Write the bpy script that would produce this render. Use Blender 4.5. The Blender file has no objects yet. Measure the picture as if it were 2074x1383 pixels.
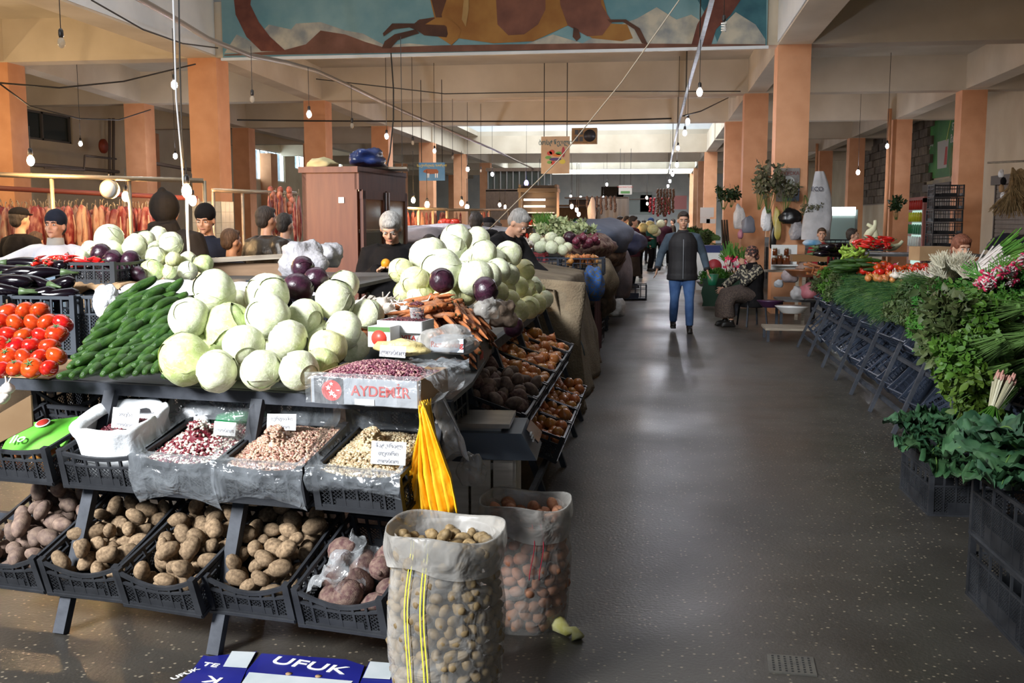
import bpy, bmesh, math, random
from mathutils import Vector, Matrix, Euler, noise as mnoise
from math import sin, cos, pi, radians as rad, atan2, sqrt
random.seed(7)
RN = random.random
U = random.uniform
S = bpy.context.scene
COL = S.collection
# ------------------------------------------------------------------ camera
FPX = 2100.0; PIT = rad(6.68); YAW = rad(7.97); EYE = 1.65
cd = bpy.data.cameras.new('camera'); cam = bpy.data.objects.new('camera', cd); COL.objects.link(cam)
cam.location = (0, 0, EYE); cam.rotation_euler = (pi/2-PIT, 0, YAW)
cd.lens = FPX/2074*36; cd.sensor_width = 36; cd.clip_start = .05; cd.clip_end = 300
S.camera = cam
# ------------------------------------------------------------------ colour management, world, daylight
S.view_settings.view_transform = 'Standard'; S.view_settings.look = 'None'
S.view_settings.gamma = 1; S.view_settings.use_curve_mapping = False
S.view_settings.exposure = 0.0
try:
    S.cycles.use_denoising = True; S.cycles.sample_clamp_indirect = 4; S.cycles.max_bounces = 8
    S.cycles.transparent_max_bounces = 24
except Exception: pass
W = bpy.data.worlds.new('world'); S.world = W; W.use_nodes = True
W.node_tree.nodes['Background'].inputs[0].default_value = (.62, .78, 1, 1)
W.node_tree.nodes['Background'].inputs[1].default_value = .35
def area(name, loc, target, sx, sy, power, col, spread=None):
    l = bpy.data.lights.new(name, 'AREA'); l.shape = 'RECTANGLE'; l.size = sx; l.size_y = sy; l.energy = power; l.color = col
    o = bpy.data.objects.new(name, l); COL.objects.link(o); o.location = loc
    if spread: l.spread = rad(spread)
    d = Vector(target)-Vector(loc); o.rotation_euler = d.to_track_quat('-Z', 'Y').to_euler()
    return o
# tall windows behind the left shoulder of the photographer, and the rooflights over the two high halls
area('entrance_daylight', (-6.2, -2.4, 5.4), (-2.4, 5.2, .9), 2.6, 2.4, 430, (.95, .98, 1), 66)
area('near_rooflight', (-5, 10, 8.1), (-5.2, 10, 0), 6, 12, 480, (.85, .93, 1))
area('middle_rooflight', (-3.6, 40.3, 8.1), (-3.6, 40.3, 0), 8, 11, 1800, (.88, .94, 1))
area('far_rooflight', (-3.6, 65, 8.1), (-3.6, 65.1, 0), 8, 8, 4500, (.8, .9, 1))
# unseen warm lamps added left of the frame to brighten the left ceiling
for i, (x, y, z, e) in enumerate(((-8.2, 8.5, 2.7, 110), (-10.5, 11.5, 2.7, 170), (-12.5, 8, 2.7, 170), (-14.5, 15, 2.7, 170), (-11, 17, 2.9, 110))):
    l = bpy.data.lights.new('added_warm_lamp', 'POINT'); l.energy = e; l.color = (1, .7, .4); l.shadow_soft_size = .06
    o = bpy.data.objects.new('added_warm_lamp', l); COL.objects.link(o); o.location = (x, y, z)
# ------------------------------------------------------------------ pixel -> place helpers (photo frame 2074 x 1383)
_R = (cos(YAW), sin(YAW), 0); _F = (-sin(YAW)*cos(PIT), cos(YAW)*cos(PIT), -sin(PIT)); _U = (-sin(YAW)*sin(PIT), cos(YAW)*sin(PIT), cos(PIT))
def ray(px, py):
    a = (px-1037)/FPX; b = (691.5-py)/FPX
    return [_R[i]*a+_U[i]*b+_F[i] for i in range(3)]
def onz(px, py, z=0.):
    r = ray(px, py); t = (z-EYE)/r[2]; return Vector((r[0]*t, r[1]*t, z))
def ony(px, py, Y):
    r = ray(px, py); t = Y/r[1]; return Vector((r[0]*t, Y, EYE+r[2]*t))
def onx(px, py, X):
    r = ray(px, py); t = X/r[0]; return Vector((X, r[1]*t, EYE+r[2]*t))
# ------------------------------------------------------------------ materials
MATS = {}
def mat(name, c, rough=.6, c2=None, ns=8., amt=1., bump=0., bs=None, rnd=0., metal=0., spec=.5, emit=None, es=1., coat=0., sub=0., kind='noise', alpha=1., detail=4, lo=.35, hi=.65, stretch=None, hue=0.):
    if name in MATS: return MATS[name]
    m = bpy.data.materials.new(name); MATS[name] = m; m.use_nodes = True
    nt = m.node_tree; b = nt.nodes['Principled BSDF']; L = nt.links.new
    N = nt.nodes.new
    b.inputs['Roughness'].default_value = rough; b.inputs['Metallic'].default_value = metal
    b.inputs['Specular IOR Level'].default_value = spec
    if coat: b.inputs['Coat Weight'].default_value = coat; b.inputs['Coat Roughness'].default_value = .08
    if alpha < 1: b.inputs['Alpha'].default_value = alpha
    if sub: b.inputs['Subsurface Weight'].default_value = sub; b.inputs['Subsurface Radius'].default_value = (.02, .01, .005)
    if emit: b.inputs['Emission Color'].default_value = (*emit, 1); b.inputs['Emission Strength'].default_value = es
    tc = N('ShaderNodeTexCoord'); vec = tc.outputs['Object']
    if stretch:
        mp = N('ShaderNodeMapping'); mp.inputs['Scale'].default_value = stretch; L(vec, mp.inputs[0]); vec = mp.outputs[0]
    out = None
    if c2:
        if kind == 'voronoi':
            n = N('ShaderNodeTexVoronoi'); n.inputs['Scale'].default_value = ns; fac = n.outputs['Distance']
        elif kind == 'wave':
            n = N('ShaderNodeTexWave'); n.inputs['Scale'].default_value = ns; n.inputs['Distortion'].default_value = 4; n.inputs['Detail'].default_value = 3; fac = n.outputs['Fac']
        else:
            n = N('ShaderNodeTexNoise'); n.inputs['Scale'].default_value = ns; n.inputs['Detail'].default_value = detail; fac = n.outputs['Fac']
        L(vec, n.inputs['Vector'])
        r = N('ShaderNodeValToRGB'); r.color_ramp.elements[0].position = lo; r.color_ramp.elements[1].position = hi
        r.color_ramp.elements[0].color = (*c, 1); r.color_ramp.elements[1].color = (*c2, 1); L(fac, r.inputs[0]); out = r.outputs[0]
    if rnd or hue:
        oi = N('ShaderNodeObjectInfo'); h = N('ShaderNodeHueSaturation')
        mr = N('ShaderNodeMapRange'); mr.inputs[3].default_value = 1-rnd; mr.inputs[4].default_value = 1+rnd; L(oi.outputs['Random'], mr.inputs[0])
        L(mr.outputs[0], h.inputs['Value'])
        if hue:
            mh = N('ShaderNodeMapRange'); mh.inputs[3].default_value = .5-hue; mh.inputs[4].default_value = .5+hue
            ml = N('ShaderNodeMath'); ml.operation = 'FRACT'; mm = N('ShaderNodeMath'); mm.operation = 'MULTIPLY'; mm.inputs[1].default_value = 7.31
            L(oi.outputs['Random'], mm.inputs[0]); L(mm.outputs[0], ml.inputs[0]); L(ml.outputs[0], mh.inputs[0]); L(mh.outputs[0], h.inputs['Hue'])
        if out: L(out, h.inputs['Color'])
        else: h.inputs['Color'].default_value = (*c, 1)
        out = h.outputs[0]
    if out: L(out, b.inputs['Base Color'])
    else: b.inputs['Base Color'].default_value = (*c, 1)
    if bump:
        n2 = N('ShaderNodeTexNoise'); n2.inputs['Scale'].default_value = bs or ns*2; n2.inputs['Detail'].default_value = 5; L(vec, n2.inputs['Vector'])
        bp = N('ShaderNodeBump'); bp.inputs['Strength'].default_value = bump; bp.inputs['Distance'].default_value = .02; L(n2.outputs['Fac'], bp.inputs['Height']); L(bp.outputs[0], b.inputs['Normal'])
    return m
def film(name, col, a=.25, rough=.12, bs=14., milky=.0):
    """thin plastic film: mostly clear, glossy folds"""
    if name in MATS: return MATS[name]
    m = bpy.data.materials.new(name); MATS[name] = m; m.use_nodes = True
    nt = m.node_tree; N = nt.nodes.new; L = nt.links.new; b = nt.nodes['Principled BSDF']
    b.inputs['Base Color'].default_value = (*col, 1); b.inputs['Roughness'].default_value = rough; b.inputs['Specular IOR Level'].default_value = 1.0
    t = N('ShaderNodeBsdfTransparent'); mx = N('ShaderNodeMixShader'); tc = N('ShaderNodeTexCoord')
    n = N('ShaderNodeTexNoise'); n.inputs['Scale'].default_value = bs; n.inputs['Detail'].default_value = 3; n.inputs['Distortion'].default_value = .6; L(tc.outputs['Object'], n.inputs['Vector'])
    bp = N('ShaderNodeBump'); bp.inputs['Strength'].default_value = .9; bp.inputs['Distance'].default_value = .03; L(n.outputs['Fac'], bp.inputs['Height']); L(bp.outputs[0], b.inputs['Normal'])
    mr = N('ShaderNodeMapRange'); mr.inputs[1].default_value = .35; mr.inputs[2].default_value = .72; mr.inputs[3].default_value = a*.6; mr.inputs[4].default_value = min(1, a*2.2); L(n.outputs['Fac'], mr.inputs[0])
    fr = N('ShaderNodeLayerWeight'); fr.inputs[0].default_value = .3; ad = N('ShaderNodeMath'); ad.operation = 'ADD'; ad.use_clamp = True
    L(mr.outputs[0], ad.inputs[0]); m2 = N('ShaderNodeMath'); m2.operation = 'MULTIPLY'; m2.inputs[1].default_value = .5; L(fr.outputs['Facing'], m2.inputs[0]); L(m2.outputs[0], ad.inputs[1])
    L(ad.outputs[0], mx.inputs[0]); L(t.outputs[0], mx.inputs[1]); L(b.outputs[0], mx.inputs[2]); L(mx.outputs[0], nt.nodes['Material Output'].inputs[0])
    return m
# ------------------------------------------------------------------ mesh builder
class MB:
    def __init__(s): s.v = []; s.f = []; s.m = []; s.sm = []
    def add(s, vs, fs, mi=0, sm=False):
        o = len(s.v); s.v += [tuple(v) for v in vs]; s.f += [tuple(i+o for i in f) for f in fs]; s.m += [mi]*len(fs); s.sm += [sm]*len(fs); return s
    def box(s, c, d, mi=0, R=None, taper=1.):
        x, y, z = d[0]/2, d[1]/2, d[2]/2
        vs = [Vector((a*x*(taper if e > 0 else 1), b*y*(taper if e > 0 else 1), e*z)) for e in (-1, 1) for a, b in ((-1, -1), (1, -1), (1, 1), (-1, 1))]
        if R is not None: vs = [R @ v for v in vs]
        c = Vector(c)
        return s.add([v+c for v in vs], [(3, 2, 1, 0), (4, 5, 6, 7), (0, 1, 5, 4), (1, 2, 6, 5), (2, 3, 7, 6), (3, 0, 4, 7)], mi)
    def bar(s, a, b, w, h=None, mi=0, up=(0, 0, 1)):
        a = Vector(a); b = Vector(b); h = h or w; d = b-a; l = d.length; d.normalize(); upv = Vector(up)
        x = d.cross(upv)
        if x.length < 1e-4: x = d.cross(Vector((1, 0, 0)))
        x.normalize(); y = x.cross(d)
        vs = [p+x*(i*w/2)+y*(j*h/2) for p in (a, b) for i, j in ((-1, -1), (1, -1), (1, 1), (-1, 1))]
        return s.add(vs, [(3, 2, 1, 0), (4, 5, 6, 7), (0, 1, 5, 4), (1, 2, 6, 5), (2, 3, 7, 6), (3, 0, 4, 7)], mi)
    def loft(s, rings, mi=0, cap=True, sm=True):
        n = len(rings[0]); vs = [p for r in rings for p in r]; fs = []
        for k in range(len(rings)-1):
            for i in range(n): j = (i+1) % n; fs.append((k*n+i, k*n+j, (k+1)*n+j, (k+1)*n+i))
        if cap: fs.append(tuple(range(n-1, -1, -1))); fs.append(tuple((len(rings)-1)*n+i for i in range(n)))
        return s.add(vs, fs, mi, sm)
    def tube(s, pts, r, n=6, mi=0, cap=True, ry=None):
        pts = [Vector(p) for p in pts]; rs = r if isinstance(r, (list, tuple)) else [r]*len(pts); rings = []; x = None
        rys = ry if ry is not None else rs
        if not isinstance(rys, (list, tuple)): rys = [rys]*len(pts)
        for i, p in enumerate(pts):
            d = (pts[min(i+1, len(pts)-1)]-pts[max(i-1, 0)])
            if d.length < 1e-9: d = Vector((0, 0, 1))
            d.normalize()
            if x is None:
                x = d.cross(Vector((0, 1, 0)))
                if x.length < .05: x = d.cross(Vector((1, 0, 0)))
            x = (x-d*x.dot(d)); x.normalize(); y = d.cross(x)
            rings.append([p+x*(rs[i]*cos(2*pi*k/n))+y*(rys[i]*sin(2*pi*k/n)) for k in range(n)])
        return s.loft(rings, mi, cap)
    def ell(s, c, r, seg=10, rg=7, mi=0, R=None, fn=None):
        if not isinstance(r, (list, tuple, Vector)): r = (r, r, r)
        vs = [Vector((0, 0, -1))]; c = Vector(c)
        for i in range(1, rg):
            t = pi*i/rg
            for k in range(seg): p = 2*pi*k/seg; vs.append(Vector((sin(t)*cos(p), sin(t)*sin(p), -cos(t))))
        vs.append(Vector((0, 0, 1))); fs = [(0, 1+(k+1) % seg, 1+k) for k in range(seg)]
        for i in range(rg-2):
            for k in range(seg): a = 1+i*seg; fs.append((a+k, a+(k+1) % seg, a+seg+(k+1) % seg, a+seg+k))
        t = len(vs)-1; a = 1+(rg-2)*seg; fs += [(a+k, a+(k+1) % seg, t) for k in range(seg)]
        o = []
        for v in vs:
            q = fn(v) if fn else v
            q = Vector((q.x*r[0], q.y*r[1], q.z*r[2]))
            if R is not None: q = R @ q
            o.append(q+c)
        return s.add(o, fs, mi, True)
    def grid(s, fn, nu, nv, mi=0, sm=True, th=0.):
        vs = [Vector(fn(i/nu, j/nv)) for j in range(nv+1) for i in range(nu+1)]; w = nu+1
        fs = [(j*w+i, j*w+i+1, (j+1)*w+i+1, (j+1)*w+i) for j in range(nv) for i in range(nu)]
        return s.add(vs, fs, mi, sm)
    def prism(s, pts, dvec, mi=0):
        n = len(pts); dv = Vector(dvec); vs = [Vector(p) for p in pts]+[Vector(p)+dv for p in pts]
        fs = [tuple(range(n-1, -1, -1)), tuple(range(n, 2*n))]+[(i, (i+1) % n, n+(i+1) % n, n+i) for i in range(n)]
        return s.add(vs, fs, mi)
    def mesh(s, name, mats):
        me = bpy.data.meshes.new(name); me.from_pydata(s.v, [], s.f)
        for m in (mats if isinstance(mats, (list, tuple)) else [mats]): me.materials.append(m)
        me.polygons.foreach_set('material_index', s.m); me.polygons.foreach_set('use_smooth', s.sm); me.update(); return me
    def build(s, name, mats, parent=None, loc=None, rot=None):
        return link(name, s.mesh(name, mats), parent, loc, rot)
def link(name, me, parent=None, loc=None, rot=None, sc=None):
    o = bpy.data.objects.new(name, me); COL.objects.link(o)
    if parent: o.parent = parent
    if loc is not None: o.location = loc
    if rot is not None: o.rotation_euler = rot
    if sc is not None: o.scale = sc if isinstance(sc, (list, tuple)) else (sc,)*3
    return o
def tag(o, label, cat, group=None, kind=None):
    if label: o['label'] = label
    if cat: o['category'] = cat
    if group: o['group'] = group
    if kind: o['kind'] = kind
    return o
def thing(name, label, cat, loc=(0, 0, 0), rz=0, group=None):
    return tag(link(name, None, None, loc, (0, 0, rz)), label, cat, group)
def struct(o): o['kind'] = 'structure'; return o
def item(proto, loc, rot=(0, 0, 0), sc=1., label=None, cat=None, group=None, name=None):
    """copy a prototype (mesh, [(childname, mesh, loc)]) as a thing"""
    nm, me, ch = proto
    o = link(name or nm, me, None, loc, rot, sc); tag(o, label, cat, group)
    for c in ch: link(c[0], c[1], o, c[2] if len(c) > 2 else None)
    return o
def solidify(o, t):
    m = o.modifiers.new('th', 'SOLIDIFY'); m.thickness = t; m.offset = 0; return o
def qrot(dirv, roll=0.):
    """euler turning local +Z to dirv"""
    q = Vector(dirv).to_track_quat('Z', 'Y'); return (q.to_matrix() @ Matrix.Rotation(roll, 3, 'Z')).to_euler()
def nz(p, s=1.): return mnoise.noise(Vector(p)*s)
FONT = None
def text(s, parent, loc, rot, size, m, name='lettering', ext=.0008, align='CENTER', sx=1.):
    c = bpy.data.curves.new(name, 'FONT'); c.body = s; c.size = size; c.extrude = ext; c.align_x = align; c.align_y = 'CENTER'; c.offset = size*.012
    c.materials.append(m); o = bpy.data.objects.new(name, c); COL.objects.link(o); o.parent = parent; o.location = loc; o.rotation_euler = rot; o.scale = (sx, 1, 1)
    return o
# ------------------------------------------------------------------ structure
M_floor = mat('terrazzo_floor', (.036, .032, .027), .38, (.05, .045, .038), 2.3, bump=.12, bs=60)
def floor_nodes():
    nt = M_floor.node_tree; N = nt.nodes.new; L = nt.links.new; b = nt.nodes['Principled BSDF']; tc = nt.nodes['Texture Coordinate'] if 'Texture Coordinate' in nt.nodes else N('ShaderNodeTexCoord')
    src = b.inputs['Base Color'].links[0].from_socket
    v = N('ShaderNodeTexVoronoi'); v.inputs['Scale'].default_value = 42; L(tc.outputs['Object'], v.inputs['Vector'])
    r = N('ShaderNodeValToRGB'); r.color_ramp.elements[0].position = .16; r.color_ramp.elements[1].position = .3; r.color_ramp.elements[0].color = (1, 1, 1, 1); r.color_ramp.elements[1].color = (0, 0, 0, 1); L(v.outputs['Distance'], r.inputs[0])
    sp = N('ShaderNodeSeparateColor'); L(v.outputs['Color'], sp.inputs[0]); gt = N('ShaderNodeMath'); gt.operation = 'GREATER_THAN'; gt.inputs[1].default_value = .72; L(sp.outputs[0], gt.inputs[0])
    ml = N('ShaderNodeMath'); ml.operation = 'MULTIPLY'; L(r.outputs[0], ml.inputs[0]); L(gt.outputs[0], ml.inputs[1])
    m3 = N('ShaderNodeMath'); m3.operation = 'MULTIPLY'; m3.inputs[1].default_value = .8; L(ml.outputs[0], m3.inputs[0])
    mx = N('ShaderNodeMix'); mx.data_type = 'RGBA'; L(m3.outputs[0], mx.inputs[0]); L(src, mx.inputs[6]); mx.inputs[7].default_value = (.3, .25, .18, 1)
    # dark stains
    n = N('ShaderNodeTexNoise'); n.inputs['Scale'].default_value = 1.9; n.inputs['Detail'].default_value = 6; L(tc.outputs['Object'], n.inputs['Vector'])
    r2 = N('ShaderNodeValToRGB'); r2.color_ramp.elements[0].position = .34; r2.color_ramp.elements[1].position = .46; r2.color_ramp.elements[0].color = (.55, .5, .45, 1); r2.color_ramp.elements[1].color = (1, 1, 1, 1); L(n.outputs['Fac'], r2.inputs[0])
    mu = N('ShaderNodeMix'); mu.data_type = 'RGBA'; mu.blend_type = 'MULTIPLY'; mu.inputs[0].default_value = .4; L(mx.outputs[2], mu.inputs[6]); L(r2.outputs[0], mu.inputs[7]); L(mu.outputs[2], b.inputs['Base Color'])
    n3 = N('ShaderNodeTexNoise'); n3.inputs['Scale'].default_value = .5; n3.inputs['Detail'].default_value = 5; L(tc.outputs['Object'], n3.inputs['Vector'])
    r3 = N('ShaderNodeMapRange'); r3.inputs[1].default_value = .35; r3.inputs[2].default_value = .65; r3.inputs[3].default_value = .28; r3.inputs[4].default_value = .5; L(n3.outputs['Fac'], r3.inputs[0]); L(r3.outputs[0], b.inputs['Roughness'])
floor_nodes()
M_wall = mat('cream_wall_paint', (.56, .47, .33), .85, (.68, .6, .45), .9, bump=.1, bs=20, lo=.3, hi=.7, detail=8)
M_ceil = mat('limewashed_ceiling', (.46, .41, .32), .9, (.62, .57, .47), .7, lo=.3, hi=.7, detail=9, bump=.1, bs=12)
M_beam = mat('limewashed_beam', (.52, .45, .34), .88, (.68, .61, .49), .8, lo=.3, hi=.7, detail=9, bump=.1, bs=12)
M_white = mat('bluish_white_wall_paint', (.6, .64, .66), .85, (.72, .75, .76), 1.2)
M_pil = mat('orange_pillar_paint', (.62, .29, .14), .7, (.76, .39, .21), 1.6, detail=8, bump=.06, bs=14)
M_tile = mat('white_wall_tile', (.75, .72, .64), .25, (.66, .62, .52), 5)
M_grout = mat('grey_tile_grout', (.4, .36, .3), .9)
fl = MB(); fl.box((-4, 34, -.05), (29, 86, .1)); struct(fl.build('floor', M_floor))
ROWY = [18.8, 25.8, 33.0, 40.2, 47.4, 54.8, 62.0, 69.2]
ZB = 4.65; ZS = 5.45
XL, XR = -17.6, 9.3
YN, YF = -7.0, 76.0
# side aisles' slab and the slab between high halls
def slab(x0, x1, y0, y1, z=ZS): b = MB(); b.box(((x0+x1)/2, (y0+y1)/2, z+.1), (x1-x0, y1-y0, .2)); return struct(b.build('ceiling', M_ceil))
slab(XL, -8.2, YN, YF); slab(2.55, XR, YN, YF)
slab(-8.2, 2.55, 18.8, 34.2); slab(-8.2, 2.55, 47.4, 60.2); slab(-8.2, 2.55, 69.5, YF)
# near high hall: upper walls and roof; rooflight glass panel frames
def upwall(name, x0, x1, y0, y1, z0, z1, m=M_white):
    b = MB(); b.box(((x0+x1)/2, (y0+y1)/2, (z0+z1)/2), (abs(x1-x0) or .2, abs(y1-y0) or .2, z1-z0)); return struct(b.build(name, m))
for y0, y1 in ((YN, 18.8), (34.0, 47.4), (60.0, 69.7)):
    upwall('wall_upper_left', -8.95, -8.77, y0, y1, ZS, 8.4); upwall('wall_upper_right', 2.36, 2.56, y0, y1, ZS, 8.4)
    upwall('wall_upper_far', -8.9, 2.56, y1+.14, y1+.3, ZS, 8.4)
    if y0 > 0: upwall('wall_upper_near', -8.9, 2.56, y0-.16, y0, ZS+.2, 8.4)
    b = MB(); b.box((-3.4, (y0+y1)/2, 8.5), (12, y1-y0+.6, .2)); struct(b.build('ceiling', M_ceil))
upwall('wall_facing_left', -8.187, -8.165, YN, 18.72, ZB+.03, 8.4); upwall('wall_facing_right', 1.978, 1.998, YN, 18.72, ZB+.03, 8.4)
# longitudinal and transverse beams
def beam(x0, x1, y0, y1, z0=ZB, z1=ZS, m=None):
    b = MB(); b.box(((x0+x1)/2, (y0+y1)/2, (z0+z1)/2), (x1-x0, y1-y0, z1-z0)); o = b.build('ceiling_beam', m or M_beam); struct(o); return o
PW = .56
COLX = {'l2': [-12.95, -13.8, -13.9]+[-14.0]*5, 'l1': [-8.75, -8.95, -9.2, -9.3, -9.35, -9.4, -9.4, -9.4], 'r1': [2.0]*8, 'r2': [6.95]*8}
for x in (-8.75, 2.0): beam(x, x+PW, YN, 18.8-.002)
for k, xs in COLX.items():
    for i in range(8):
        a = ROWY[i]+PW; x0 = xs[i]; x1 = xs[min(i+1, 7)]; b_ = (ROWY+[YF])[i+1]-.002
        bb = MB(); w2 = PW/2; hw = PW-.14
        bb.prism([(x0+w2-hw/2, a, ZB+.02), (x0+w2+hw/2, a, ZB+.02), (x1+w2+hw/2, b_, ZB+.02), (x1+w2-hw/2, b_, ZB+.02)], (0, 0, ZS-ZB-.02)); struct(bb.build('ceiling_beam', M_beam))
    if k in ('l2', 'r2'): beam(xs[0]+.07, xs[0]+PW-.07, YN, 18.8-.002, ZB+.02)
for i, y in enumerate(ROWY+[11.6, 4.4, -2.8]):
    segs = [(XL, 2.56), (2.56, XR)]
    if y < 18: segs = [(XL, -8.75), (2.56, XR)]
    if y in (40.2, ): segs = [(XL, -8.75), (2.56, XR)]
    for a, b_ in segs: beam(a, b_, y, y+PW-.1, ZB)
# mid-bay secondary beams spanning across, as the ceiling of the hall shows
for y in (29.4, 51.0): beam(-9.1, 2.56, y, y+.4, ZB+.35)
# pillars
def pillar(x, y, z0=0, tiles=True, w=PW, label=None):
    t = tag(link('pillar', None, None, (x+w/2, y+w/2, 0)), None, None, None, 'structure')
    b = MB(); b.box((0, 0, (ZB+z0)/2), (w, w, ZB-z0)); b.build('shaft', M_pil, t)
    if tiles and y < 50:
        b = MB(); b.box((0, 0, 1.0), (w+.01, w+.01, 2.0)); b.build('tile_backing', M_grout, t)
        s = .2; n = 3; g = MB(); wd = (w+.012)/n
        tm = g
        k = 0
        for zz in range(10):
            for q in range(n):
                c = -w/2+wd*(q+.5)-.006
                for fx in (-1, 1):
                    tm = MB(); tm.box((c, fx*(w/2+.01), zz*s+.1), (wd-.008, .012, s-.008)); tm.build('tile', M_tile, t); 
                    if fx == 1: continue
                    tm = MB(); tm.box((-(w/2+.01)*(1 if x > -5 else -1), c, zz*s+.1), (.012, wd-.008, s-.008)); tm.build('tile', M_tile, t)
    return t
for k, xs in COLX.items():
    for i, y in enumerate(ROWY):
        if k == 'r1' and i == 3: continue
        pillar(xs[i], y, tiles=(k == 'l1' and i == 0))
# outer walls
def wall(name, cs, m=M_wall):
    b = MB()
    for (x0, x1, y0, y1, z0, z1) in cs: b.box(((x0+x1)/2, (y0+y1)/2, (z0+z1)/2), (x1-x0, y1-y0, z1-z0))
    return struct(b.build(name, m))
# left wall with high windows (openings cut by segmentation)
wins = [(29.0-1.8, 32.2-1.8, 3.85, 4.55), (46.5-3.0, 50.2-3.0, 3.3, 4.55), (52.2-3, 54.5-3, 3.3, 4.55), (60, 63, 3.3, 4.5)]
# positions along the wall taken at the wall's own X
wins = []
for (xa, ya, xb, yb) in ((25, 215, 148, 292), (510, 298, 578, 370), (597, 312, 618, 345), (676, 318, 694, 345)):
    p = onx(xa, ya, XL); q = onx(xb, yb, XL); wins.append((p.y, q.y, q.z, p.z))
segs = []; yy = YN
for i, (y0, y1, z0, z1) in enumerate(wins):
    segs += [(XL-.25, XL, yy, y0, 0, ZS+.2), (XL-.25, XL, y0, y1, 0, z0), (XL-.25, XL, y0, y1, z1, ZS+.2)]; yy = y1
segs.append((XL-.25, XL, yy, YF, 0, ZS+.2)); wall('wall_left', segs)
M_frame = mat('white_window_frame', (.7, .72, .72), .5)
M_dframe = mat('dark_window_frame', (.12, .11, .1), .6)
M_glass = mat('pale_window_glass', (.75, .88, .95), .2, alpha=.35)
M_dglass = mat('dark_window_glass', (.03, .04, .035), .1, alpha=.9)
for i, (y0, y1, z0, z1) in enumerate(wins):
    w = struct(link('window_%d' % (i+1), None, None, (XL-.1, (y0+y1)/2, (z0+z1)/2))); L_ = y1-y0; H_ = z1-z0
    fm = M_dframe if i == 0 else M_frame
    f = MB(); f.box((0, 0, H_/2-.03), (.1, L_, .06)); f.box((0, 0, -H_/2+.03), (.1, L_, .06))
    n = 4 if i == 1 else 2
    for k in range(n+1): f.box((0, -L_/2+.03+(L_-.06)*k/n, 0), (.1, .08, H_))
    f.build('window_frame', fm, w)
    for k in range(n):
        g = MB(); g.box((-.01, -L_/2+L_*(k+.5)/n, 0), (.012, L_/n-.09, H_-.1)); g.build('pane', M_dglass if i == 0 else M_glass, w)
if True:   # daylight through the left windows
    for i, (y0, y1, z0, z1) in enumerate(wins[1:]):
        area('window_daylight', (XL-.5, (y0+y1)/2, (z0+z1)/2), (XL+5, (y0+y1)/2, 2), y1-y0, z1-z0, 260, (.8, .95, 1))
# pilasters on the left wall
for y in (33.9, 45.2): 
    b = MB(); b.box((XL+.25, y, 2.3), (.5, .8, 4.6)); struct(b.build('wall_pilaster', M_pil))
# right wall with stone part, shutters
wall('wall_right', [(XR, XR+.25, YN, YF, 0, ZS+.2)])
wall('wall_far', [(XL, XR, YF, YF+.25, 0, ZS+.2)], M_white)
M_stone = mat('grey_stone_block', (.11, .09, .07), .9, (.2, .17, .13), 3, bump=.5, bs=9, rnd=.25)
so = struct(link('stone_wall', None, None, (XR-.02, 44, 0)))
bm_ = MB(); bm_.box((0, 0, .5), (.38, .58, .26)); 
stone_me = None
for r in range(9):
    for c in range(11):
        mb = MB(); w = U(.85, 1.15); mb.box((U(-.03, .03), -6+c*1.15+(r % 2)*.55, 2.5+r*.31), (.25, 1.1*U(.93, 1), .29)); mb.build('stone_block', M_stone, so)
bk = MB(); bk.box((.05, .0, 3.75), (.1, 13, 2.9)); bk.build('mortar', M_grout, so)
M_shut = mat('grey_roller_shutter', (.2, .18, .15), .5, (.16, .14, .12), 4)
def shutter(y0, y1, z1, label):
    t = thing('roller_shutter', label, 'shutter', (XR-.12, (y0+y1)/2, 0), 0)
    n = 22
    for k in range(n): b = MB(); b.box((0, 0, z1*(k+.5)/n), (.03, y1-y0, z1/n-.012)); b.build('shutter_slat', M_shut, t)
    b = MB(); b.box((.02, 0, z1/2), (.02, y1-y0, z1)); b.box((-.05, 0, z1+.12), (.2, y1-y0+.1, .25)); b.box((0, (y1-y0)/2, z1/2), (.08, .08, z1)); b.box((0, -(y1-y0)/2, z1/2), (.08, .08, z1)); b.build('guide_rail', M_dframe, t)
shutter(27.3, 30.3, 2.6, 'grey roller shutter at far right beside the hanging straw brooms')
shutter(34.5, 37.8, 2.6, 'grey roller shutter below the green banner')
shutter(40.2, 42.5, 2.6, 'dark roller shutter in the wall below the stone blocks')
# floor grate
M_iron = mat('dull_iron_plate', (.1, .095, .085), .5, (.14, .13, .11), 20, metal=.5)
p = onz(1603, 1348)
t = thing('floor_grate', 'small square metal drain plate with drilled holes set in the floor', 'drain', (p.x, p.y, .001), rad(-3))
b = MB(); b.box((0, 0, .002), (.17, .16, .006)); b.build('plate', M_iron, t)
b = MB()
for i in range(7):
    for j in range(7): b.box((-.066+i*.022, -.062+j*.021, .0055), (.008, .008, .002))
b.build('drain_holes', mat('black_hole', (.01, .01, .01), .9), t)
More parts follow.
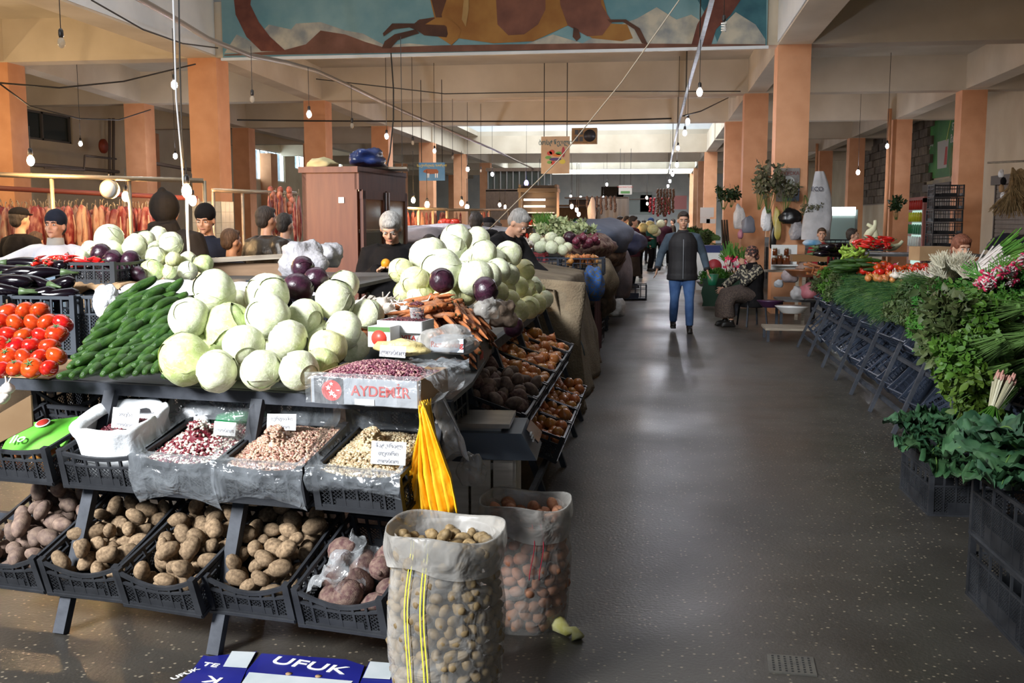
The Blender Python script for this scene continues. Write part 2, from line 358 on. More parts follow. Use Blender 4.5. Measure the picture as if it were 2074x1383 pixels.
# ------------------------------------------------------------------ produce prototypes
def leafmat(name, c, c2, vein=(.75, .8, .6), n=16., rnd=.08):
    """leaf skin with pale veins running from pole to pole (object space)"""
    m = mat(name, c, .45, c2, 3.2, rnd=rnd, hue=.012, bump=.12, bs=9)
    nt = m.node_tree; N = nt.nodes.new; L = nt.links.new; b = nt.nodes['Principled BSDF']; src = b.inputs['Base Color'].links[0].from_socket
    tc = N('ShaderNodeTexCoord'); sp = N('ShaderNodeSeparateXYZ'); L(tc.outputs['Object'], sp.inputs[0])
    at = N('ShaderNodeMath'); at.operation = 'ARCTAN2'; L(sp.outputs[1], at.inputs[0]); L(sp.outputs[0], at.inputs[1])
    no = N('ShaderNodeTexNoise'); no.inputs['Scale'].default_value = 2.2; no.inputs['Detail'].default_value = 4; L(tc.outputs['Object'], no.inputs['Vector'])
    mu = N('ShaderNodeMath'); mu.operation = 'MULTIPLY'; mu.inputs[1].default_value = n; L(at.outputs[0], mu.inputs[0])
    m2 = N('ShaderNodeMath'); m2.operation = 'MULTIPLY_ADD'; m2.inputs[1].default_value = 22; L(no.outputs['Fac'], m2.inputs[0]); L(mu.outputs[0], m2.inputs[2])
    si = N('ShaderNodeMath'); si.operation = 'SINE'; L(m2.outputs[0], si.inputs[0])
    r = N('ShaderNodeMapRange'); r.inputs[1].default_value = .86; r.inputs[2].default_value = 1; r.inputs[3].default_value = 0; r.inputs[4].default_value = .6; L(si.outputs[0], r.inputs[0])
    mx = N('ShaderNodeMix'); mx.data_type = 'RGBA'; L(r.outputs[0], mx.inputs[0]); L(src, mx.inputs[6]); mx.inputs[7].default_value = (*vein, 1); L(mx.outputs[2], b.inputs['Base Color'])
    return m
M_cab = leafmat('pale_cabbage_leaf', (.6, .65, .4), (.76, .77, .58), (.88, .9, .72))
M_cabg = leafmat('green_cabbage_leaf', (.46, .56, .2), (.62, .68, .34), (.75, .8, .5))
M_caby = leafmat('yellowish_cabbage_leaf', (.6, .62, .26), (.74, .72, .42), (.8, .78, .5))
M_cabp = leafmat('purple_cabbage_leaf', (.02, .006, .013), (.045, .012, .026), (.06, .022, .036))
M_cabp.node_tree.nodes['Principled BSDF'].inputs['Roughness'].default_value = .3
def cabbage_protos(m, seedn):
    out = []
    for s in range(3):
        o = seedn*10+s
        def f(v):
            k = 1+.05*nz((v.x+o, v.y, v.z), 1.7)+.02*nz((v.x*1, v.y+o, v.z), 4)
            return Vector((v.x*k, v.y*k, v.z*k*.92))
        b = MB(); b.ell((0, 0, 0), .96, 26, 18, 0, fn=f); me = b.mesh('cabbage', m); ch = []
        for q in range(3):
            a0 = q*2.1+s; lf = MB(); nu, nv = 16, 12
            def g(u, v, a0=a0, q=q):
                wob = .16*nz((u*3+q+s, v*3, o), 1.3)
                th = (.03+v*.93)*pi*.86; ph = a0+(u-.5)*2.5*(sin(min(1, v*1.2)*pi*.5)*.9+.1)+wob
                d = Vector((sin(th)*cos(ph), sin(th)*sin(ph), -cos(th)))
                d = f(d); edge = max(abs(u-.5)*2, v)**6
                rr = 1.0+.008*q+.014*edge*(1+nz((u*6, v*6, q+s), 1))
                mid = math.exp(-((u-.5)/.04)**2)*.02*(1-v)
                return d*(rr+mid)
            lf.grid(g, nu, nv); ch.append(('outer_leaf', lf.mesh('outer_leaf', m)))
        out.append(('cabbage', me, ch))
    return out
P_cab = cabbage_protos(M_cab, 1); P_cabg = cabbage_protos(M_cabg, 2); P_caby = cabbage_protos(M_caby, 3); P_cabp = cabbage_protos(M_cabp, 4)
def nm(ps, n): return [(n, m, c) for (_, m, c) in ps]
P_cabp = nm(P_cabp, 'purple_cabbage')
P_cabl = [('cabbage', m, c[:1]) for (_, m, c) in P_cab]
# tomato
M_tom = mat('red_tomato_skin', (.42, .018, .005), .16, (.5, .045, .008), 2.5, rnd=.12, hue=.01, coat=.4)
M_cal = mat('green_calyx', (.06, .12, .03), .6)
def tom(s):
    b = MB()
    def f(v):
        a = atan2(v.y, v.x); k = 1+.03*cos(5*a+s)*(1-abs(v.z))+.03*nz(v+Vector((s, 0, 0)), 1.3)
        dip = .16*math.exp(-((v.x**2+v.y**2)/.08)) if v.z > 0 else 0
        return Vector((v.x*k, v.y*k, v.z*.8-dip))
    b.ell((0, 0, 0), 1, 14, 10, 0, fn=f); c = MB()
    for k in range(5):
        a = k*1.256+s; c.add([(0, 0, .7), (.14*cos(a+.6), .14*sin(a+.6), .76), (.5*cos(a), .5*sin(a), .84), (.14*cos(a-.6), .14*sin(a-.6), .76)], [(0, 3, 2, 1)])
    c.tube([(0, 0, .62), (.02, .02, .84)], .05, 5)
    return ('tomato', b.mesh('tomato', M_tom), [('calyx', c.mesh('calyx', M_cal))])
P_tom = [tom(0), tom(1.7)]
# cucumber: unit length 1 along z
M_cuc = mat('green_cucumber_skin', (.012, .045, .006), .32, (.04, .095, .015), 7, rnd=.2, bump=.3, bs=40, stretch=(2, 2, .6), spec=.35)
def cuc(s):
    b = MB(); pts = []; rr = []
    for i in range(11):
        t = i/10; pts.append((.05*sin(t*pi)*(1+.4*s), .02*sin(t*5+s), t-.5)); rr.append(.118*(max(.02, sin(pi*min(1, max(0, .03+t*.94))))**.42)*(1-.1*t))
    b.tube(pts, rr, 10); return ('cucumber', b.mesh('cucumber', M_cuc), [])
P_cuc = [cuc(0), cuc(1), cuc(-2)]
# potato, beet, onion, carrot, garlic, aubergine, radish, chilli
M_pot = mat('earthy_potato_skin', (.13, .085, .05), .8, (.29, .2, .12), 3.2, rnd=.22, bump=.35, bs=18, spec=.25, detail=8)
M_potd = mat('dark_earthy_potato_skin', (.12, .075, .06), .75, (.22, .15, .11), 2.2, rnd=.22, bump=.3, bs=14)
M_potr = mat('reddish_potato_skin', (.3, .11, .06), .7, (.42, .2, .1), 2.2, rnd=.2, bump=.2, bs=14)
def pot(s, m, n='potato', seg=12, rg=9):
    b = MB()
    def f(v): k = 1+.16*nz(v+Vector((s*3.1, 0, 0)), 1.1)+.04*nz(v+Vector((s, 5, 0)), 3.5); return Vector((v.x*k*.92, v.y*k*1.3, v.z*k*.8+.1*v.y*v.y*(s % 2)))
    b.ell((0, 0, 0), .86, seg, rg, 0, fn=f); return (n, b.mesh(n, m), [])
P_pot = [pot(i, M_pot) for i in range(4)]; P_potd = [pot(i+4, M_potd) for i in range(3)]; P_potr = [pot(i+8, M_potr) for i in range(3)]
P_pots = [pot(i+11, M_pot, seg=9, rg=6) for i in range(3)]
M_beet = mat('dusty_beetroot_skin', (.085, .035, .035), .85, (.2, .13, .1), 2.6, rnd=.2, bump=.3, bs=12)
def beet(s):
    b = MB()
    def f(v):
        k = 1+.06*nz(v+Vector((s, 2, 0)), 1.5); z = v.z
        if z < -.6: k *= max(.3, 1-(-.6-z)*.9); z -= (-.6-z)*1.1
        return Vector((v.x*k, v.y*k, z))
    b.ell((0, 0, 0), 1, 14, 12, 0, fn=f); c = MB(); c.tube([(0, 0, .85), (0, 0, 1.12)], [.3, .2], 8)
    return ('beetroot', b.mesh('beetroot', M_beet), [('stem_stub', c.mesh('stem_stub', M_beet))])
P_beet = [beet(0), beet(3)]
M_oni = mat('orange_onion_skin', (.42, .13, .03), .28, (.62, .26, .08), 3, rnd=.22, hue=.015, kind='wave', stretch=(1, 1, .2), coat=.2)
M_onr = mat('red_onion_skin', (.1, .015, .03), .25, (.2, .04, .07), 3, rnd=.2, kind='wave', stretch=(1, 1, .2), coat=.2)
def oni(s, m, n):
    b = MB()
    def f(v):
        k = 1+.03*nz(v+Vector((s, 2, 0)), 1.5); z = v.z; r = 1
        if z > .5: t = (z-.5)/.5; r = 1-t*.2; z += t*t*.28
        return Vector((v.x*k*r, v.y*k*r, z*.9))
    b.ell((0, 0, 0), 1, 12, 10, 0, fn=f); c = MB(); c.tube([(0, 0, .95), (.03, 0, 1.25), (.1, .05, 1.4)], [.14, .09, .05], 6)
    return (n, b.mesh(n, m), [('dry_neck', c.mesh('dry_neck', m))])
P_oni = [oni(0, M_oni, 'onion'), oni(4, M_oni, 'onion')]; P_onr = [oni(1, M_onr, 'red_onion')]
M_car = mat('earthy_carrot_skin', (.42, .13, .035), .6, (.27, .12, .06), 5, rnd=.18, bump=.35, bs=18, lo=.45, hi=.7)
def carrot(s):
    b = MB(); pts = []; rr = []
    for i in range(9):
        t = i/8; pts.append((.03*sin(t*4+s), .025*sin(t*3+2*s), t-.5)); rr.append((.105*(1-t*.72)+.006*sin(9*t+s))*(1 if 0 < i < 8 else (.7 if i == 0 else .3)))
    b.tube(pts, rr, 9); c = MB(); c.tube([(pts[0][0], pts[0][1], -.53), (pts[0][0], pts[0][1], -.49)], .045, 6)
    return ('carrot', b.mesh('carrot', M_car), [('crown', c.mesh('crown', mat('dark_carrot_crown', (.06, .06, .02), .8)))])
P_car = [carrot(i*2.3) for i in range(4)]
M_gar = mat('white_garlic_skin', (.6, .52, .45), .5, (.74, .69, .62), 4, rnd=.12, bump=.1, bs=20)
def garlic(s):
    b = MB()
    def f(v):
        a = atan2(v.y, v.x); k = 1+.09*abs(cos(3.5*a+s))*(1-v.z*v.z); z = v.z; r = 1
        if z > .4: t = (z-.4)/.6; r = (1-t*.3)*(1-.2*t); z += t*t*.5
        return Vector((v.x*k*r, v.y*k*r, z*.8))
    b.ell((0, 0, 0), 1, 14, 10, 0, fn=f); c = MB(); c.tube([(0, 0, 1.0), (.05, 0, 1.5), (.2, .1, 2.1)], [.2, .13, .1], 6)
    return ('garlic_bulb', b.mesh('garlic_bulb', M_gar), [('dry_stalk', c.mesh('dry_stalk', M_gar))])
P_gar = [garlic(0), garlic(1)]
M_aub = mat('black_aubergine_skin', (.004, .002, .004), .14, coat=.3, spec=.35)
def aub(s):
    b = MB(); pts = []; rr = []
    for i in range(13):
        t = i/12; pts.append((.09*sin(t*pi)*(1+.5*s), 0, t-.5)); rr.append(.2*max(.05, sin(pi*min(1, t*.9+.1)))**.5*(.42+.6*(1-t)**.7)*(1 if i else .4))
    b.tube(pts, rr, 12); c = MB(); c.tube([(pts[10][0], 0, .34), (pts[11][0], 0, .46), (pts[12][0], 0, .56), (pts[12][0]-.03, 0, .68)], [.1, .07, .035, .03], 8)
    return ('aubergine', b.mesh('aubergine', M_aub), [('calyx', c.mesh('calyx', mat('dull_green_calyx', (.06, .1, .035), .5)))])
P_aub = [aub(0), aub(.8)]
M_chi = mat('red_pepper_skin', (.5, .006, .012), .18, (.6, .02, .01), 2, rnd=.15, coat=.5)
def chi(s):
    b = MB(); pts = []; rr = []
    for i in range(8):
        t = i/7; pts.append((.16*sin(t*3+s), .1*sin(t*2+s), t-.5)); rr.append(.14*(1-t**1.6)*(1 if i else .5)+.01)
    b.tube(pts, rr, 8); c = MB(); c.tube([(pts[0][0], pts[0][1], -.48), (pts[0][0]+.03, pts[0][1], -.75)], [.05, .03], 5)
    return ('red_pepper', b.mesh('red_pepper', M_chi), [('stem', c.mesh('stem', M_cal))])
P_chi = [chi(0), chi(2)]
M_rad = mat('pink_radish_skin', (.5, .015, .07), .3, (.62, .05, .14), 3, rnd=.15); M_radw = mat('white_radish_tip', (.75, .68, .64), .45)
def rad_():
    b = MB(); b.ell((0, 0, 0), (1, 1, 1.1), 10, 8, 0); c = MB(); c.tube([(0, 0, .85), (.0, 0, 1.25), (.08, 0, 1.9)], [.5, .16, .04], 7)
    return ('radish', b.mesh('radish', M_rad), [('root_tip', c.mesh('root_tip', M_radw))])
P_rad = [rad_()]
# ------------------------------------------------------------------ loose heaps: bodies laid one by one at the lowest free place
def heap(n, r, inside, floor, x0, x1, y0, y1, tries=40, jit=.18, cap=None, pack=.86, peak=None):
    out = []; 
    for k in range(n):
        best = None; rr = r*U(1-jit, 1+jit)
        for t in range(tries):
            x = U(x0, x1); y = U(y0, y1)
            if not inside(x, y): continue
            z = floor(x, y)+rr
            for (a, b_, c, q) in out:
                R_ = (q+rr)*pack; d2 = (x-a)**2+(y-b_)**2
                if d2 < R_*R_: z = max(z, c+sqrt(R_*R_-d2))
            sc = z + (peak(x, y) if peak else 0)
            if cap and z > cap(x, y): continue
            if best is None or sc < best[0]: best = (sc, x, y, z)
        if best: out.append((best[1], best[2], best[3], rr))
    return out
# ------------------------------------------------------------------ crates (origin at the middle of the lower front edge, depth towards +y)
M_crate = mat('black_crate_plastic', (.014, .015, .018), .45, (.035, .037, .042), 6, rnd=.2, spec=.25)
M_crateb = mat('blue_black_crate_plastic', (.02, .026, .042), .4, (.03, .04, .06), 6, rnd=.25, spec=.25)
M_crateg = mat('grey_crate_plastic', (.028, .034, .045), .5, (.04, .048, .06), 6, spec=.3)
CRC = {}
def crate_meshes(w, d, h, m, fine=True, dip=.3):
    key = (round(w, 3), round(d, 3), round(h, 3), m.name, fine)
    if key in CRC: return CRC[key]
    base = MB(); t = .012
    # slatted base + corner posts
    n = 7
    for i in range(n+1): base.box((-w/2+w*i/n, d/2, .006), (.01, d, .012))
    for i in range(6): base.box((0, d*i/5, .006), (w, .014, .012))
    base.box((0, d/2, .012), (w-.02, d-.02, .004))
    for sx in (-1, 1):
        for sy in (0, 1): 
            base.box((sx*(w/2-.012), sy*d+(.012 if sy == 0 else -.012), h/2), (.03, .03, h+.01), taper=.85)
    def panel(L_, dp):
        p = MB(); z1 = h*(1-dp)
        # curved rims
        K = 8
        def zt(u, a, c): return a-c*sin(pi*u)
        for (a, c, th) in ((h-.008, h*dp, .016), (h*.68, h*dp*.5, .010), (.012, 0, .02)):
            for i in range(K): u0, u1 = i/K, (i+1)/K; p.bar((-L_/2+L_*u0, 0, zt(u0, a, c)), (-L_/2+L_*u1, 0, zt(u1, a, c)), .012, th)
        p.box((0, 0, h*.19), (L_*.55, .008, h*.24))
        nv = 6
        for i in range(1, nv): u = i/nv; p.bar((-L_/2+L_*u, 0, .01), (-L_/2+L_*u, 0, zt(u, h-.01, h*dp)), .010, .010, up=(0, 1, 0))
        if fine:
            st = .018; zt1 = h*.66-h*dp*.3; k = int((L_+zt1)/st)
            for i in range(k):
                for sg in (1, -1):
                    a0 = -L_/2+i*st-zt1; xa, xb = a0, a0+zt1; za, zb = .015, zt1
                    if xa < -L_/2: za += (-L_/2-xa); xa = -L_/2
                    if xb > L_/2: zb -= (xb-L_/2); xb = L_/2
                    if xb <= xa or zb <= za: continue
                    p.bar((sg*xa, 0, za), (sg*xb, 0, zb), .003, .003, up=(0, 1, 0))
        return p
    r = (base.mesh('crate_floor', m), panel(w-.03, dip).mesh('front_panel', m), panel(d-.03, .02).mesh('side_panel', m), panel(w-.03, .02).mesh('back_panel', m))
    CRC[key] = r; return r
def crate(loc, rot, label, group=None, w=.36, d=.5, h=.17, m=None, fine=True, name='plastic_crate', dip=.28):
    ms = crate_meshes(w, d, h, m or M_crate, fine, dip)
    o = link(name, ms[0], None, loc, rot); tag(o, label, 'crate', group)
    link('front_panel', ms[1], o, (0, .006, 0)); link('back_panel', ms[3], o, (0, d-.006, 0))
    link('side_panel', ms[2], o, (-w/2+.006, d/2, 0), (0, 0, pi/2)); link('side_panel', ms[2], o, (w/2-.006, d/2, 0), (0, 0, pi/2))
    return o
def fill(cr, protos, n, r, w, d, h, label, cat, group, over=.08, scl=(1, 1, 1), tries=30, spill=.0, rot='any', mx=None, my=0., nz0=.015, kid=None):
    """heap produce inside a crate placed at cr, in the crate's own space"""
    M_ = Matrix.Translation(cr.location) @ cr.rotation_euler.to_matrix().to_4x4()
    ux = w/2-r*.9-.01
    pts = heap(n, r, lambda x, y: True, lambda x, y: nz0, -ux, ux, r+my, d-r*.9, tries, cap=lambda x, y: h-r+over*min(1, .25+1.1*y/d)+(.03*(y/d)))
    os_ = []
    for i, (x, y, z, q) in enumerate(pts):
        p = M_ @ Vector((x, y, z)); pr = random.choice(protos)
        e = (U(0, 6.3), U(0, 6.3), U(0, 6.3)) if rot == 'any' else (U(-.4, .4), U(-.4, .4), U(0, 6.3))
        os_.append(item(pr, p, e, q*.98, label, cat, group))
    return os_
# beans and grain: one uncountable mass
def beans(parent_loc, pts_fn, n, size, mats, label, cat, name='beans', rotz=0):
    b = MB()
    for i in range(n):
        p, = (pts_fn(),); R = Euler((U(-.6, .6), U(-.6, .6), U(0, 6.3))).to_matrix(); s = size*U(.8, 1.15)
        b.ell(p, (s, s*.62, s*.55), 6, 4, random.randrange(len(mats)), R)
    o = b.build(name, mats, None, parent_loc, (0, 0, rotz)); tag(o, label, cat, None, 'stuff'); return o
# ------------------------------------------------------------------ front stall
def P(px, py, D): r = ray(px, py); return Vector((r[0]*D, r[1]*D, EYE+r[2]*D))
SA = rad(-9); SO = Vector((-.88, 3.48, 0)); SX = Vector((cos(SA), sin(SA), 0)); SY = Vector((-sin(SA), cos(SA), 0))
def SP(x, y, z): return SO+SX*x+SY*y+Vector((0, 0, z))
M_post = mat('grey_painted_post', (.022, .025, .033), .65, (.045, .05, .062), 9, spec=.3, bump=.1, bs=30)
M_board = mat('dark_table_board', (.05, .052, .055), .5, (.09, .09, .09), 7, bump=.1, bs=20)
tb = thing('display_rack', 'dark grey sloping steel rack carrying the front row of crates and table', 'rack', tuple(SO), SA)
for lx in (.0, -.783, -1.49, -2.2):
    b = MB(); b.bar((lx-.0, 0, 0), (lx, .375, .925), .052, .035, up=(0, 1, 0)); b.build('post', M_post, tb)
    b = MB(); b.bar((lx-.3, 1.4, 0), (lx-.3, 1.4, .92), .045); b.build('rear_post', M_post, tb)
for (yy, zz) in ((.2, .16), (.34, .56)):
    b = MB(); b.bar((-2.6, yy, zz-.03), (.03, yy, zz-.03), .03, .03); b.build('front_rail', M_post, tb)
    b = MB(); b.bar((-2.6, yy+.38, zz+.1), (.03, yy+.38, zz+.1), .03, .03); b.build('back_rail', M_post, tb)
b = MB(); b.box((-1.28, .385, .935), (2.66, .035, .05)); b.build('table_edge', M_post, tb)
b = MB(); b.prism([(-2.6, .4, .943), (.04, .4, .943), (-.03, .85, .943), (-.25, 1.75, .943), (-2.6, 1.75, .943)], (0, 0, .02)); b.build('table_board', M_board, tb)
TZ = .965
TILT = rad(19)
def Rz(tilt, az): return Matrix.Rotation(az, 3, 'Z') @ Matrix.Rotation(tilt, 3, 'X')
bot = []
defs = [(-1.76, .0, 0, 'leftmost'), (-1.375, .0, .5, 'second'), (-1.0, -.03, -1, 'third'), (-.64, .02, 0, 'fourth'), (-.245, -.01, -.6, 'rightmost')]
names_b = ['of dark potatoes at the left end of the bottom tier', 'of tan potatoes second from left on the bottom tier', 'of tan potatoes with sagging front, bottom tier middle', 'of tan potatoes between the two posts, fourth on the bottom tier', 'of beetroots at the right end of the bottom tier beside the sack']
for i, (lx, ly, dz, _) in enumerate(defs):
    ly += .025
    c = crate(SP(lx, ly, .15), Rz(TILT, SA+rad(dz*3)).to_euler(), 'black lattice crate '+names_b[i], None, .365, .5, .165, dip=.3 if i != 4 else .12)
    bot.append(c)
potlab = ['dark earthy potato in the leftmost crate of the bottom tier', 'tan potato in the second crate on the bottom tier', 'tan potato in the sagging middle crate of the bottom tier', 'tan potato in the fourth crate of the bottom tier', 'dusty dark beetroot in the rightmost crate of the bottom tier']
for i, c in enumerate(bot):
    if i == 0: fill(c, P_potd, 40, .046, .365, .5, .165, potlab[i], 'potato', 'dark potatoes in the leftmost bottom crate', over=.08)
    elif i == 4: fill(c, P_beet, 13, .056, .365, .36, .165, potlab[i], 'beetroot', 'beetroots in the rightmost bottom crate', over=.02, my=.01)
    else: fill(c, P_pot, 50, .041, .365, .5, .165, potlab[i], 'potato', 'tan potatoes in bottom crate '+['', 'second', 'middle', 'fourth'][i], over=.11, nz0=.03)
# dark crate of beetroot liner
M_film = film('clear_wrap_film', (.6, .62, .64), .11, .1)
M_filmh = film('bright_wrap_film', (.36, .39, .42), .14, .08, 12)
M_milk = film('milky_poly_film', (.42, .4, .37), .36, .3, 8)
def drape(name, label, cat, fn, nu, nv, m, group=None, parent=None, th=.0015, stuff=False):
    b = MB(); b.grid(fn, nu, nv); o = b.build(name, m, parent)
    if m not in (M_film, M_filmh): solidify(o, th)
    if not parent: tag(o, label, cat, group)
    return o
def cratept(c, x, y, z): return Matrix.Translation(c.location) @ c.rotation_euler.to_matrix().to_4x4() @ Vector((x, y, z))
drape('plastic_liner', 'crumpled clear plastic bag in the beetroot crate', 'plastic bag', lambda u, v: cratept(bot[4], -.16+.2*u+.03*nz((u*5, v*5, 1), 1), .03+.3*v, .1+.09*sin(pi*u)+.05*nz((u*6, v*6, 2), 1)), 22, 22, M_film)
# middle tier
mid = []
mdef = [(-1.78, .13, 0), (-1.36, .125, 1), (-.99, .12, -1), (-.62, .12, 0), (-.225, .125, -2)]
mname = ['holding a green seed packet at the left of the middle tier', 'holding the white sack of dark beans on the middle tier', 'holding speckled beans under clear wrap on the middle tier', 'holding pink speckled beans in a bag on the middle tier', 'holding beige beans, right end of the middle tier']
for i, (lx, ly, dz) in enumerate(mdef):
    mid.append(crate(SP(lx, ly, .57), Rz(rad(14), SA+rad(dz)).to_euler(), 'black lattice plastic crate '+mname[i], None, .36, .42, .16, dip=.12))
def mixbeans(cols, pre): return [mat(pre+'_bean_%d' % k, c, .35, coat=.2) for k, c in enumerate(cols)]
BM_dark = mixbeans([(.07, .006, .012), (.12, .012, .02), (.04, .004, .008)], 'dark_red')
BM_mix = mixbeans([(.12, .01, .02), (.62, .55, .45), (.7, .64, .55), (.2, .03, .04)], 'mottled')
BM_pink = mixbeans([(.42, .26, .18), (.55, .4, .28), (.3, .14, .1), (.5, .32, .25)], 'pink')
BM_beige = mixbeans([(.5, .4, .24), (.6, .5, .33), (.36, .25, .14)], 'beige')
BM_purp = mixbeans([(.16, .03, .06), (.3, .12, .14), (.1, .015, .035), (.42, .22, .2)], 'purple')
def beanbed(c, w, d, hz, mound, n, size, mats, label, name, x0=0, cone=None, d0=.03):
    b = MB(); Mx = Matrix.Translation(c.location) @ c.rotation_euler.to_matrix().to_4x4()
    def H(x, y):
        z = hz+mound*max(0, 1-((x/(w/2))**2+((y-d/2-d0)/(d/2))**2))
        if cone: dd = sqrt((x-cone[0])**2+(y-cone[1])**2); z = z+max(0, cone[2]*(1-max(0, dd-cone[3])/.02)) if dd < cone[3]+.02 else z
        return z
    b.grid(lambda u, v: Mx @ Vector((x0-w/2+w*u, d0+d*v, H(-w/2+w*u, d0+d*v)-.004)), 14, 14, 0)
    for i in range(n):
        x = U(-w/2, w/2); y = U(d0, d0+d); R = Euler((U(-.6, .6), U(-.6, .6), U(0, 6.3))).to_matrix(); s = size*U(.8, 1.15)
        b.ell(Mx @ Vector((x0+x, y, H(x, y)+U(0, .004))), (s, s*.62, s*.55), 6, 4, random.randrange(len(mats)), R)
    o = b.build(name, mats); tag(o, label, 'beans', None, 'stuff')
    return o
# crate 1 : seed packet and greens
pk = thing('seed_packet', 'bright green printed packet with white round emblem in the left middle crate', 'packet', tuple(cratept(mid[0], .02, .16, .14)), SA+rad(12)); pk.rotation_euler = (rad(28), rad(-8), SA+rad(12))
M_green = mat('bright_green_print', (.1, .42, .04), .3, (.16, .5, .07), 5)
b = MB(); b.grid(lambda u, v: (-.15+.3*u, -.1+.2*v, .02*sin(pi*u)*sin(pi*v)+.006*nz((u*4, v*4, 0), 1)), 12, 10); b.grid(lambda u, v: (-.15+.3*(1-u), -.1+.2*v, -.01*sin(pi*u)*sin(pi*v)), 12, 10); b.build('pouch', M_green, pk)
b = MB(); b.ell((-.0, .05, .026), (.035, .03, .003), 16, 6); b.build('emblem', mat('white_print', (.8, .8, .78), .5), pk)
b = MB(); b.ell((.0, .05, .029), (.027, .023, .003), 16, 6); b.build('emblem_ring', mat('red_print', (.5, .03, .02), .5), pk)
text('lio', pk, (-.07, -.045, .027), (0, 0, 0), .07, mat('white_print', (.8, .8, .78)))
fill(mid[0], [('dry_onion', *P_oni[0][1:])], 14, .03, .36, .42, .12, 'small brown onion in the left middle crate under the green packet', 'onion', 'small onions in the left middle crate', over=.0)
# crate 2 white sack
M_sackw = mat('white_woven_sack', (.72, .74, .76), .6, (.8, .82, .84), 9, bump=.2, bs=40)
c2 = mid[1]
def sackfn(u, v):
    a = u*2*pi; k = abs(cos(a))**.6*(1 if cos(a) > 0 else -1); q = abs(sin(a))**.6*(1 if sin(a) > 0 else -1)
    R = .155+.015*nz((cos(a)*2, sin(a)*2, v*3), 1)
    if v < .6: t = v/.6; r = R*(.85+.15*t)+.0; z = .02+.18*t
    else: t = (v-.6)/.4; r = R+.02*sin(pi*t)-.045*t; z = .20+.045*sin(pi*t*.9)+.012*nz((cos(a)*3, sin(a)*3, 5), 1)
    return cratept(c2, k*r*1.05, .2+q*r*1.05, z)
drape('bean_sack', 'white woven sack with rolled rim full of dark red beans', 'sack', sackfn, 44, 16, M_sackw, th=.003)
beanbed(c2, .23, .23, .165, .02, 900, .0085, BM_dark, 'small dark red beans filling the white rolled sack', 'dark_beans', d0=.085)
beanbed(mid[2], .32, .36, .13, .03, 1500, .0105, BM_mix, 'white and dark red speckled beans under clear wrap', 'speckled_beans', cone=(-.03, .22, .055, .03))
beanbed(mid[3], .33, .37, .135, .05, 2200, .009, BM_pink, 'pinkish speckled beans in the plastic lined crate', 'pink_beans', cone=(-.02, .18, .05, .03))
beanbed(mid[4], .33, .37, .135, .05, 2200, .009, BM_beige, 'beige beans in the rightmost crate of the middle tier', 'beige_beans', cone=(-.02, .2, .055, .03))
# measuring cups full of beans standing in the beds
M_cup = film('clear_cup_plastic', (.9, .9, .9), .15, .08, 3)
for c, x, y, nm_ in ((mid[2], -.03, .22, 'speckled'), (mid[3], -.02, .18, 'pink'), (mid[4], -.02, .2, 'beige')):
    p = cratept(c, x, y, .16); b = MB(); b.tube([(0, 0, 0), (0, 0, .055)], [.028, .036], 16, cap=False); b.tube([(0, 0, .053), (0, 0, .058)], [.0375, .0375], 16, cap=False)
    o = b.build('measuring_cup', M_cup, None, tuple(p)); tag(o, 'small clear cup heaped with %s beans' % nm_, 'cup')
# liners
def liner(c, label, w=.37, d=.43, droop=.14, back=.12, m=M_filmh, seed=0, fx=0.):
    def f(u, v):
        x = (-w/2-.01+(w+.02)*u); wob = lambda k: .5*nz((u*5+seed, v*5, k), 1)
        if v < .45:   # over the front and hanging down
            t = v/.45; y = -.012-.022*sin(pi*t)-.012*abs(wob(1)); z = .175-droop*(1-t)*(1-.25*sin(pi*u))-.01+.02*wob(2); x *= 1-.03*(1-t)
            return cratept(c, x+.02*wob(3), y, z)
        t = (v-.45)/.55
        if t < .12: return cratept(c, x, -.012+.03*t/.12, .18+.006*wob(2))
        t = (t-.12)/.88; side = abs(u-.5)*2
        # sides and back rise around the produce
        y = .02+(d-.02)*t
        z = .18+.02*wob(4)+.1*max(0, side-.86)/.14*(.3+t)+back*max(0, t-.85)/.15
        if side < .82 and t < .85: z = .165+.012*wob(4)
        return cratept(c, x, y, z)
    b = MB(); nu, nv = 34, 40; vs = [f(i/nu, j/nv) for j in range(nv+1) for i in range(nu+1)]; fs = []
    for j in range(nv):
        for i in range(nu):
            u, v = (i+.5)/nu, (j+.5)/nv; t = (v-.45)/.55
            if .14 < abs(0) or (t > .2 and t < .86 and abs(u-.5)*2 < .84): continue
            fs.append((j*(nu+1)+i, j*(nu+1)+i+1, (j+1)*(nu+1)+i+1, (j+1)*(nu+1)+i))
    b.add(vs, fs, 0, True); o = b.build('plastic_liner', m); return tag(o, label, 'plastic bag')
liner(mid[2], 'shiny crumpled clear film over the speckled bean crate', droop=.2, seed=1)
liner(mid[3], 'shiny clear bag lining the crate of pink beans', droop=.17, seed=7)
liner(mid[4], 'glossy clear film folded over the front of the beige bean crate', droop=.09, seed=12)
drape('plastic_sheet', 'loose sheet of shiny clear film hanging behind the beige beans', 'plastic sheet', lambda u, v: SP(-.42+.42*u, .56+.05*nz((u*6, v*6, 1), 1), .74+.17*v), 30, 16, M_filmh)
drape('plastic_sheet', 'loose clear film behind the speckled beans with a green bottle', 'plastic sheet', lambda u, v: SP(-1.17+.75*u, .62+.05*nz((u*9, v*6, 4), 1), .72+.17*v), 40, 16, M_filmh)
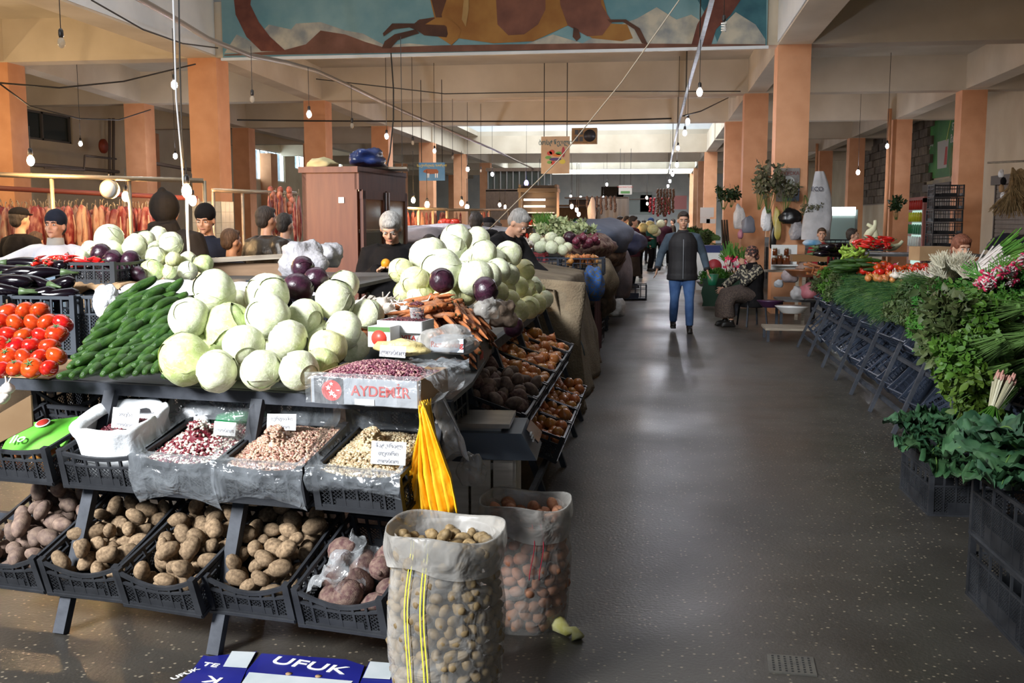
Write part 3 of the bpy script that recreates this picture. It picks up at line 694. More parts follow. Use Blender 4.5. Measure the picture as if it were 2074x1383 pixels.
# price cards
M_card = mat('white_price_card', (.72, .73, .72), .7); M_ink = mat('grey_pencil_ink', (.3, .3, .33), .8); M_inkd = mat('dark_ink', (.06, .06, .09), .7)
def card(p, w, h, lines, label, tilt=-12, yaw=0, sz=.022):
    t = thing('price_card', label, 'price card', tuple(p)); t.rotation_euler = (rad(90+tilt), rad(U(-3, 3)), SA+rad(yaw))
    b = MB(); b.grid(lambda u, v: (-w/2+w*u, -h/2+h*v, .004*sin(pi*u)), 8, 2); b.grid(lambda u, v: (w/2-w*u, -h/2+h*v, .004*sin(pi*u)-.0012), 8, 2); b.build('card', M_card, t)
    for i, l in enumerate(lines): text(l, t, (0, h/2-(i+.7)*h/len(lines)+.004, .0062), (0, 0, 0), sz, M_ink, ext=.0003)
card(cratept(c2, .02, .2, .225), .13, .085, ['ადესა', 'ლობიო'], 'white handwritten card standing in the white bean sack')
card(cratept(mid[2], .1, .22, .2), .1, .055, ['ლობიო'], 'white handwritten card in the speckled beans')
card(cratept(mid[3], -.03, .26, .225), .13, .065, ['სერგიანი', 'ლობიო'], 'white handwritten card standing in the pink beans', sz=.02)
card(cratept(mid[4], .1, .1, .205), .14, .085, ['ნატურალ', 'თეთრი', 'ლობიო'], 'white handwritten card leaning in the beige beans', sz=.022)
# green bottle
M_gbot = mat('green_bottle_plastic', (.01, .2, .06), .1, alpha=.75)
p = SP(-1.05, .5, .8); t = thing('plastic_bottle', 'empty green plastic bottle lying behind the speckled beans', 'bottle', tuple(p), 0); t.rotation_euler = (0, rad(80), SA)
b = MB(); b.tube([(0, 0, 0), (0, 0, .02), (0, 0, .14), (0, 0, .18), (0, 0, .2)], [.03, .034, .034, .015, .013], 14); b.build('bottle_body', M_gbot, t)
b = MB(); b.tube([(0, 0, .2), (0, 0, .222)], .017, 12); b.build('cap', mat('green_cap', (.02, .35, .12), .4), t)
# white crumpled bag between
def lump(name, label, cat, c, r, m, seed=0, amp=.35, sc=1.6, seg=26, rg=18, group=None):
    b = MB()
    def f(v):
        k = 1+amp*nz(v+Vector((seed, 0, 0)), sc)+amp*.4*abs(nz(v+Vector((seed, 4, 0)), sc*3)); return Vector((v.x*k, v.y*k, max(v.z*k, -.8)))
    b.ell((0, 0, 0), r, seg, rg, 0, fn=f); o = b.build(name, m, None, tuple(c)); return tag(o, label, cat, group)
M_bagw = mat('white_bag_plastic', (.72, .73, .75), .3, bump=.8, bs=22)
lump('carrier_bag', 'white crumpled carrier bag between the dark bean sack and speckled beans', 'bag', SP(-1.17, .52, .8), (.09, .07, .06), M_bagw, 3)
# spare dark crates behind the middle tier
for k, lx in enumerate((-1.9, -1.45, -1.02, -.3)):
    crate(SP(lx, .62, .62), (rad(8), 0, SA), 'empty black crate standing behind the middle tier, %s' % ['far left one', 'above the white sack', 'above the speckled beans', 'above the beige beans'][k], None, .4, .4, .26)
# cardboard tray with purple beans
M_cardb = mat('brown_cardboard', (.3, .18, .09), .8, (.36, .23, .12), 6); M_cardp = mat('grey_white_printed_card', (.26, .28, .31), .35, (.36, .38, .41), 4)
M_redp = mat('red_print', (.5, .03, .02), .5); M_blkp = mat('black_print', (.03, .03, .035), .4)
pa = P(632, 800, 3.93); pb = P(846, 818, 3.80); az = atan2(pb.y-pa.y, pb.x-pa.x); tw = (pb-pa).length
t = thing('cardboard_tray', 'printed cardboard fruit tray with red lettering heaped with purple beans', 'box', (pa.x, pa.y, TZ), az); t.rotation_euler = (rad(2), 0, az)
b = MB(); b.box((tw/2, .0, .05), (tw, .006, .1)); b.build('front_panel', M_cardp, t)
b = MB(); b.box((tw/2, .30, .05), (tw, .006, .1)); b.build('back_panel', M_cardb, t)
for sx in (0, tw): b = MB(); b.box((sx, .15, .05), (.006, .3, .1)); b.build('side_panel', M_cardb, t)
b = MB(); b.box((tw/2, .15, .003), (tw, .3, .006)); b.build('bottom', M_cardb, t)
b = MB(); b.box((tw*.17, -.004, .05), (tw*.28, .002, .098)); b.build('black_band', M_blkp, t)
b = MB()
for k in range(24): a = k/24*2*pi; 
b.prism([(tw*.2+.042*cos(a), -.0055, .05+.04*sin(a)) for a in [k/20*2*pi for k in range(20)]], (0, -.0005, 0)); b.build('emblem_disc', M_redp, t)
b = MB(); M_wp = mat('white_print', (.8, .8, .78), .5)
for (x, z, r) in ((.17, .06, .012), (.2, .04, .014), (.23, .03, .01), (.2, .075, .009)):
    b.prism([(tw*x+r*(1 if k % 2 == 0 else .45)*cos(k*pi/5+.3), -.0065, z+r*(1 if k % 2 == 0 else .45)*sin(k*pi/5+.3)) for k in range(10)], (0, -.0004, 0))
b.build('emblem_stars', M_wp, t)
b = MB(); b.box((tw*.51, -.005, .012), (.08, .003, .022)); b.build('paper_label', M_wp, t)
text('AYDEMİR', t, (tw*.66, -.0045, .052), (pi/2, 0, 0), .055, M_redp, ext=.001, sx=1.0)
def trayH(x, y): return .085+.055*max(0, 1-((x-tw/2)/(tw/2))**2-((y-.15)/.15)**2)
b = MB(); b.grid(lambda u, v: (.01+(tw-.02)*u, .01+.28*v, trayH(.01+(tw-.02)*u, .01+.28*v)-.003), 12, 10)
for i in range(2600):
    x, y = U(.01, tw-.01), U(.008, .29); s = .0085*U(.8, 1.15); b.ell((x, y, trayH(x, y)+U(0, .003)), (s, s*.62, s*.55), 6, 4, random.randrange(4), Euler((U(-.6, .6), U(-.6, .6), U(0, 6.3))).to_matrix())
Mt = t.matrix_basis.copy(); o = b.build('purple_beans', BM_purp); o.matrix_world = Matrix.LocRotScale(t.location, t.rotation_euler, None); tag(o, 'purple speckled beans mounded in the printed cardboard tray', 'beans', None, 'stuff')
def wrapfn(u, v):
    x = -.02+(tw+.04)*u; w_ = .012*nz((u*8, v*6, 3), 1)
    if v < .5: return Mtr @ Vector((x, -.014+w_, .0+.105*(v/.5)))
    return Mtr @ Vector((x, -.014+.05*(v-.5)/.5, .105+.012*sin(pi*v)+w_*.4))
Mtr = Matrix.LocRotScale(t.location, t.rotation_euler, None)
drape('wrap_film', 'clear film wrapped over the front of the printed tray', 'plastic film', wrapfn, 40, 12, M_film)
drape('wrap_film', 'shiny clear film bulging from the right side of the printed tray', 'plastic film', lambda u, v: Mtr @ Vector((tw+.01+.07*sin(pi*v)+.02*nz((u*5, v*5, 1), 1), .0+.36*u, -.0+.13*v+.02*nz((u*4, v*4, 9), 1))), 20, 14, M_film)
card(Mtr @ Vector((.23, .24, .165)), .11, .045, ['ლობიო'], 'small white handwritten card above the purple beans', sz=.028)
# cabbages of the front heap: (px, py, radius px, camera distance, proto)
CF = [(374, 728, 57, 4.22, 'g'), (440, 752, 46, 4.14, 'w'), (530, 750, 45, 4.12, 'w'), (606, 750, 43, 4.08, 'w'), (494, 700, 45, 4.3, 'w'), (584, 688, 43, 4.32, 'w'), (462, 664, 53, 4.48, 'g'), (383, 643, 43, 4.42, 'w'), (434, 590, 47, 4.6, 'w'), (542, 641, 48, 4.46, 'w'), (541, 598, 47, 4.7, 'w'), (618, 642, 39, 4.6, 'w'), (478, 618, 34, 4.85, 'w'), (679, 607, 44, 4.68, 'w'), (696, 669, 42, 4.5, 'w'), (745, 637, 35, 4.75, 'w'), (664, 704, 42, 4.34, 'y'), (696, 578, 33, 5.0, 'w'), (614, 543, 26, 5.15, 'p'), (641, 566, 27, 5.05, 'p'), (604, 583, 33, 4.9, 'p'),
      (650, 740, 40, 4.22, 'g'), (420, 700, 44, 4.5, 'g'), (480, 735, 40, 4.5, 'w'), (570, 715, 42, 4.55, 'w'), (640, 680, 40, 4.65, 'w'), (540, 690, 40, 4.75, 'w'), (715, 700, 38, 4.6, 'w'), (400, 740, 36, 4.6, 'g')]
def place_cabs(L_, where, grp, tmul=1., labs=None):
    pr = {'g': P_cabg, 'w': P_cab, 'y': P_caby, 'p': P_cabp}; col = {'g': 'green cabbage', 'w': 'pale green cabbage', 'y': 'yellowish cabbage', 'p': 'dark purple cabbage'}
    for i, (px, py, r, D, k) in enumerate(L_):
        p = P(px, py, D); item(random.choice(pr[k]), p, (U(0, 6.3), U(0, 6.3), U(0, 6.3)), r*D/FPX*tmul*.96, (labs[i] if labs else col[k]+' '+where), 'cabbage', grp+(' purple' if k == 'p' else '')+(' green' if k == 'g' else '')+(' yellow' if k == 'y' else ''))
CL = ['big green cabbage at the lower left corner of the front heap, touching the cucumbers', 'pale cabbage on the table edge right of the big green corner cabbage', 'pale cabbage on the table edge, second left of the bean tray', 'pale cabbage on the table edge directly left of the printed bean tray', 'pale cabbage resting on the two middle cabbages of the table edge row', 'pale cabbage resting above the one beside the bean tray', 'large green cabbage deep in the heap, under the topmost left cabbage', 'pale cabbage beside the top of the cucumbers, above the big green one', 'topmost cabbage at the left of the front heap', 'bright pale cabbage in the centre of the front heap', 'upper cabbage in the centre of the front heap, left of the purple ones', 'shaded pale cabbage right of the bright central one', 'half hidden cabbage behind the topmost left one', 'bright cabbage below the garlic box, upper right of the front heap', 'pale cabbage at the right of the heap behind the tomato printed box', 'right end cabbage of the heap below the garlic box', 'yellowish cabbage low at the right end of the heap, behind the bean tray', 'rear cabbage between the purple ones and the garlic box', 'purple cabbage at the back on top of the front heap', 'purple cabbage behind right of the biggest purple one', 'biggest purple cabbage in the front heap']
place_cabs(CF[:21], '', 'front heap cabbages', 1., CL)
place_cabs(CF[21:], 'in the big heap at the front of the stall', 'front heap cabbages', .95)
# cucumbers
k = 0
for j in range(10):
    y = 758-17.5*j; xl = 128+j*13; xr = 338 - (0 if j < 7 else (j-6)*6); n = int((xr-xl)/21)+1
    for i in range(n):
        px = xl+(xr-xl)*i/max(1, n-1)+U(-4, 4); D = 4.2+.055*j; f = j/9
        p = P(px, y+U(-4, 4)-(3 if i % 2 else 0), D); d = Vector((.15+.45*f+U(-.15, .15), 1-.45*f, .08+.4*f+U(-.08, .08)))
        p = p+d.normalized()*.055
        item(random.choice(P_cuc), p, qrot(-d, U(0, 6)), (.215, .215, .155), 'green cucumber in the stacked heap between tomatoes and cabbages', 'cucumber', 'cucumbers stacked on the front table')
# tomatoes
for j in range(6):
    y = 746-23*j; n = 7 if j < 5 else 4
    for i in range(n):
        px = -30+32*i+(16 if j % 2 else 0)+U(-3, 3)
        if px > 118-12*max(0, j-3)+(40 if j > 3 else 0): continue
        D = 4.27+.07*j; item(random.choice(P_tom), P(px, y+U(-3, 3), D), (U(.1, 1.), U(-.4, .4), U(0, 6.3)), 21.5*D/FPX*U(.88, 1.12), 'red tomato in the heap left of the cucumbers', 'tomato', 'tomatoes on the front table')
b = MB(); b.prism([SP(-2.5, .36, TZ), SP(-1.8, .36, TZ), SP(-1.9, .9, TZ), SP(-2.5, .9, TZ)], (0, 0, .004)); tag(b.build('cardboard_sheet', M_cardb), 'flat cardboard sheet under the tomatoes', 'cardboard')
# garlic under the table at the far left edge, and brown carton
for k in range(9):
    item(random.choice(P_gar), P(4+U(-14, 16), 797+U(-12, 14), 4.25), (U(-.5, .5), U(-.5, .5), U(0, 6)), .026, 'white garlic bulb in the brown carton under the table at far left', 'garlic', 'garlic bulbs in the brown carton')
b = MB(); q0, q1 = P(-40, 860, 4.2), P(62, 800, 4.28); b.prism([q0, q1, q1+Vector((0, 0, -.13)), q0+Vector((0, 0, -.11))], (.003, .006, 0)); tag(b.build('carton_side', M_cardb), 'brown carton wall leaning under the table at far left', 'carton')
# ------------------------------------------------------------------ back tier of the same stall (upper crates, cloth and produce)
ZT2 = 1.285
xa = P(-60, 600, 5.2); 
k = 0
for i, px in enumerate((-48, 84, 222, 330, 455, 560)):
    p = P(px, 645, 5.16); c = crate((p.x, p.y, .985), (0, 0, rad(-2)), 'dark grey ventilated crate holding up the cloth, %s' % ['at the frame edge', 'behind the left tomatoes', 'behind the white bag', 'behind the cucumber tops', 'behind the top cabbage', 'behind the purple cabbages'][i], None, .36 if i in (1, 2) else .3, .4, .29, m=M_crateg, name='ventilated_crate', dip=0.)
b = MB(); pl, pr_ = P(-90, 600, 5.2), P(640, 600, 5.2); b.box(((pl.x+pr_.x)/2, 6.15, ZT2-.012), (pr_.x-pl.x, 1.95, .02)); o = b.build('upper_board', M_board); tag(o, 'dark board on crates carrying the rear display of the front stall', 'board')
M_cloth = mat('white_table_cloth', (.72, .7, .8), .8, (.8, .8, .86), 5, bump=.4, bs=14)
def clothfn(x0, x1, s):
    def f(u, v):
        x = x0+(x1-x0)*u; w_ = .02*nz((u*9+s, v*3, 0), 1)
        if v < .3: return (x, 5.12+w_-.02*sin(u*13), ZT2+.012-.05*(1-v/.3)*(.6+.4*sin(u*11+s)))
        return (x, 5.14+w_+(v-.3)*.6, ZT2+.01+.03*abs(nz((u*7, v*4, s), 1))+.01*sin(pi*v))
    return f
x1 = P(190, 600, 5.2).x
drape('table_cloth', 'white cloth edge under the aubergines, left half of the rear display', 'cloth', clothfn(pl.x, P(78, 600, 5.2).x, 0), 30, 12, M_cloth, th=.003)
drape('table_cloth', 'rumpled white cloth laid along the rear display behind the cucumbers', 'cloth', clothfn(P(185, 600, 5.2).x, P(640, 600, 5.2).x, 3), 60, 12, M_cloth, th=.003)
drape('paper_sheet', 'brown wrapping paper sticking out under the aubergines', 'paper', clothfn(P(76, 600, 5.2).x, P(190, 600, 5.2).x, 7), 24, 10, M_cardb, th=.002)
for i, (px, py, ang, D) in enumerate([(10, 575, .1, 5.3), (60, 578, -.1, 5.32), (108, 577, .05, 5.33), (20, 560, 0, 5.4), (70, 561, .15, 5.42), (115, 563, -.3, 5.45), (-8, 548, .1, 5.5), (40, 546, -.05, 5.5), (90, 548, -.2, 5.52), (20, 534, .2, 5.6), (60, 534, -.15, 5.6), (100, 542, -.5, 5.6), (5, 527, 0, 5.7), (45, 524, .1, 5.72), (-25, 566, 0, 5.4), (-20, 540, 0, 5.6)]):
    d = Vector((cos(ang), .25*sin(i), sin(-ang)*.7)); d = -d if i % 4 else d; item(random.choice(P_aub), P(px, py+12, D), qrot(d, U(0, 6)), (.21, .21, .26), 'glossy black aubergine in the heap at far left on the rear display', 'aubergine', 'aubergines on the rear display')
p = P(173, 580, 5.55); c = crate((p.x-.0, p.y, ZT2+.01), (0, 0, rad(-1)), 'black crate with red peppers on top beside the aubergines', None, .34, .34, .13, dip=0)
for i in range(34):
    a = U(0, 6.3); p = P(U(78, 205), U(523, 540), U(5.55, 5.85)); item(random.choice(P_chi), p, (pi/2+U(-.4, .4), U(-.4, .4), a), .1*U(.8, 1.1), 'long red pepper heaped on the crate before the vendor in white', 'pepper', 'red peppers on the rear display')
CB = [(222, 484, 32, 6.3, 'w'), (273, 498, 27, 6.1, 'w'), (294, 487, 22, 6.3, 'w'), (320, 478, 21, 6.5, 'w'), (347, 494, 26, 6.1, 'w'), (316, 521, 23, 6.0, 'w'), (307, 549, 26, 5.8, 'g'), (351, 525, 17, 6.0, 'y'), (381, 527, 19, 6.1, 'w'), (412, 534, 21, 6.0, 'g'), (380, 549, 21, 5.9, 'w'), (343, 551, 15, 5.8, 'g'), (183, 505, 19, 6.3, 'w'), (227, 508, 24, 6.1, 'w'), (165, 520, 15, 6.2, 'w'), (313, 504, 18, 6.3, 'w'), (205, 514, 22, 5.95, 'p'), (228, 527, 22, 5.85, 'p'), (265, 528, 22, 5.85, 'p'), (240, 552, 20, 5.75, 'p'), (280, 556, 18, 5.7, 'p'), (213, 556, 15, 5.7, 'p'), (290, 527, 26, 6.3, 'w'), (250, 520, 24, 6.4, 'w'), (350, 550, 22, 6.25, 'w')]
place_cabs(CB, 'on the rear display in front of the hooded man', 'rear display cabbages')
# white bag poking up behind cucumbers
lump('carrier_bag', 'small white carrier bag standing behind the cucumbers', 'bag', P(215, 612, 4.85), (.06, .05, .085), M_bagw, 9, .25)
# garlic box and garlic
p = P(742, 628, 5.0); t = thing('garlic_box', 'black printed cardboard box under the garlic heap', 'box', (p.x, p.y+.0, TZ), rad(-14))
b = MB()
for (cx, cy, sx, sy) in ((0, 0, .3, .012), (0, .26, .3, .012), (-.15, .13, .012, .26), (.15, .13, .012, .26)): b.box((cx, cy, .12), (sx, sy, .24))
b.box((0, .13, .15), (.28, .25, .01)); b.build('box_wall', mat('black_printed_card', (.02, .022, .02), .4), t)
text('ᲞᲝᲛᲘᲓᲝᲠᲘ'.lower() if False else 'Kondiliom', t, (-.02, -.008, .18), (pi/2, 0, 0), .045, mat('dark_green_print', (.03, .16, .05), .5))
b = MB(); b.tube([(0.09, -.007, .08), (.09, -.009, .08)], .035, 16); b.build('yellow_emblem', mat('yellow_print', (.5, .42, .03), .5), t)
Mg = Matrix.Translation(t.location) @ Matrix.Rotation(rad(-14), 4, 'Z')
for (x, y, z, q) in heap(62, .03, lambda x, y: (x/.25)**2+((y-.14)/.2)**2 < 1, lambda x, y: .2-.0*x, -.25, .25, -.05, .35, 30):
    item(random.choice(P_gar), Mg @ Vector((x*1.0, y, z)), (U(-1.2, 1.2), U(-1.2, 1.2), U(0, 6.3)), q*.92, 'white garlic bulb in the heap on the black box', 'garlic', 'garlic bulbs heaped on the black box')
# wooden trough and sacks behind
M_wood = mat('grey_weathered_wood', (.2, .16, .12), .75, (.32, .27, .21), 4, stretch=(1, 12, 12), bump=.2, bs=12)
M_ply = mat('brown_plywood', (.16, .09, .045), .7, (.22, .13, .07), 4, stretch=(1, 1, 6))
t = thing('wooden_trough', 'brown plywood trough with a grey plank rim behind the rear cabbages', 'trough', tuple(P(505, 545, 6.9)), rad(4))
b = MB(); b.box((0, 0, -.06), (.5, .02, .2)); b.build('front_board', M_ply, t)
b = MB(); b.bar((-.32, -.0, .055), (.38, .0, .095), .14, .03); b.build('rim_plank', M_wood, t)
b = MB(); b.bar((.26, .0, .02), (.36, .02, -.16), .03, .12); b.build('end_brace', M_wood, t)
b = MB(); b.box((0, .3, -.16), (.55, .6, .02)); b.build('trough_floor', M_ply, t)
M_gsack = mat('grey_translucent_sack', (.28, .27, .29), .4, (.42, .4, .42), 8, bump=1., bs=16)
lump('plastic_sack', 'big crumpled whitish plastic sack heap before the wooden fridge', 'sack', P(610, 527, 6.1), (.15, .13, .115), M_gsack, 2, .4, 1.3, 40, 28)
lump('plastic_sack', 'smaller crumpled grey sack right of the whitish heap', 'sack', P(660, 520, 6.4), (.1, .1, .08), M_gsack, 12, .4, 1.5, 30, 22)
crate((P(585, 560, 6.0).x, P(585, 560, 6.0).y, 1.16), (0, 0, .1), 'dark crate under the crumpled sack heap', None, .5, .35, .14)
# small goods at the right end of the front table
t = thing('seed_tray', 'shallow white tray of dark red beans beside the carrots', 'tray', tuple(P(822, 668, 4.45)), rad(-9))
b = MB(); b.box((0, 0, 0), (.2, .14, .01)); b.box((0, -.07, .02), (.2, .005, .05)); b.box((-.1, 0, .02), (.005, .14, .05)); b.box((.1, 0, .02), (.005, .14, .05)); b.box((0, .07, .02), (.2, .005, .05)); b.build('tray_body', mat('white_tray_card', (.7, .7, .7), .5), t)
tl = t.location.copy()
b = MB()
for i in range(700): x, y = U(-.095, .095), U(-.065, .065); s = .007*U(.8, 1.2); b.ell((x, y, .03+.015*cos(x*12)+U(0, .004)), (s, s*.7, s*.6), 6, 4, random.randrange(3), Euler((U(-.6, .6), U(-.6, .6), U(0, 6.3))).to_matrix())
o = b.build('dark_beans', BM_dark, None, tuple(tl), (0, 0, rad(-9))); tag(o, 'dark red beans spread in the shallow white tray', 'beans', None, 'stuff')
b = MB(); b.tube([(0, 0, 0), (0, 0, .06)], [.026, .033], 16, cap=False); b.tube([(0, 0, .058), (0, 0, .062)], [.035, .035], 16, cap=False); o = b.build('measuring_cup', M_cup, None, tuple(tl+Vector((.045, .02, .035)))); tag(o, 'clear cup of dark beans standing in the white tray', 'cup')
b = MB()
for i in range(160): a = U(0, 6.3); q = sqrt(RN())*.029; s = .007; z = .085-q*.4 if i > 60 else U(.01, .06); q = q if i > 60 else .026; b.ell((q*cos(a), q*sin(a), z), (s, s*.7, s*.6), 6, 4, random.randrange(3), Euler((U(-.6, .6), U(-.6, .6), U(0, 6.3))).to_matrix())
o = b.build('cup_beans', BM_dark, None, tuple(tl+Vector((.045, .02, .035)))); tag(o, 'dark beans filling the clear cup in the white tray', 'beans', None, 'stuff')
def pbox(px, py, D, w, d, h, az_, m, label, name='printed_box'):
    p = P(px, py, D); t = thing(name, label, 'box', tuple(p), az_); b = MB(); b.box((0, d/2, h/2), (w, d, h)); b.build('box_body', m, t); return t
t = pbox(768, 703, 4.3, .1, .1, .085, rad(-9), mat('white_tray_card', (.7, .7, .7), .5), 'small box printed with a red tomato on the front table')
b = MB(); b.tube([(0, -.001, .037), (0, -.003, .037)], .034, 18); b.build('tomato_print', mat('red_tomato_print', (.7, .06, .04), .4), t)
b = MB(); b.box((0, -.0005, .074), (.098, .001, .02)); b.build('leaf_print', mat('leaf_green_print', (.08, .2, .05), .5), t)
t = pbox(828, 696, 4.4, .11, .08, .045, rad(-9), mat('white_tray_card', (.7, .7, .7), .5), 'white carton with red letters behind the yellow bag')
text('VITA', t, (0, -.0015, .024), (pi/2, 0, 0), .03, M_redp)
t = pbox(905, 713, 4.2, .14, .16, .055, rad(-6), mat('blue_white_printed_card', (.55, .62, .72), .35), 'long printed carton with red letters inside a clear bag')
text('Rumseving', t, (0, -.0015, .03), (pi/2, 0, 0), .032, M_redp)
lump('clear_bag', 'puffy grey clear bag around the printed carton', 'plastic bag', P(908, 690, 4.28), (.12, .11, .06), M_milk, 5, .3, 1.4, 30, 20)
lump('yellow_bag', 'crumpled yellow plastic bag lying behind the purple beans', 'plastic bag', P(812, 706, 4.2), (.1, .055, .035), mat('yellow_bag_plastic', (.6, .45, .12), .3, (.75, .65, .35), 6, bump=.6, bs=20), 8, .4)
drape('plastic_sheet', 'shiny clear sheet spread behind the cardboard tray', 'plastic sheet', lambda u, v: P(800+150*u, 742-16*v, 4.0+.25*v)+Vector((0, 0, .02*nz((u*7, v*5, 2), 1))), 24, 14, M_filmh)
# ------------------------------------------------------------------ aisle side of the near stall: steel rack along +Y facing the aisle
XT = -.93
sr = thing('display_rack', 'dark steel rack of sloping legs along the aisle, carrying onion crates and pale cabbages', 'rack', (0, 0, 0))
for y in (4.85, 5.8, 6.82, 7.8, 8.45):
    b = MB(); b.bar((-.6, y, 0), (XT+.01, y, .93), .045, .035, up=(1, 0, 0)); b.build('post', M_post, sr)
    b = MB(); b.bar((-1.9, y, 0), (-1.9, y, .92), .04); b.build('rear_post', M_post, sr)
for (x, z) in ((-.63, .27), (-.76, .6), (-1.06, .42), (-1.2, .74)):
    b = MB(); b.bar((x, 4.75, z-.03), (x, 8.5, z-.03), .03, .03); b.build('rail', M_post, sr)
b = MB(); b.bar((XT, 4.6, .935), (XT, 8.5, .935), .04, .06); b.build('table_edge', M_post, sr)
b = MB(); b.box((-1.65, 6.75, .945), (1.42, 3.5, .02)); b.build('table_board', M_board, sr)
AZR = rad(90)  # local +y pointing to -x : crate depth runs away from the aisle
def sidecrate(x, y, z, label, tilt=20, w=.46, m=None): return crate((x, y, z), Rz(rad(tilt), rad(90)).to_euler(), label, None, w, .44, .15, m=m, dip=.06)
ys = [5.05, 5.53, 6.02, 6.5, 6.98, 7.46]
ul = ['nearest of the upper aisle tier, behind the scale', 'second of the upper aisle tier, with beetroots', 'third of the upper aisle tier, first with onions', 'fourth of the upper aisle tier, with onions', 'fifth of the upper aisle tier, with onions', 'last of the upper aisle tier, with onions']
for i, y in enumerate(ys):
    c = sidecrate(-.66, y, .585, 'black crate '+ul[i])
    if i < 2: fill(c, P_beet+P_potd, 38, .042, .46, .44, .15, 'dusty beetroot in the upper aisle crates behind the scale', 'beetroot', 'beetroots on the upper aisle tier', over=.15, nz0=.06)
    else: fill(c, P_oni, 30, .037, .46, .44, .15, 'golden onion in the crates on the upper aisle tier', 'onion', 'onions on the upper aisle tier', over=.17, rot='any', nz0=.075)
ll = ['nearest of the lower aisle tier', 'second of the lower aisle tier', 'third of the lower aisle tier', 'fourth of the lower aisle tier', 'fifth of the lower aisle tier', 'last of the lower aisle tier']
for i, y in enumerate(ys):
    if i < 2: continue
    c = sidecrate(-.56, y, .27, 'black crate full of onions, '+ll[i])
    fill(c, P_oni, 30, .037, .46, .44, .15, 'golden onion in the crates on the lower aisle tier', 'onion', 'onions on the lower aisle tier', over=.17, nz0=.075)
# carrots in a low black tray
p0 = Vector((-1.3, 4.55, .955))
t = thing('carrot_tray', 'black printed tray under the big heap of carrots', 'box', (-1.1, 4.98, .955), rad(4))
b = MB()
for (cx, cy, sx, sy) in ((0, -.36, .52, .012), (0, .36, .52, .012), (-.26, 0, .012, .72), (.26, 0, .012, .72)): b.box((cx, cy, .06), (sx, sy, .12))
b.box((0, 0, .006), (.52, .72, .012)); b.build('tray_wall', mat('black_printed_card', (.02, .022, .02), .4), t)
text('Kuling', t, (.268, -.18, .06), (pi/2, 0, pi/2), .06, M_redp)
def carH(x, y): return .1+.2*max(0, 1-(x/.34)**2-(y/.46)**2)
for i in range(290):
    x = U(-.25, .25); y = U(-.36, .36); lay = i/290
    z = .955+carH(x, y)*(.55+.5*lay)+.0
    if x > .06: d = Vector((.6, -.8-.5*RN(), -.35+U(-.1, .1)))
    else: d = Vector((-1+U(0, .5), -.25+U(-.3, .3), -.12+U(-.1, .1)))
    if RN() < .3: d = -d
    item(random.choice(P_car), (-1.14+x*1.15, 5.0+y, z), qrot(d, U(0, 6)), (.17, .17, U(.2, .27)), 'earthy orange carrot in the heap on the black tray', 'carrot', 'carrots heaped on the side table')
# big second heap of pale cabbages, purple ones on its front
CS = [(868, 517, 41, 5.9, 'w'), (924, 483, 33, 6.5, 'w'), (966, 485, 28, 6.9, 'w'), (893, 548, 46, 5.6, 'w'), (917, 503, 30, 6.3, 'w'), (962, 562, 41, 5.6, 'w'), (979, 512, 29, 6.3, 'w'), (1030, 515, 29, 6.9, 'w'), (950, 528, 25, 6.3, 'w'), (1008, 549, 28, 6.2, 'w'), (1062, 548, 24, 7.1, 'y'), (1029, 556, 26, 6.4, 'w'), (812, 548, 27, 5.8, 'y'), (840, 569, 31, 5.5, 'y'), (1049, 580, 22, 6.8, 'y'), (1066, 583, 22, 7.1, 'y'), (1082, 574, 15, 7.5, 'w'), (1025, 588, 22, 6.4, 'y'), (1010, 592, 22, 6.1, 'y'), (1080, 582, 20, 7.3, 'w'), (1104, 606, 19, 7.5, 'w'), (1087, 615, 22, 7.1, 'y'), (1071, 623, 24, 6.7, 'y'), (1048, 630, 26, 6.3, 'y'), (895, 568, 27, 5.25, 'p'), (983, 588, 29, 5.25, 'p'), (1040, 662, 22, 5.8, 'p'), (1008, 622, 18, 5.4, 'p'),
      (1000, 530, 28, 6.8, 'w'), (930, 560, 34, 5.9, 'w'), (880, 590, 30, 5.6, 'y'), (940, 595, 28, 5.7, 'y'), (1055, 600, 24, 6.9, 'y'), (1070, 600, 22, 7.2, 'y'), (850, 600, 28, 5.5, 'y'), (900, 610, 30, 5.5, 'y'), (1030, 610, 26, 6.3, 'y'), (820, 590, 26, 5.7, 'y'), (990, 560, 30, 6.0, 'w'), (1090, 590, 18, 7.6, 'y')]
SL = ['big pale cabbage at the left of the side heap', 'pale cabbage at the very top of the side heap', 'pale cabbage behind the topmost one of the side heap', 'bright pale cabbage left of the centre, above the left purple one', 'pale cabbage between the top one and the bright left one', 'bright pale cabbage between the two purple ones', 'pale cabbage just below the top of the side heap', 'pale cabbage high on the right shoulder of the side heap', 'small cream cabbage tucked in the middle of the side heap', 'cream cabbage right of the bright one between the purple ones', 'yellowish cabbage at the right edge under the right shoulder', 'cream cabbage under the right shoulder cabbage', 'yellow cabbage at the far left of the side heap by the garlic', 'yellow cabbage behind the carrots at the left']
place_cabs(CS[:14], '', 'side heap cabbages', 1., SL)
place_cabs(CS[14:], 'in the lower right slope of the side heap above the onions', 'side heap cabbages low')
# leaf scraps and dry sack remnants between carrots and cabbages
lump('paper_sack', 'crumpled brown paper between carrots and purple cabbage', 'paper', P(1020, 640, 5.35), (.07, .09, .07), mat('brown_crumpled_paper', (.2, .13, .09), .8, (.3, .22, .16), 8, bump=.5), 4, .5)
lump('clear_bag', 'crumpled clear bag tucked right of the carrots', 'plastic bag', P(990, 625, 5.25), (.06, .1, .06), M_milk, 7, .5)
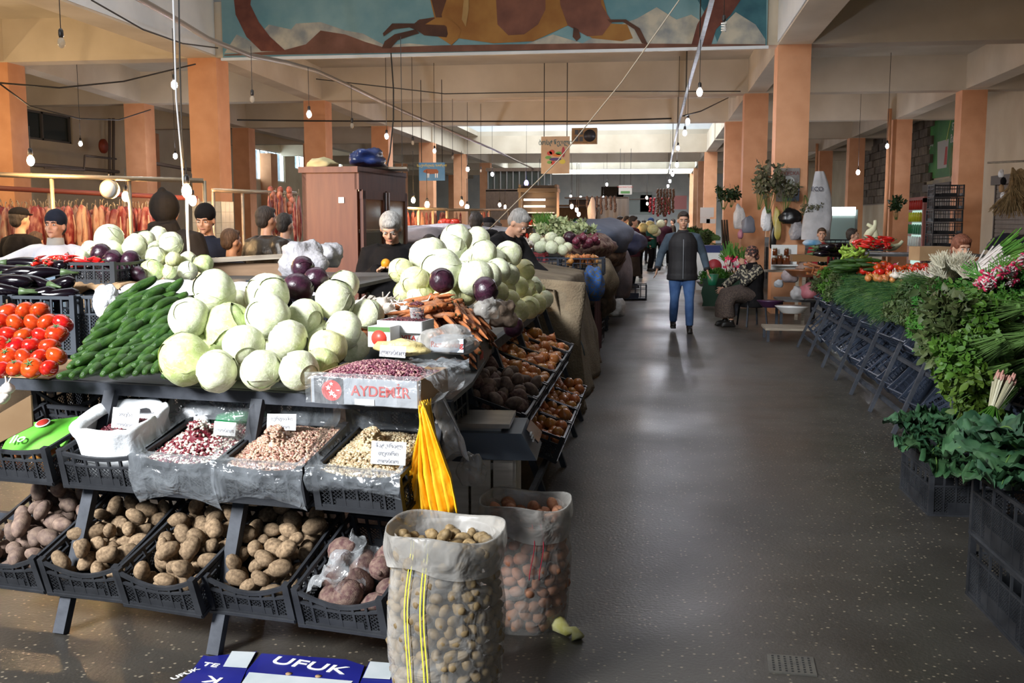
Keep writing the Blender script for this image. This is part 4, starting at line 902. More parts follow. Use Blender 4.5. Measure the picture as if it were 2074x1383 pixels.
# ------------------------------------------------------------------ kitchen scale on wooden crates
M_steel = mat('worn_steel_plate', (.32, .3, .27), .3, (.45, .42, .38), 12, metal=.9); M_scale = mat('blue_grey_scale_plastic', (.09, .11, .14), .4)
t = thing('market_scale', 'electronic market scale with a steel plate on the wooden crate', 'scale', (-.76, 4.42, .64), rad(3)); t.scale = (1.3, 1.05, 1.35)
b = MB(); b.prism([(-.18, -.16, 0), (.2, -.16, 0), (.15, -.16, .085), (-.18, -.16, .085)], (0, .34, 0)); b.build('housing', M_scale, t)
b = MB(); b.box((-.03, .01, .105), (.28, .31, .014)); b.box((-.03, .01, .09), (.22, .25, .02)); b.build('steel_plate', M_steel, t)
b = MB(); b.prism([(.2, -.1, .045), (.2, .12, .045), (.16, .12, .087), (.16, -.1, .087)], (.004, 0, .002)); b.build('display', mat('dark_display', (.02, .025, .03), .1), t)
b = MB()
for i in range(4):
    for j in range(3): b.box((.187+.0*j-.004*j, -.14+.012*i+.0, .06+.01*j), (.006, .008, .006))
b.build('keypad', mat('grey_key', (.3, .3, .3), .5), t)
M_slat = mat('pale_crate_wood', (.5, .45, .37), .7, (.66, .6, .52), 5, stretch=(1, 1, 8), rnd=.1, bump=.1, bs=20)
def woodcrate(loc, rz, label, w=.5, d=.34, h=.3):
    t = thing('wooden_crate', label, 'crate', loc, rz)
    for fx in (-1, 1):
        for i in range(5): b = MB(); b.box((-w/2+w*(i+.5)/5, fx*d/2, h/2), (w/5-.012, .012, h)); b.build('slat', M_slat, t)
        for i in range(4): b = MB(); b.box((fx*w/2, -d/2+d*(i+.5)/4, h/2), (.012, d/4-.014, h)); b.build('slat', M_slat, t)
        b = MB(); b.box((0, fx*(d/2-.02), h-.03), (w-.02, .02, .03)); b.box((0, fx*(d/2-.02), .03), (w-.02, .02, .03)); b.build('rail', M_slat, t)
    b = MB(); b.box((0, 0, .02), (w-.02, d-.02, .012)); b.build('bottom', M_slat, t)
    return t
woodcrate((-.84, 4.44, .32), rad(3), 'pale slatted wooden crate under the scale', .48, .3, .31); woodcrate((-.84, 4.46, 0), rad(2), 'slatted wooden crate on the floor beneath the scale crate', .5, .32, .31)
# hanging yellow and white bags
M_yel = mat('yellow_bag_plastic_bright', (.82, .42, .01), .35, (.9, .52, .03), 6, bump=.4, bs=14)
t = thing('hanging_bags', 'bunch of yellow carrier bags hung on the end post', 'bags', tuple(P(872, 815, 3.86)), rad(-9))
for k in range(7):
    def f(u, v, k=k):
        wd = .015+.09*min(1, v*1.5); x = (u-.5)*2*wd*(.75 if k < 3 else .55)+.02*v*(k-3)+.028*v; return (x, -.02-.012*k+.022*sin(u*(11+2*k)+k*2+v*2)*(.4+.6*v)+.006*nz((u*4, v*8, k), 1), -.0-.45*v*(1-.02*k)-.02*sin(u*6+k))
    b = MB(); b.grid(f, 16, 18); o = b.build('yellow_bag', M_yel, t); solidify(o, .002)
t = thing('carrier_bags', 'white thin carrier bags hanging right of the yellow ones', 'bags', tuple(P(885, 812, 3.95)), rad(-9))
for k in range(3):
    def f(u, v, k=k): wd = .02+.05*min(1, v*1.7); return ((u-.5)*2*wd+.03*v+.012*k*v, .012*k+.014*sin(u*8+k*2)+.01*nz((u*4, v*8, k), 1), -.24*v*(1-.06*k)-.03*sin(u*5+k))
    b = MB(); b.grid(f, 14, 14); o = b.build('white_bag', M_bagw if k else M_milk, t); solidify(o, .002)
lump('clear_bag', 'milky plastic flap behind the yellow bags', 'plastic bag', P(955, 955, 4.0), (.05, .02, .07), M_milk, 3, .4)
# ------------------------------------------------------------------ big clear sacks of potatoes
M_sack = film('clear_sack_film', (.55, .53, .5), .17, .13, 9)
def bigsack(px, base, R, H, protos, label, plabel, grp, n_top, pr, cuff, m, cat='sack'):
    x, y = base; t = thing('clear_sack', label, cat, (x, y, 0), rad(-10))
    def prof(z): q = z/H; return R*(.86+.16*sin(pi*min(1, q*.95+.08)))*(1 if q < .98 else 1.0)
    def body(u, v):
        a = u*2*pi; z = H*v; r = prof(z)*(1+.035*nz((cos(a)*2.2, sin(a)*2.2, v*4), 1)+.015*nz((cos(a)*6, sin(a)*6, v*12), 1))
        return (r*cos(a), r*sin(a)*.92, z)
    b = MB(); b.grid(body, 56, 40); b.build('sack_wall', M_sack, t)
    def cf(u, v):
        a = u*2*pi; lo = cuff*(1+.35*nz((cos(a), sin(a), 3), 1)); zz = H+.012*sin(3*a)
        if v < .25: q = v/.25; r = R*(.98-.1*(1-q)); z = zz-.06*(1-q)
        elif v < .4: q = (v-.25)/.15; r = R*(.98+.06*sin(pi*q/2)); z = zz+.02*sin(pi*q)
        else: q = (v-.4)/.6; r = R*(1.05+.02*sin(q*5)-.02*q); z = zz-lo*q
        r *= 1+.03*nz((cos(a)*3, sin(a)*3, v*3+7), 1); return (r*cos(a), r*sin(a)*.92, z)
    b = MB(); b.grid(cf, 64, 22); o = b.build('rolled_cuff', M_milk, t)
    # potatoes pressed against the film
    pm = MB(); rows = int(H/(pr*1.55))
    for j in range(rows):
        z = pr+j*pr*1.55; r = prof(z)-pr*.95; n = int(2*pi*r/(pr*1.75))
        for i in range(n):
            a = 2*pi*(i+(j % 2)*.5)/n+U(-.05, .05)
            if sin(a) > .45: continue
            q = pr*U(.85, 1.1); pnt = Matrix.Rotation(rad(-10), 3, 'Z') @ Vector((r*cos(a), r*sin(a)*.92, z+U(-.01, .01)))
            R3 = Euler((U(0, 6.3), U(0, 6.3), U(0, 6.3))).to_matrix(); so = U(0, 50)
            pm.ell((r*cos(a), r*sin(a)*.92, z+U(-.01, .01)), (q*.8, q*1.1, q*.72), 10, 7, 0, R3, fn=lambda v: v*(1+.15*nz(v+Vector((so, 0, 0)), 1.1)))
    po = pm.build('potatoes_inside', protos[0][1].materials[0], t); po['kind'] = 'stuff'
    for (a, c, z, q) in heap(n_top, pr, lambda x_, y_: x_*x_+y_*y_ < (R*.84)**2, lambda x_, y_: H-.1-.0*y_, -R, R, -R, R, 40):
        item(random.choice(protos), (x+a, y+c, z), (U(0, 6.3), U(0, 6.3), U(0, 6.3)), q*.98, plabel[1], 'potato', grp+' on top')
    return t, prof
M_sackp = [pot(20+i, mat('olive_potato_skin', (.17, .11, .045), .65, (.3, .21, .1), 2.2, rnd=.25, bump=.2, bs=14), seg=10, rg=7) for i in range(3)]
s1, prof1 = bigsack(0, (-.70, 3.36), .2, .6, M_sackp, 'large clear yellow striped sack of potatoes in the foreground', ('brown potato pressed against the film of the yellow striped sack', 'brown potato lying on top in the yellow striped sack'), 'potatoes in the yellow striped sack', 60, .026, .1, M_milk)
# yellow stripes printed down the sack
M_stripe = mat('yellow_print_bright', (.72, .66, .05), .4)
for a0 in (-1.92, -1.86, -1.62, -1.56):
    b = MB(); b.grid(lambda u, v: ((prof1(.62*v)+.008)*(1+.035*nz((cos(a0)*2.2, sin(a0)*2.2, v*4), 1))*cos(a0+u*.022+.03*sin(v*7)), (prof1(.62*v)+.01)*sin(a0+u*.022+.03*sin(v*7))*.92, .6*v+.01), 1, 30); b.build('yellow_stripe', M_stripe, s1)
s2, prof2 = bigsack(0, (-.52, 4.1), .185, .5, P_potr, 'clear sack of reddish potatoes behind the striped sack', ('reddish potato seen through the film of the rear sack', 'reddish potato on top of the rear sack'), 'reddish potatoes in the rear sack', 36, .03, .11, M_milk)
M_thread = mat('red_thread', (.5, .02, .05), .6)
for k in range(2):
    b = MB(); b.tube([((prof2(z)+.012)*cos(-1.15+k*.2+.06*sin(z*20)), (prof2(z)+.012)*sin(-1.15+k*.2+.06*sin(z*20))*.92, z) for z in [.24+.02*i for i in range(12)]], .0018, 4); b.build('red_thread', M_thread, s2)
b = MB(); b.tube([(.16, -.06, .03), (.21, -.1, .02), (.24, -.11, .035), (.26, -.13, .01)], [.035, .02, .015, .028], 8); b.build('tied_corner', mat('yellow_green_netting', (.45, .42, .1), .6, (.6, .58, .3), 20), s2)
# ------------------------------------------------------------------ flattened blue cartons on the floor
M_blue = mat('dark_blue_printed_card', (.008, .01, .14), .4, (.014, .018, .2), 5); M_grey = mat('pale_printed_card', (.45, .5, .52), .5, (.55, .58, .6), 7)
def flat(pts, m, label, z=.004, th=.004, name='flattened_carton'):
    q = [onz(*p) for p in pts]; c = sum(q, Vector())/len(q); t = thing(name, label, 'carton', (c.x, c.y, 0)); b = MB(); b.prism([(v.x-c.x, v.y-c.y, z) for v in q], (0, 0, th)); b.build('board', m, t); return t, c
t, c = flat([(530, 1327), (700, 1339), (738, 1352), (722, 1400), (490, 1400), (500, 1362)], M_blue, 'flattened dark blue carton on the floor with big white lettering')
q = onz(627, 1352); text('UFUK', t, (q.x-c.x, q.y-c.y, .009), (0, 0, rad(-11)), .085, mat('white_print', (.8, .8, .78), .5), sx=1.45)
def sub(t, c, pts, m, name, z=.0085):
    q = [onz(*p) for p in pts]; b = MB(); b.prism([(v.x-c.x, v.y-c.y, z) for v in q], (0, 0, .001)); b.build(name, m, t)
sub(t, c, [(505, 1366), (715, 1384), (700, 1402), (480, 1402)], M_grey, 'pale_panel')
for (x, y) in ((585, 1369), (645, 1374)): q = onz(x, y); b = MB(); b.tube([(q.x-c.x, q.y-c.y, .008), (q.x-c.x, q.y-c.y, .0105)], .012, 12); b.build('punched_hole', M_cardb, t)
t, c = flat([(425, 1332), (520, 1322), (498, 1362), (480, 1402), (345, 1402), (388, 1362), (412, 1330)], M_blue, 'flattened dark blue carton left of the lettered one', z=.002)
sub(t, c, [(470, 1323), (518, 1325), (500, 1357), (452, 1354)], M_grey, 'pale_panel')
q = onz(427, 1350); text('TE', t, (q.x-c.x, q.y-c.y, .0075), (0, 0, rad(-8)), .04, mat('white_print', (.8, .8, .78), .5), sx=1.5)
q = onz(432, 1380); text('K', t, (q.x-c.x, q.y-c.y, .0075), (0, 0, rad(170)), .07, mat('white_print', (.8, .8, .78), .5), sx=1.5)
q = onz(376, 1368); text('UFUK', t, (q.x-c.x, q.y-c.y, .0075), (0, 0, rad(60)), .035, mat('white_print', (.8, .8, .78), .5), sx=1.3)
t, c = flat([(748, 1343), (840, 1350), (842, 1402), (722, 1402)], M_blue, 'flattened carton with a pale panel beside the end post', z=.0015)
sub(t, c, [(750, 1344), (800, 1348), (790, 1380), (735, 1377)], M_grey, 'pale_panel')
# ------------------------------------------------------------------ burlap covered table
M_burl = mat('brown_burlap', (.13, .095, .06), .95, (.2, .155, .1), 5, bump=.6, bs=60)
M_tarp = mat('blue_grey_tarpaulin', (.1, .12, .17), .7, (.14, .16, .22), 4, bump=.4)
def burl(u, v):
    y = 8.55+3.3*u; w_ = .05*nz((u*4, v*3, 1), 1)+.02*nz((u*14, v*9, 4), 1)
    if v < .5: t = v/.5; x = -.62-.22*t+.035*sin(u*19)*(1-t)+w_; z = .02+1.06*t
    else: t = (v-.5)/.5; x = -.84-1.3*t+w_; z = 1.08+.16*sin(pi*t*.6)+.05*nz((u*4, v*4, 8), 1)
    return (x, y+.05*sin(v*9), z)
drape('burlap_cover', 'brown burlap cover hanging to the floor over the next table', 'cover', burl, 60, 50, M_burl, th=.006)
def burl2(u, v):
    x = -.6-1.5*u; t = v; return (x+.02*sin(v*8), 8.55-.03*sin(u*23)-.03*nz((u*5, v*4, 3), 1)-.05*(1-t), .02+1.12*t+.1*u*t)
drape('burlap_cover', 'near end of the brown burlap facing the onions', 'cover', burl2, 40, 30, M_burl, th=.006)
b = MB(); b.tube([P(1150, 640, 8.9), P(1165, 668, 8.85), P(1180, 700, 8.8), P(1184, 720, 8.8)], .006, 5); tag(b.build('cord', mat('grey_blue_cord', (.12, .16, .18), .8)), 'thin blue grey cord tied over the burlap cover', 'cord')
t = thing('covered_table', 'plain table hidden below the burlap cover', 'table', (-1.45, 10.2, 0)); b = MB(); b.box((0, 0, 1.0), (1.1, 3.1, .04)); b.build('table_top', M_board, t)
for sx in (-.5, .5):
    for sy in (-1.4, 1.4): b = MB(); b.box((sx, sy, .49), (.05, .05, .98)); b.build('leg', M_post, t)
# ------------------------------------------------------------------ greens
def gm(n, c, c2, r=.5): return mat(n, c, r, c2, 9, rnd=.25, hue=.02, spec=.3)
G_par = gm('bright_parsley_leaf', (.025, .1, .01), (.055, .17, .022)); G_dil = gm('dark_dill_leaf', (.018, .07, .02), (.035, .11, .03)); G_let = gm('dark_lettuce_leaf', (.035, .06, .018), (.075, .1, .035)); G_cel = gm('yellow_green_leaf', (.035, .09, .008), (.07, .14, .018)); G_kale = gm('blue_green_kale_leaf', (.02, .065, .03), (.05, .12, .05)); G_stem = mat('pale_green_stem', (.1, .19, .045), .55, spec=.3); G_on = gm('spring_onion_green', (.05, .17, .02), (.12, .28, .05))
def bunch(kind, m, L_, nst, nl, ls, spread, seed):
    random.seed(seed); b = MB()
    for s in range(nst):
        a = U(0, 6.3); q = spread*sqrt(RN()); tip = Vector((q*cos(a), q*sin(a)*.7, L_*U(.75, 1.05))); base = tip*.0+Vector((.02*cos(a), .02*sin(a), 0)); mid = base.lerp(tip, .5)+Vector((0, 0, .03))
        b.bar(base, mid, .003, mi=1); b.bar(mid, tip, .0022, mi=1)
        for l in range(nl):
            t = .35+.65*l/nl; p = mid.lerp(tip, (t-.35)/.65)+Vector((U(-1, 1), U(-1, 1), U(-.5, .5)))*ls*.8; n = Vector((U(-1, 1), U(-1, 1), U(-.2, 1))).normalized(); u = n.cross(Vector((U(-1, 1), U(-1, 1), U(-1, 1)))).normalized(); w = n.cross(u); z = ls*U(.6, 1.2)
            if kind == 'dill':
                for e in range(3): d = (u*U(-1, 1)+w*U(-1, 1)+Vector((0, 0, .8)))*z; b.add([p, p+u*.0018, p+d], [(0, 1, 2)])
            elif kind == 'parsley':
                for e in (-1, 0, 1): dd = (w+u*e*.9)*z*.6; c = p+dd; b.add([p, c+u*z*.32+n*z*.1, c+dd*.6, c-u*z*.32+n*z*.1], [(0, 1, 2, 3)])
            else:
                K = 4
                vs = []
                for i in range(K+1):
                    tt = i/K; wd = z*.45*sin(pi*min(1, .12+tt*.86)); c = p+w*z*tt*1.6+n*(z*.35*tt*tt); vs += [c-u*wd+n*z*.12*U(-1, 1), c+n*z*.05, c+u*wd+n*z*.12*U(-1, 1)]
                fs = []
                for i in range(K): fs += [(3*i, 3*i+1, 3*i+4, 3*i+3), (3*i+1, 3*i+2, 3*i+5, 3*i+4)]
                b.add(vs, fs, 0, True)
    b.ell((0, 0, .03), (.026, .022, .012), 8, 5, 1)
    return b.mesh(kind+'_bunch', [m, G_stem])
B_par = [('parsley_bunch', bunch('parsley', G_par, .3, 20, 14, .03, .13, 11+i), []) for i in range(3)]
B_dil = [('dill_bunch', bunch('dill', G_dil, .32, 26, 22, .035, .12, 21+i), []) for i in range(2)]
B_cor = [('coriander_bunch', bunch('parsley', G_let, .28, 16, 12, .035, .12, 31+i), []) for i in range(2)]
B_let = [('lettuce_bunch', bunch('leaf', G_let, .26, 18, 8, .038, .13, 41+i), []) for i in range(2)]
B_cel = [('leafy_bunch', bunch('leaf', G_cel, .32, 24, 10, .032, .15, 51+i), []) for i in range(2)]
random.seed(99)
RT = thing('display_rack', 'long dark steel rack of sloping legs on the right side of the aisle', 'rack', (0, 0, 0))
XF, XTOP, ZT = 1.84, 2.17, .86
for i in range(10):
    y = 5.45+i*.93; b = MB(); b.bar((XF+U(-.02, .02), y+U(-.04, .04), 0), (XTOP, y, ZT), .035, .03, up=(1, 0, 0)); b.build('leg', M_post, RT)
    b = MB(); b.bar((3.5, y, 0), (3.5, y, ZT), .04); b.build('rear_leg', M_post, RT)
for (x, z) in ((1.95, .12), (2.06, .48), (2.45, .3), (2.5, .62)): b = MB(); b.bar((x, 5.0, z), (x, 14.2, z), .03); b.build('rail', M_post, RT)
b = MB(); b.box((2.83, 9.6, ZT+.01), (1.36, 9.2, .02)); b.build('table_board', M_board, RT)
b = MB(); b.bar((XTOP-.01, 5.0, ZT), (XTOP-.01, 14.2, ZT), .03, .04); b.build('table_edge', M_post, RT)
# empty crates leaning on both tiers
for i in range(19):
    y = 5.5+i*.46
    for k, (x, z) in enumerate(((2.0, .13), (2.1, .5))):
        if RN() < .06: continue
        tl = rad(U(48, 72)); R_ = (Matrix.Rotation(rad(-90+U(-13, 13)), 3, 'Z') @ Matrix.Rotation(tl-rad(90), 3, 'X'))
        # crate stands tipped with its open top facing the aisle
        c = crate((x+.05, y+U(-.03, .03), z+.02), (Matrix.Rotation(rad(-90+U(-12, 12)), 3, 'Z') @ Matrix.Rotation(rad(U(34, 52)), 3, 'X') @ Matrix.Rotation(rad(90*0), 3, 'X')).to_euler(), ('empty blue black crate tipped on the %s shelf of the right rack' % ['lower', 'upper'][k]), 'empty crates on the %s shelf of the right rack' % ['lower', 'upper'][k], .4, .42, .16, m=M_crateb, fine=(i < 9), dip=0.)
# greens hanging over the edge, laid bunch by bunch
def kindat(y):
    if y > 12.2: return B_cor if RN() < .5 else B_par, 'coriander'
    if y > 9.7: return B_dil, 'dill'
    if y > 8.9: return (B_cor, 'coriander')
    if y > 6.9: return B_par, 'parsley'
    if y > 5.7: return B_let, 'lettuce'
    return B_cel, 'greens'
LBL = {'coriander': 'bunch of coriander hanging over the edge of the right table', 'dill': 'dark feathery dill bunch hanging over the right table edge', 'parsley': 'bright green parsley bunch hanging over the right table edge', 'lettuce': 'dark leafy lettuce bunch hanging over the right table edge', 'greens': 'yellow green leafy bunch at the near end of the right table'}
y = 5.0
while y < 13.9:
    for r in range(4):
        pr, nm_ = kindat(y+U(-.15, .15)); x = [2.28, 2.42, 2.62, 2.85][r]; z = [.93, 1.0, 1.04, 1.08][r]; d = [Vector((-1, U(-.35, .35), -.55)), Vector((-1, U(-.4, .4), -.15)), Vector((-.9, U(-.5, .5), .12)), Vector((-.7, U(-.6, .6), .3))][r]
        if r > 1 and (y > 10.2 or y < 6.2): continue
        item(random.choice(pr), (x+U(-.04, .04), y+U(-.05, .05), z+U(-.02, .03)), qrot(d, U(-.4, .4)), U(.9, 1.2), LBL[nm_], 'herb bunch', nm_+' bunches on the right table')
    y += .2
# goods on the right table, placed by the photo
def scat(px, py, D, protos, n, rx, ry, r, label, cat, grp, base=None):
    c = P(px, py, D); c = Vector((c.x, c.y, base if base else ZT+.02))
    for (x, y, z, q) in heap(n, r, lambda x, y: (x/rx)**2+(y/ry)**2 < 1, lambda x, y: c.z, -rx, rx, -ry, ry, 24, pack=.9):
        item(random.choice(protos), (c.x+x, c.y+y, z), (U(-.7, .7), U(-.7, .7), U(0, 6.3)), q, label, cat, grp)
def platform(px, py, D, w, d, z, label):
    c = P(px, py, D); crate((c.x, c.y-d/2, ZT+.03), (0, 0, 0), label, None, w, d, z, m=M_crate, dip=0, fine=False)
platform(1816, 520, 11.6, .72, .8, .14, 'black crate under the tomato heap on the right table')
scat(1818, 520, 11.6, P_tom, 130, .42, .55, .04, 'red tomato in the tall heap on the right table', 'tomato', 'tomatoes on the right table', ZT+.18)
scat(1808, 548, 10.6, P_oni, 30, .26, .22, .035, 'golden onion before the tomatoes on the right table', 'onion', 'onions on the right table', ZT+.16)
scat(1856, 535, 10.4, P_gar, 48, .22, .35, .032, 'white garlic bulb right of the tomatoes on the right table', 'garlic', 'garlic on the right table', ZT+.2)
for i in range(34):
    d = Vector((-1, U(-.25, .25), U(-.1, .1))); item(random.choice(P_cuc), P(1735+U(-42, 34), 540+U(-14, 10), 11.6+U(-.3, .5))+Vector((0, 0, 0)), qrot(d, U(0, 6)), (.2, .2, .2), 'green cucumber on the right table behind the dill', 'cucumber', 'cucumbers on the right table')
P_lime = [('green_pepper', chi(0)[1].copy(), [])]; P_lime[0][1].materials[0] = mat('lime_pepper_skin', (.22, .38, .04), .3, (.32, .48, .08), 3, rnd=.15)
for i in range(46):
    item(P_lime[0], P(1730+U(-24, 24), 516+U(-18, 14), 12.4+U(-.3, .3)), (U(0, 3), U(0, 3), U(0, 6)), .14, 'lime green pepper heaped on the right table', 'pepper', 'lime peppers on the right table')
for i in range(50):
    item(random.choice(P_chi), P(1768+U(-30, 34), 492+U(-11, 12), 12.6+U(-.3, .3)), (pi/2+U(-.5, .5), U(-.5, .5), U(0, 6)), .15, 'red pepper piled behind the tomatoes on the right table', 'pepper', 'red peppers on the right table')
for i in range(22):
    item(random.choice(P_aub), P(1688+U(-28, 26), 506+U(-9, 9), 13.0+U(-.3, .3)), qrot(Vector((-1, U(-.3, .3), U(-.1, .1)))), .24, 'glossy dark aubergine at the far end of the right table', 'aubergine', 'aubergines on the right table')
scat(1785, 510, 12.2, P_rad, 40, .2, .2, .028, 'red radish in the crate behind the tomatoes', 'radish', 'radishes in the crate', 1.05)
M_cream = mat('cream_squash_skin', (.5, .5, .32), .5, (.6, .6, .42), 4)
for i, (px, py, a) in enumerate(((1752, 470, .5), (1774, 478, -.5), (1790, 492, 1.2))):
    b = MB(); b.tube([(0, 0, 0), (.02, 0, .07), (.04, 0, .13), (.03, 0, .19), (0, 0, .24)], [.03, .05, .04, .025, .02], 10); tag(b.build('pale_squash', M_cream, None, tuple(P(px, py+10, 13)), (0, a, 0)) if True else None, 'pale crooked squash %s on the right table' % ['pointing left', 'pointing right', 'above the red peppers'][i], 'squash')
# white sprouts, spring onions, radish bunches near end
M_spr = mat('white_sprout', (.55, .52, .4), .5, (.68, .65, .52), 6, rnd=.1)
def tuft(seed, n, L_, w, m, m2=None, flat_=.5, green=.0):
    random.seed(seed); b = MB()
    for i in range(n):
        a = U(-.9, .9); x0, y0 = U(-.03, .03), U(-.02, .02); d = Vector((sin(a)*.9, U(-.4, .4), cos(a)*flat_+.3)).normalized()*L_*U(.7, 1.1); p0 = Vector((x0, y0, 0)); p1 = p0+d*.5+Vector((U(-1, 1), U(-1, 1), U(-1, 1)))*.02; p2 = p0+d
        b.bar(p0, p1, w, mi=0); b.bar(p1, p2, w*.8, mi=1 if m2 else 0)
    return b
TF = [tuft(60+i, 130, .2, .0045, M_spr).mesh('sprout_tuft', M_spr) for i in range(2)]
TO = [tuft(70+i, 26, .5, .011, M_spr, G_on, .9).mesh('spring_onion_bunch', [M_radw, G_on]) for i in range(2)]
random.seed(5)
for i in range(16):
    item(('sprout_tuft', TF[i % 2], []), P(1940+U(-30, 32), 562+U(-20, 6), 8.4+U(-.3, .3)), (U(-.4, .4), U(-.4, .4), U(0, 6)), .72, 'tangled white sprouts heaped on the right table', 'sprouts', 'white sprout tufts')
for i in range(9):
    item(('spring_onion_bunch', TO[i % 2], []), P(1980+U(-6, 10), 545+U(-12, 10), 8.2+U(-.3, .3)), qrot(Vector((1, U(-.2, .4), U(0, .2))), U(0, 1)), 1, 'spring onion bunch with white ends beside the sprouts', 'spring onion', 'spring onion bunches')
RB = MB(); random.seed(6)
for i in range(12): a = U(0, 6.3); q = .035*sqrt(RN()); RB.ell((q*cos(a), q*sin(a), U(0, .04)), (.014, .014, .016), 8, 6, 0); RB.tube([(q*cos(a), q*sin(a), .012), (q*cos(a)*1.3, q*sin(a)*1.3, -.045)], [.008, .001], 5, 1)
for i in range(12): a = U(0, 6.3); RB.bar((0, 0, .03), (.05*cos(a), .05*sin(a), .2), .004, mi=2)
RBm = RB.mesh('radish_bunch', [M_rad, M_radw, G_on])
for i in range(46):
    px = U(1985, 2080); py = 572-(px-1985)*.45+U(-6, 28)*(.4+.6*(px-1985)/90)
    item(('radish_bunch', RBm, []), P(px, py, 7.6+U(-.4, .5)), qrot(Vector((U(-.2, 1), 1, U(-.3, .4))), U(0, 6)), 1.25, 'pink and white radish bunch at the right edge of the table', 'radish bunch', 'radish bunches on the right table')
# leafy masses at the near right end
for i in range(26):
    px, py = U(1930, 2090), U(590, 700); item(random.choice(B_let if px < 2020 else B_cel), P(px, py, 6.1+U(-.3, .4)), qrot(Vector((-1, U(-.5, .3), U(-.6, .3))), U(0, 6)), 1.1, 'loose leafy greens heaped at the near end of the right table', 'greens', 'leafy greens near end of the right table')
for i in range(12):
    px, py = U(2020, 2100), U(650, 790); item(random.choice(B_cel), P(px, py, 5.3+U(-.2, .3)), qrot(Vector((-1, U(-.4, .2), U(-.8, .1))), U(0, 6)), 1.0, 'yellow green leaves hanging at the right edge of the photo', 'greens', 'yellow green leaves at the right edge')
b = MB(); random.seed(8)
for i in range(46): a = U(0, 6.3); q = .05*sqrt(RN()); b.bar((q*cos(a)*.4, q*sin(a)*.4, .12), (q*cos(a), q*sin(a), -.02+U(-.02, .02)), .008, mi=0); b.ell((q*cos(a), q*sin(a), -.03+U(-.02, .02)), (.006, .006, .02), 6, 4, 1)
for i in range(40): a = U(0, 6.3); q = .12*sqrt(RN()); b.bar((0, 0, .1), (q*cos(a), q*sin(a), .26), .007, mi=2)
tag(b.build('root_bunch', [mat('pale_root', (.45, .42, .28), .5), mat('pinkish_root_tip', (.5, .25, .2), .5), G_cel], None, tuple(P(2030, 780, 5.0)), (rad(160), rad(25), 0)), 'bunch of pinkish stalks hanging with green leaves at the right edge', 'vegetable')
# kale heads of big crinkled leaves
def kale(seed, nleaf=11, R_=.2):
    random.seed(seed); out = []; M_vein = G_stem
    for k in range(nleaf):
        b = MB(); a = 2*pi*k/nleaf+U(-.3, .3); el = U(.05, .9); L_ = R_*U(.85, 1.25); W_ = L_*.55
        def f(u, v, a=a, el=el, L_=L_, W_=W_, k=k):
            t = v; wd = W_*(sin(pi*min(1, .1+t*.85))**.7); x = (u-.5)*2*wd; r = L_*t; z = r*sin(el)-.5*r*t*t*.5*2*L_*0 - (t**2.2)*L_*.45; edge = abs(u-.5)*2
            z += .035*edge*edge*nz((u*7, v*7, k+seed), 1)*2+.012*nz((u*14, v*14, k), 1)+.03*edge
            rr = r*cos(el)
            return (rr*cos(a)-x*sin(a), rr*sin(a)+x*cos(a), z+.01*k)
        b.grid(f, 12, 12); m1 = b.mesh('leaf', G_kale)
        c = MB(); c.tube([Vector(f(.5, t))+Vector((0, 0, .004)) for t in (0, .25, .5, .75, .92)], [.007, .006, .004, .003, .001], 5); out.append((m1, c.mesh('midrib', G_stem)))
    return out
K1 = [kale(81), kale(82)]
def put_kale(px, py, D, s, e, label):
    t = thing('kale_head', label, 'kale', tuple(P(px, py, D)), U(0, 6)); t.rotation_euler = e; t.scale = (s,)*3
    for (m1, m2) in random.choice(K1): o = link('leaf', m1, t); link('midrib', m2, o)
random.seed(12)
KL = [(1862, 905, 6.0, 1.0, 'at the left tip of the kale pile'), (1905, 890, 6.1, 1.0, 'in the middle of the far kale pile'), (1945, 880, 6.3, 1.0, 'at the back of the kale pile below the rack'), (1885, 930, 5.8, .95, 'on the crate edge of the kale pile'), (1990, 900, 5.6, 1.0, 'between the two kale piles'), (2000, 950, 4.6, 1.0, 'on the near black crates, left'), (2040, 925, 4.5, 1.1, 'on the near black crates, top'), (2050, 985, 4.25, 1.0, 'on the near black crates, front'), (2080, 950, 4.3, 1.1, 'cut by the right photo edge'), (2010, 985, 4.4, .9, 'hanging over the near black crate corner')]
for (px, py, D, s, w_) in KL: put_kale(px, py, D, s, (U(-.5, .4), U(-.6, .3), U(0, 6)), 'dark blue green kale head '+w_)
# crates carrying the kale
crate((1.74, 5.95, 0), (0, 0, rad(2)), 'black crate on the floor under the far kale pile', None, .42, .6, .25, m=M_crate, dip=0)
crate((1.74, 5.95, .235), (0, 0, rad(2)), 'black crate stacked below the far kale heads', None, .42, .6, .2, m=M_crate, dip=0)
for k in range(2): crate((1.66, 3.95, .0+k*.28), (0, 0, rad(2)), 'tall black lattice crate, %s of the near stack at the right' % ['lowest', 'upper'][k], None, .5, .75, .28, m=M_crate, dip=0)
for k in range(2): crate((1.9, 3.3, .0+k*.28), (0, 0, rad(-4)), 'black crate at the right photo corner, %s' % ['on the floor', 'on top of another'][k], None, .5, .6, .28, m=M_crate, dip=0)
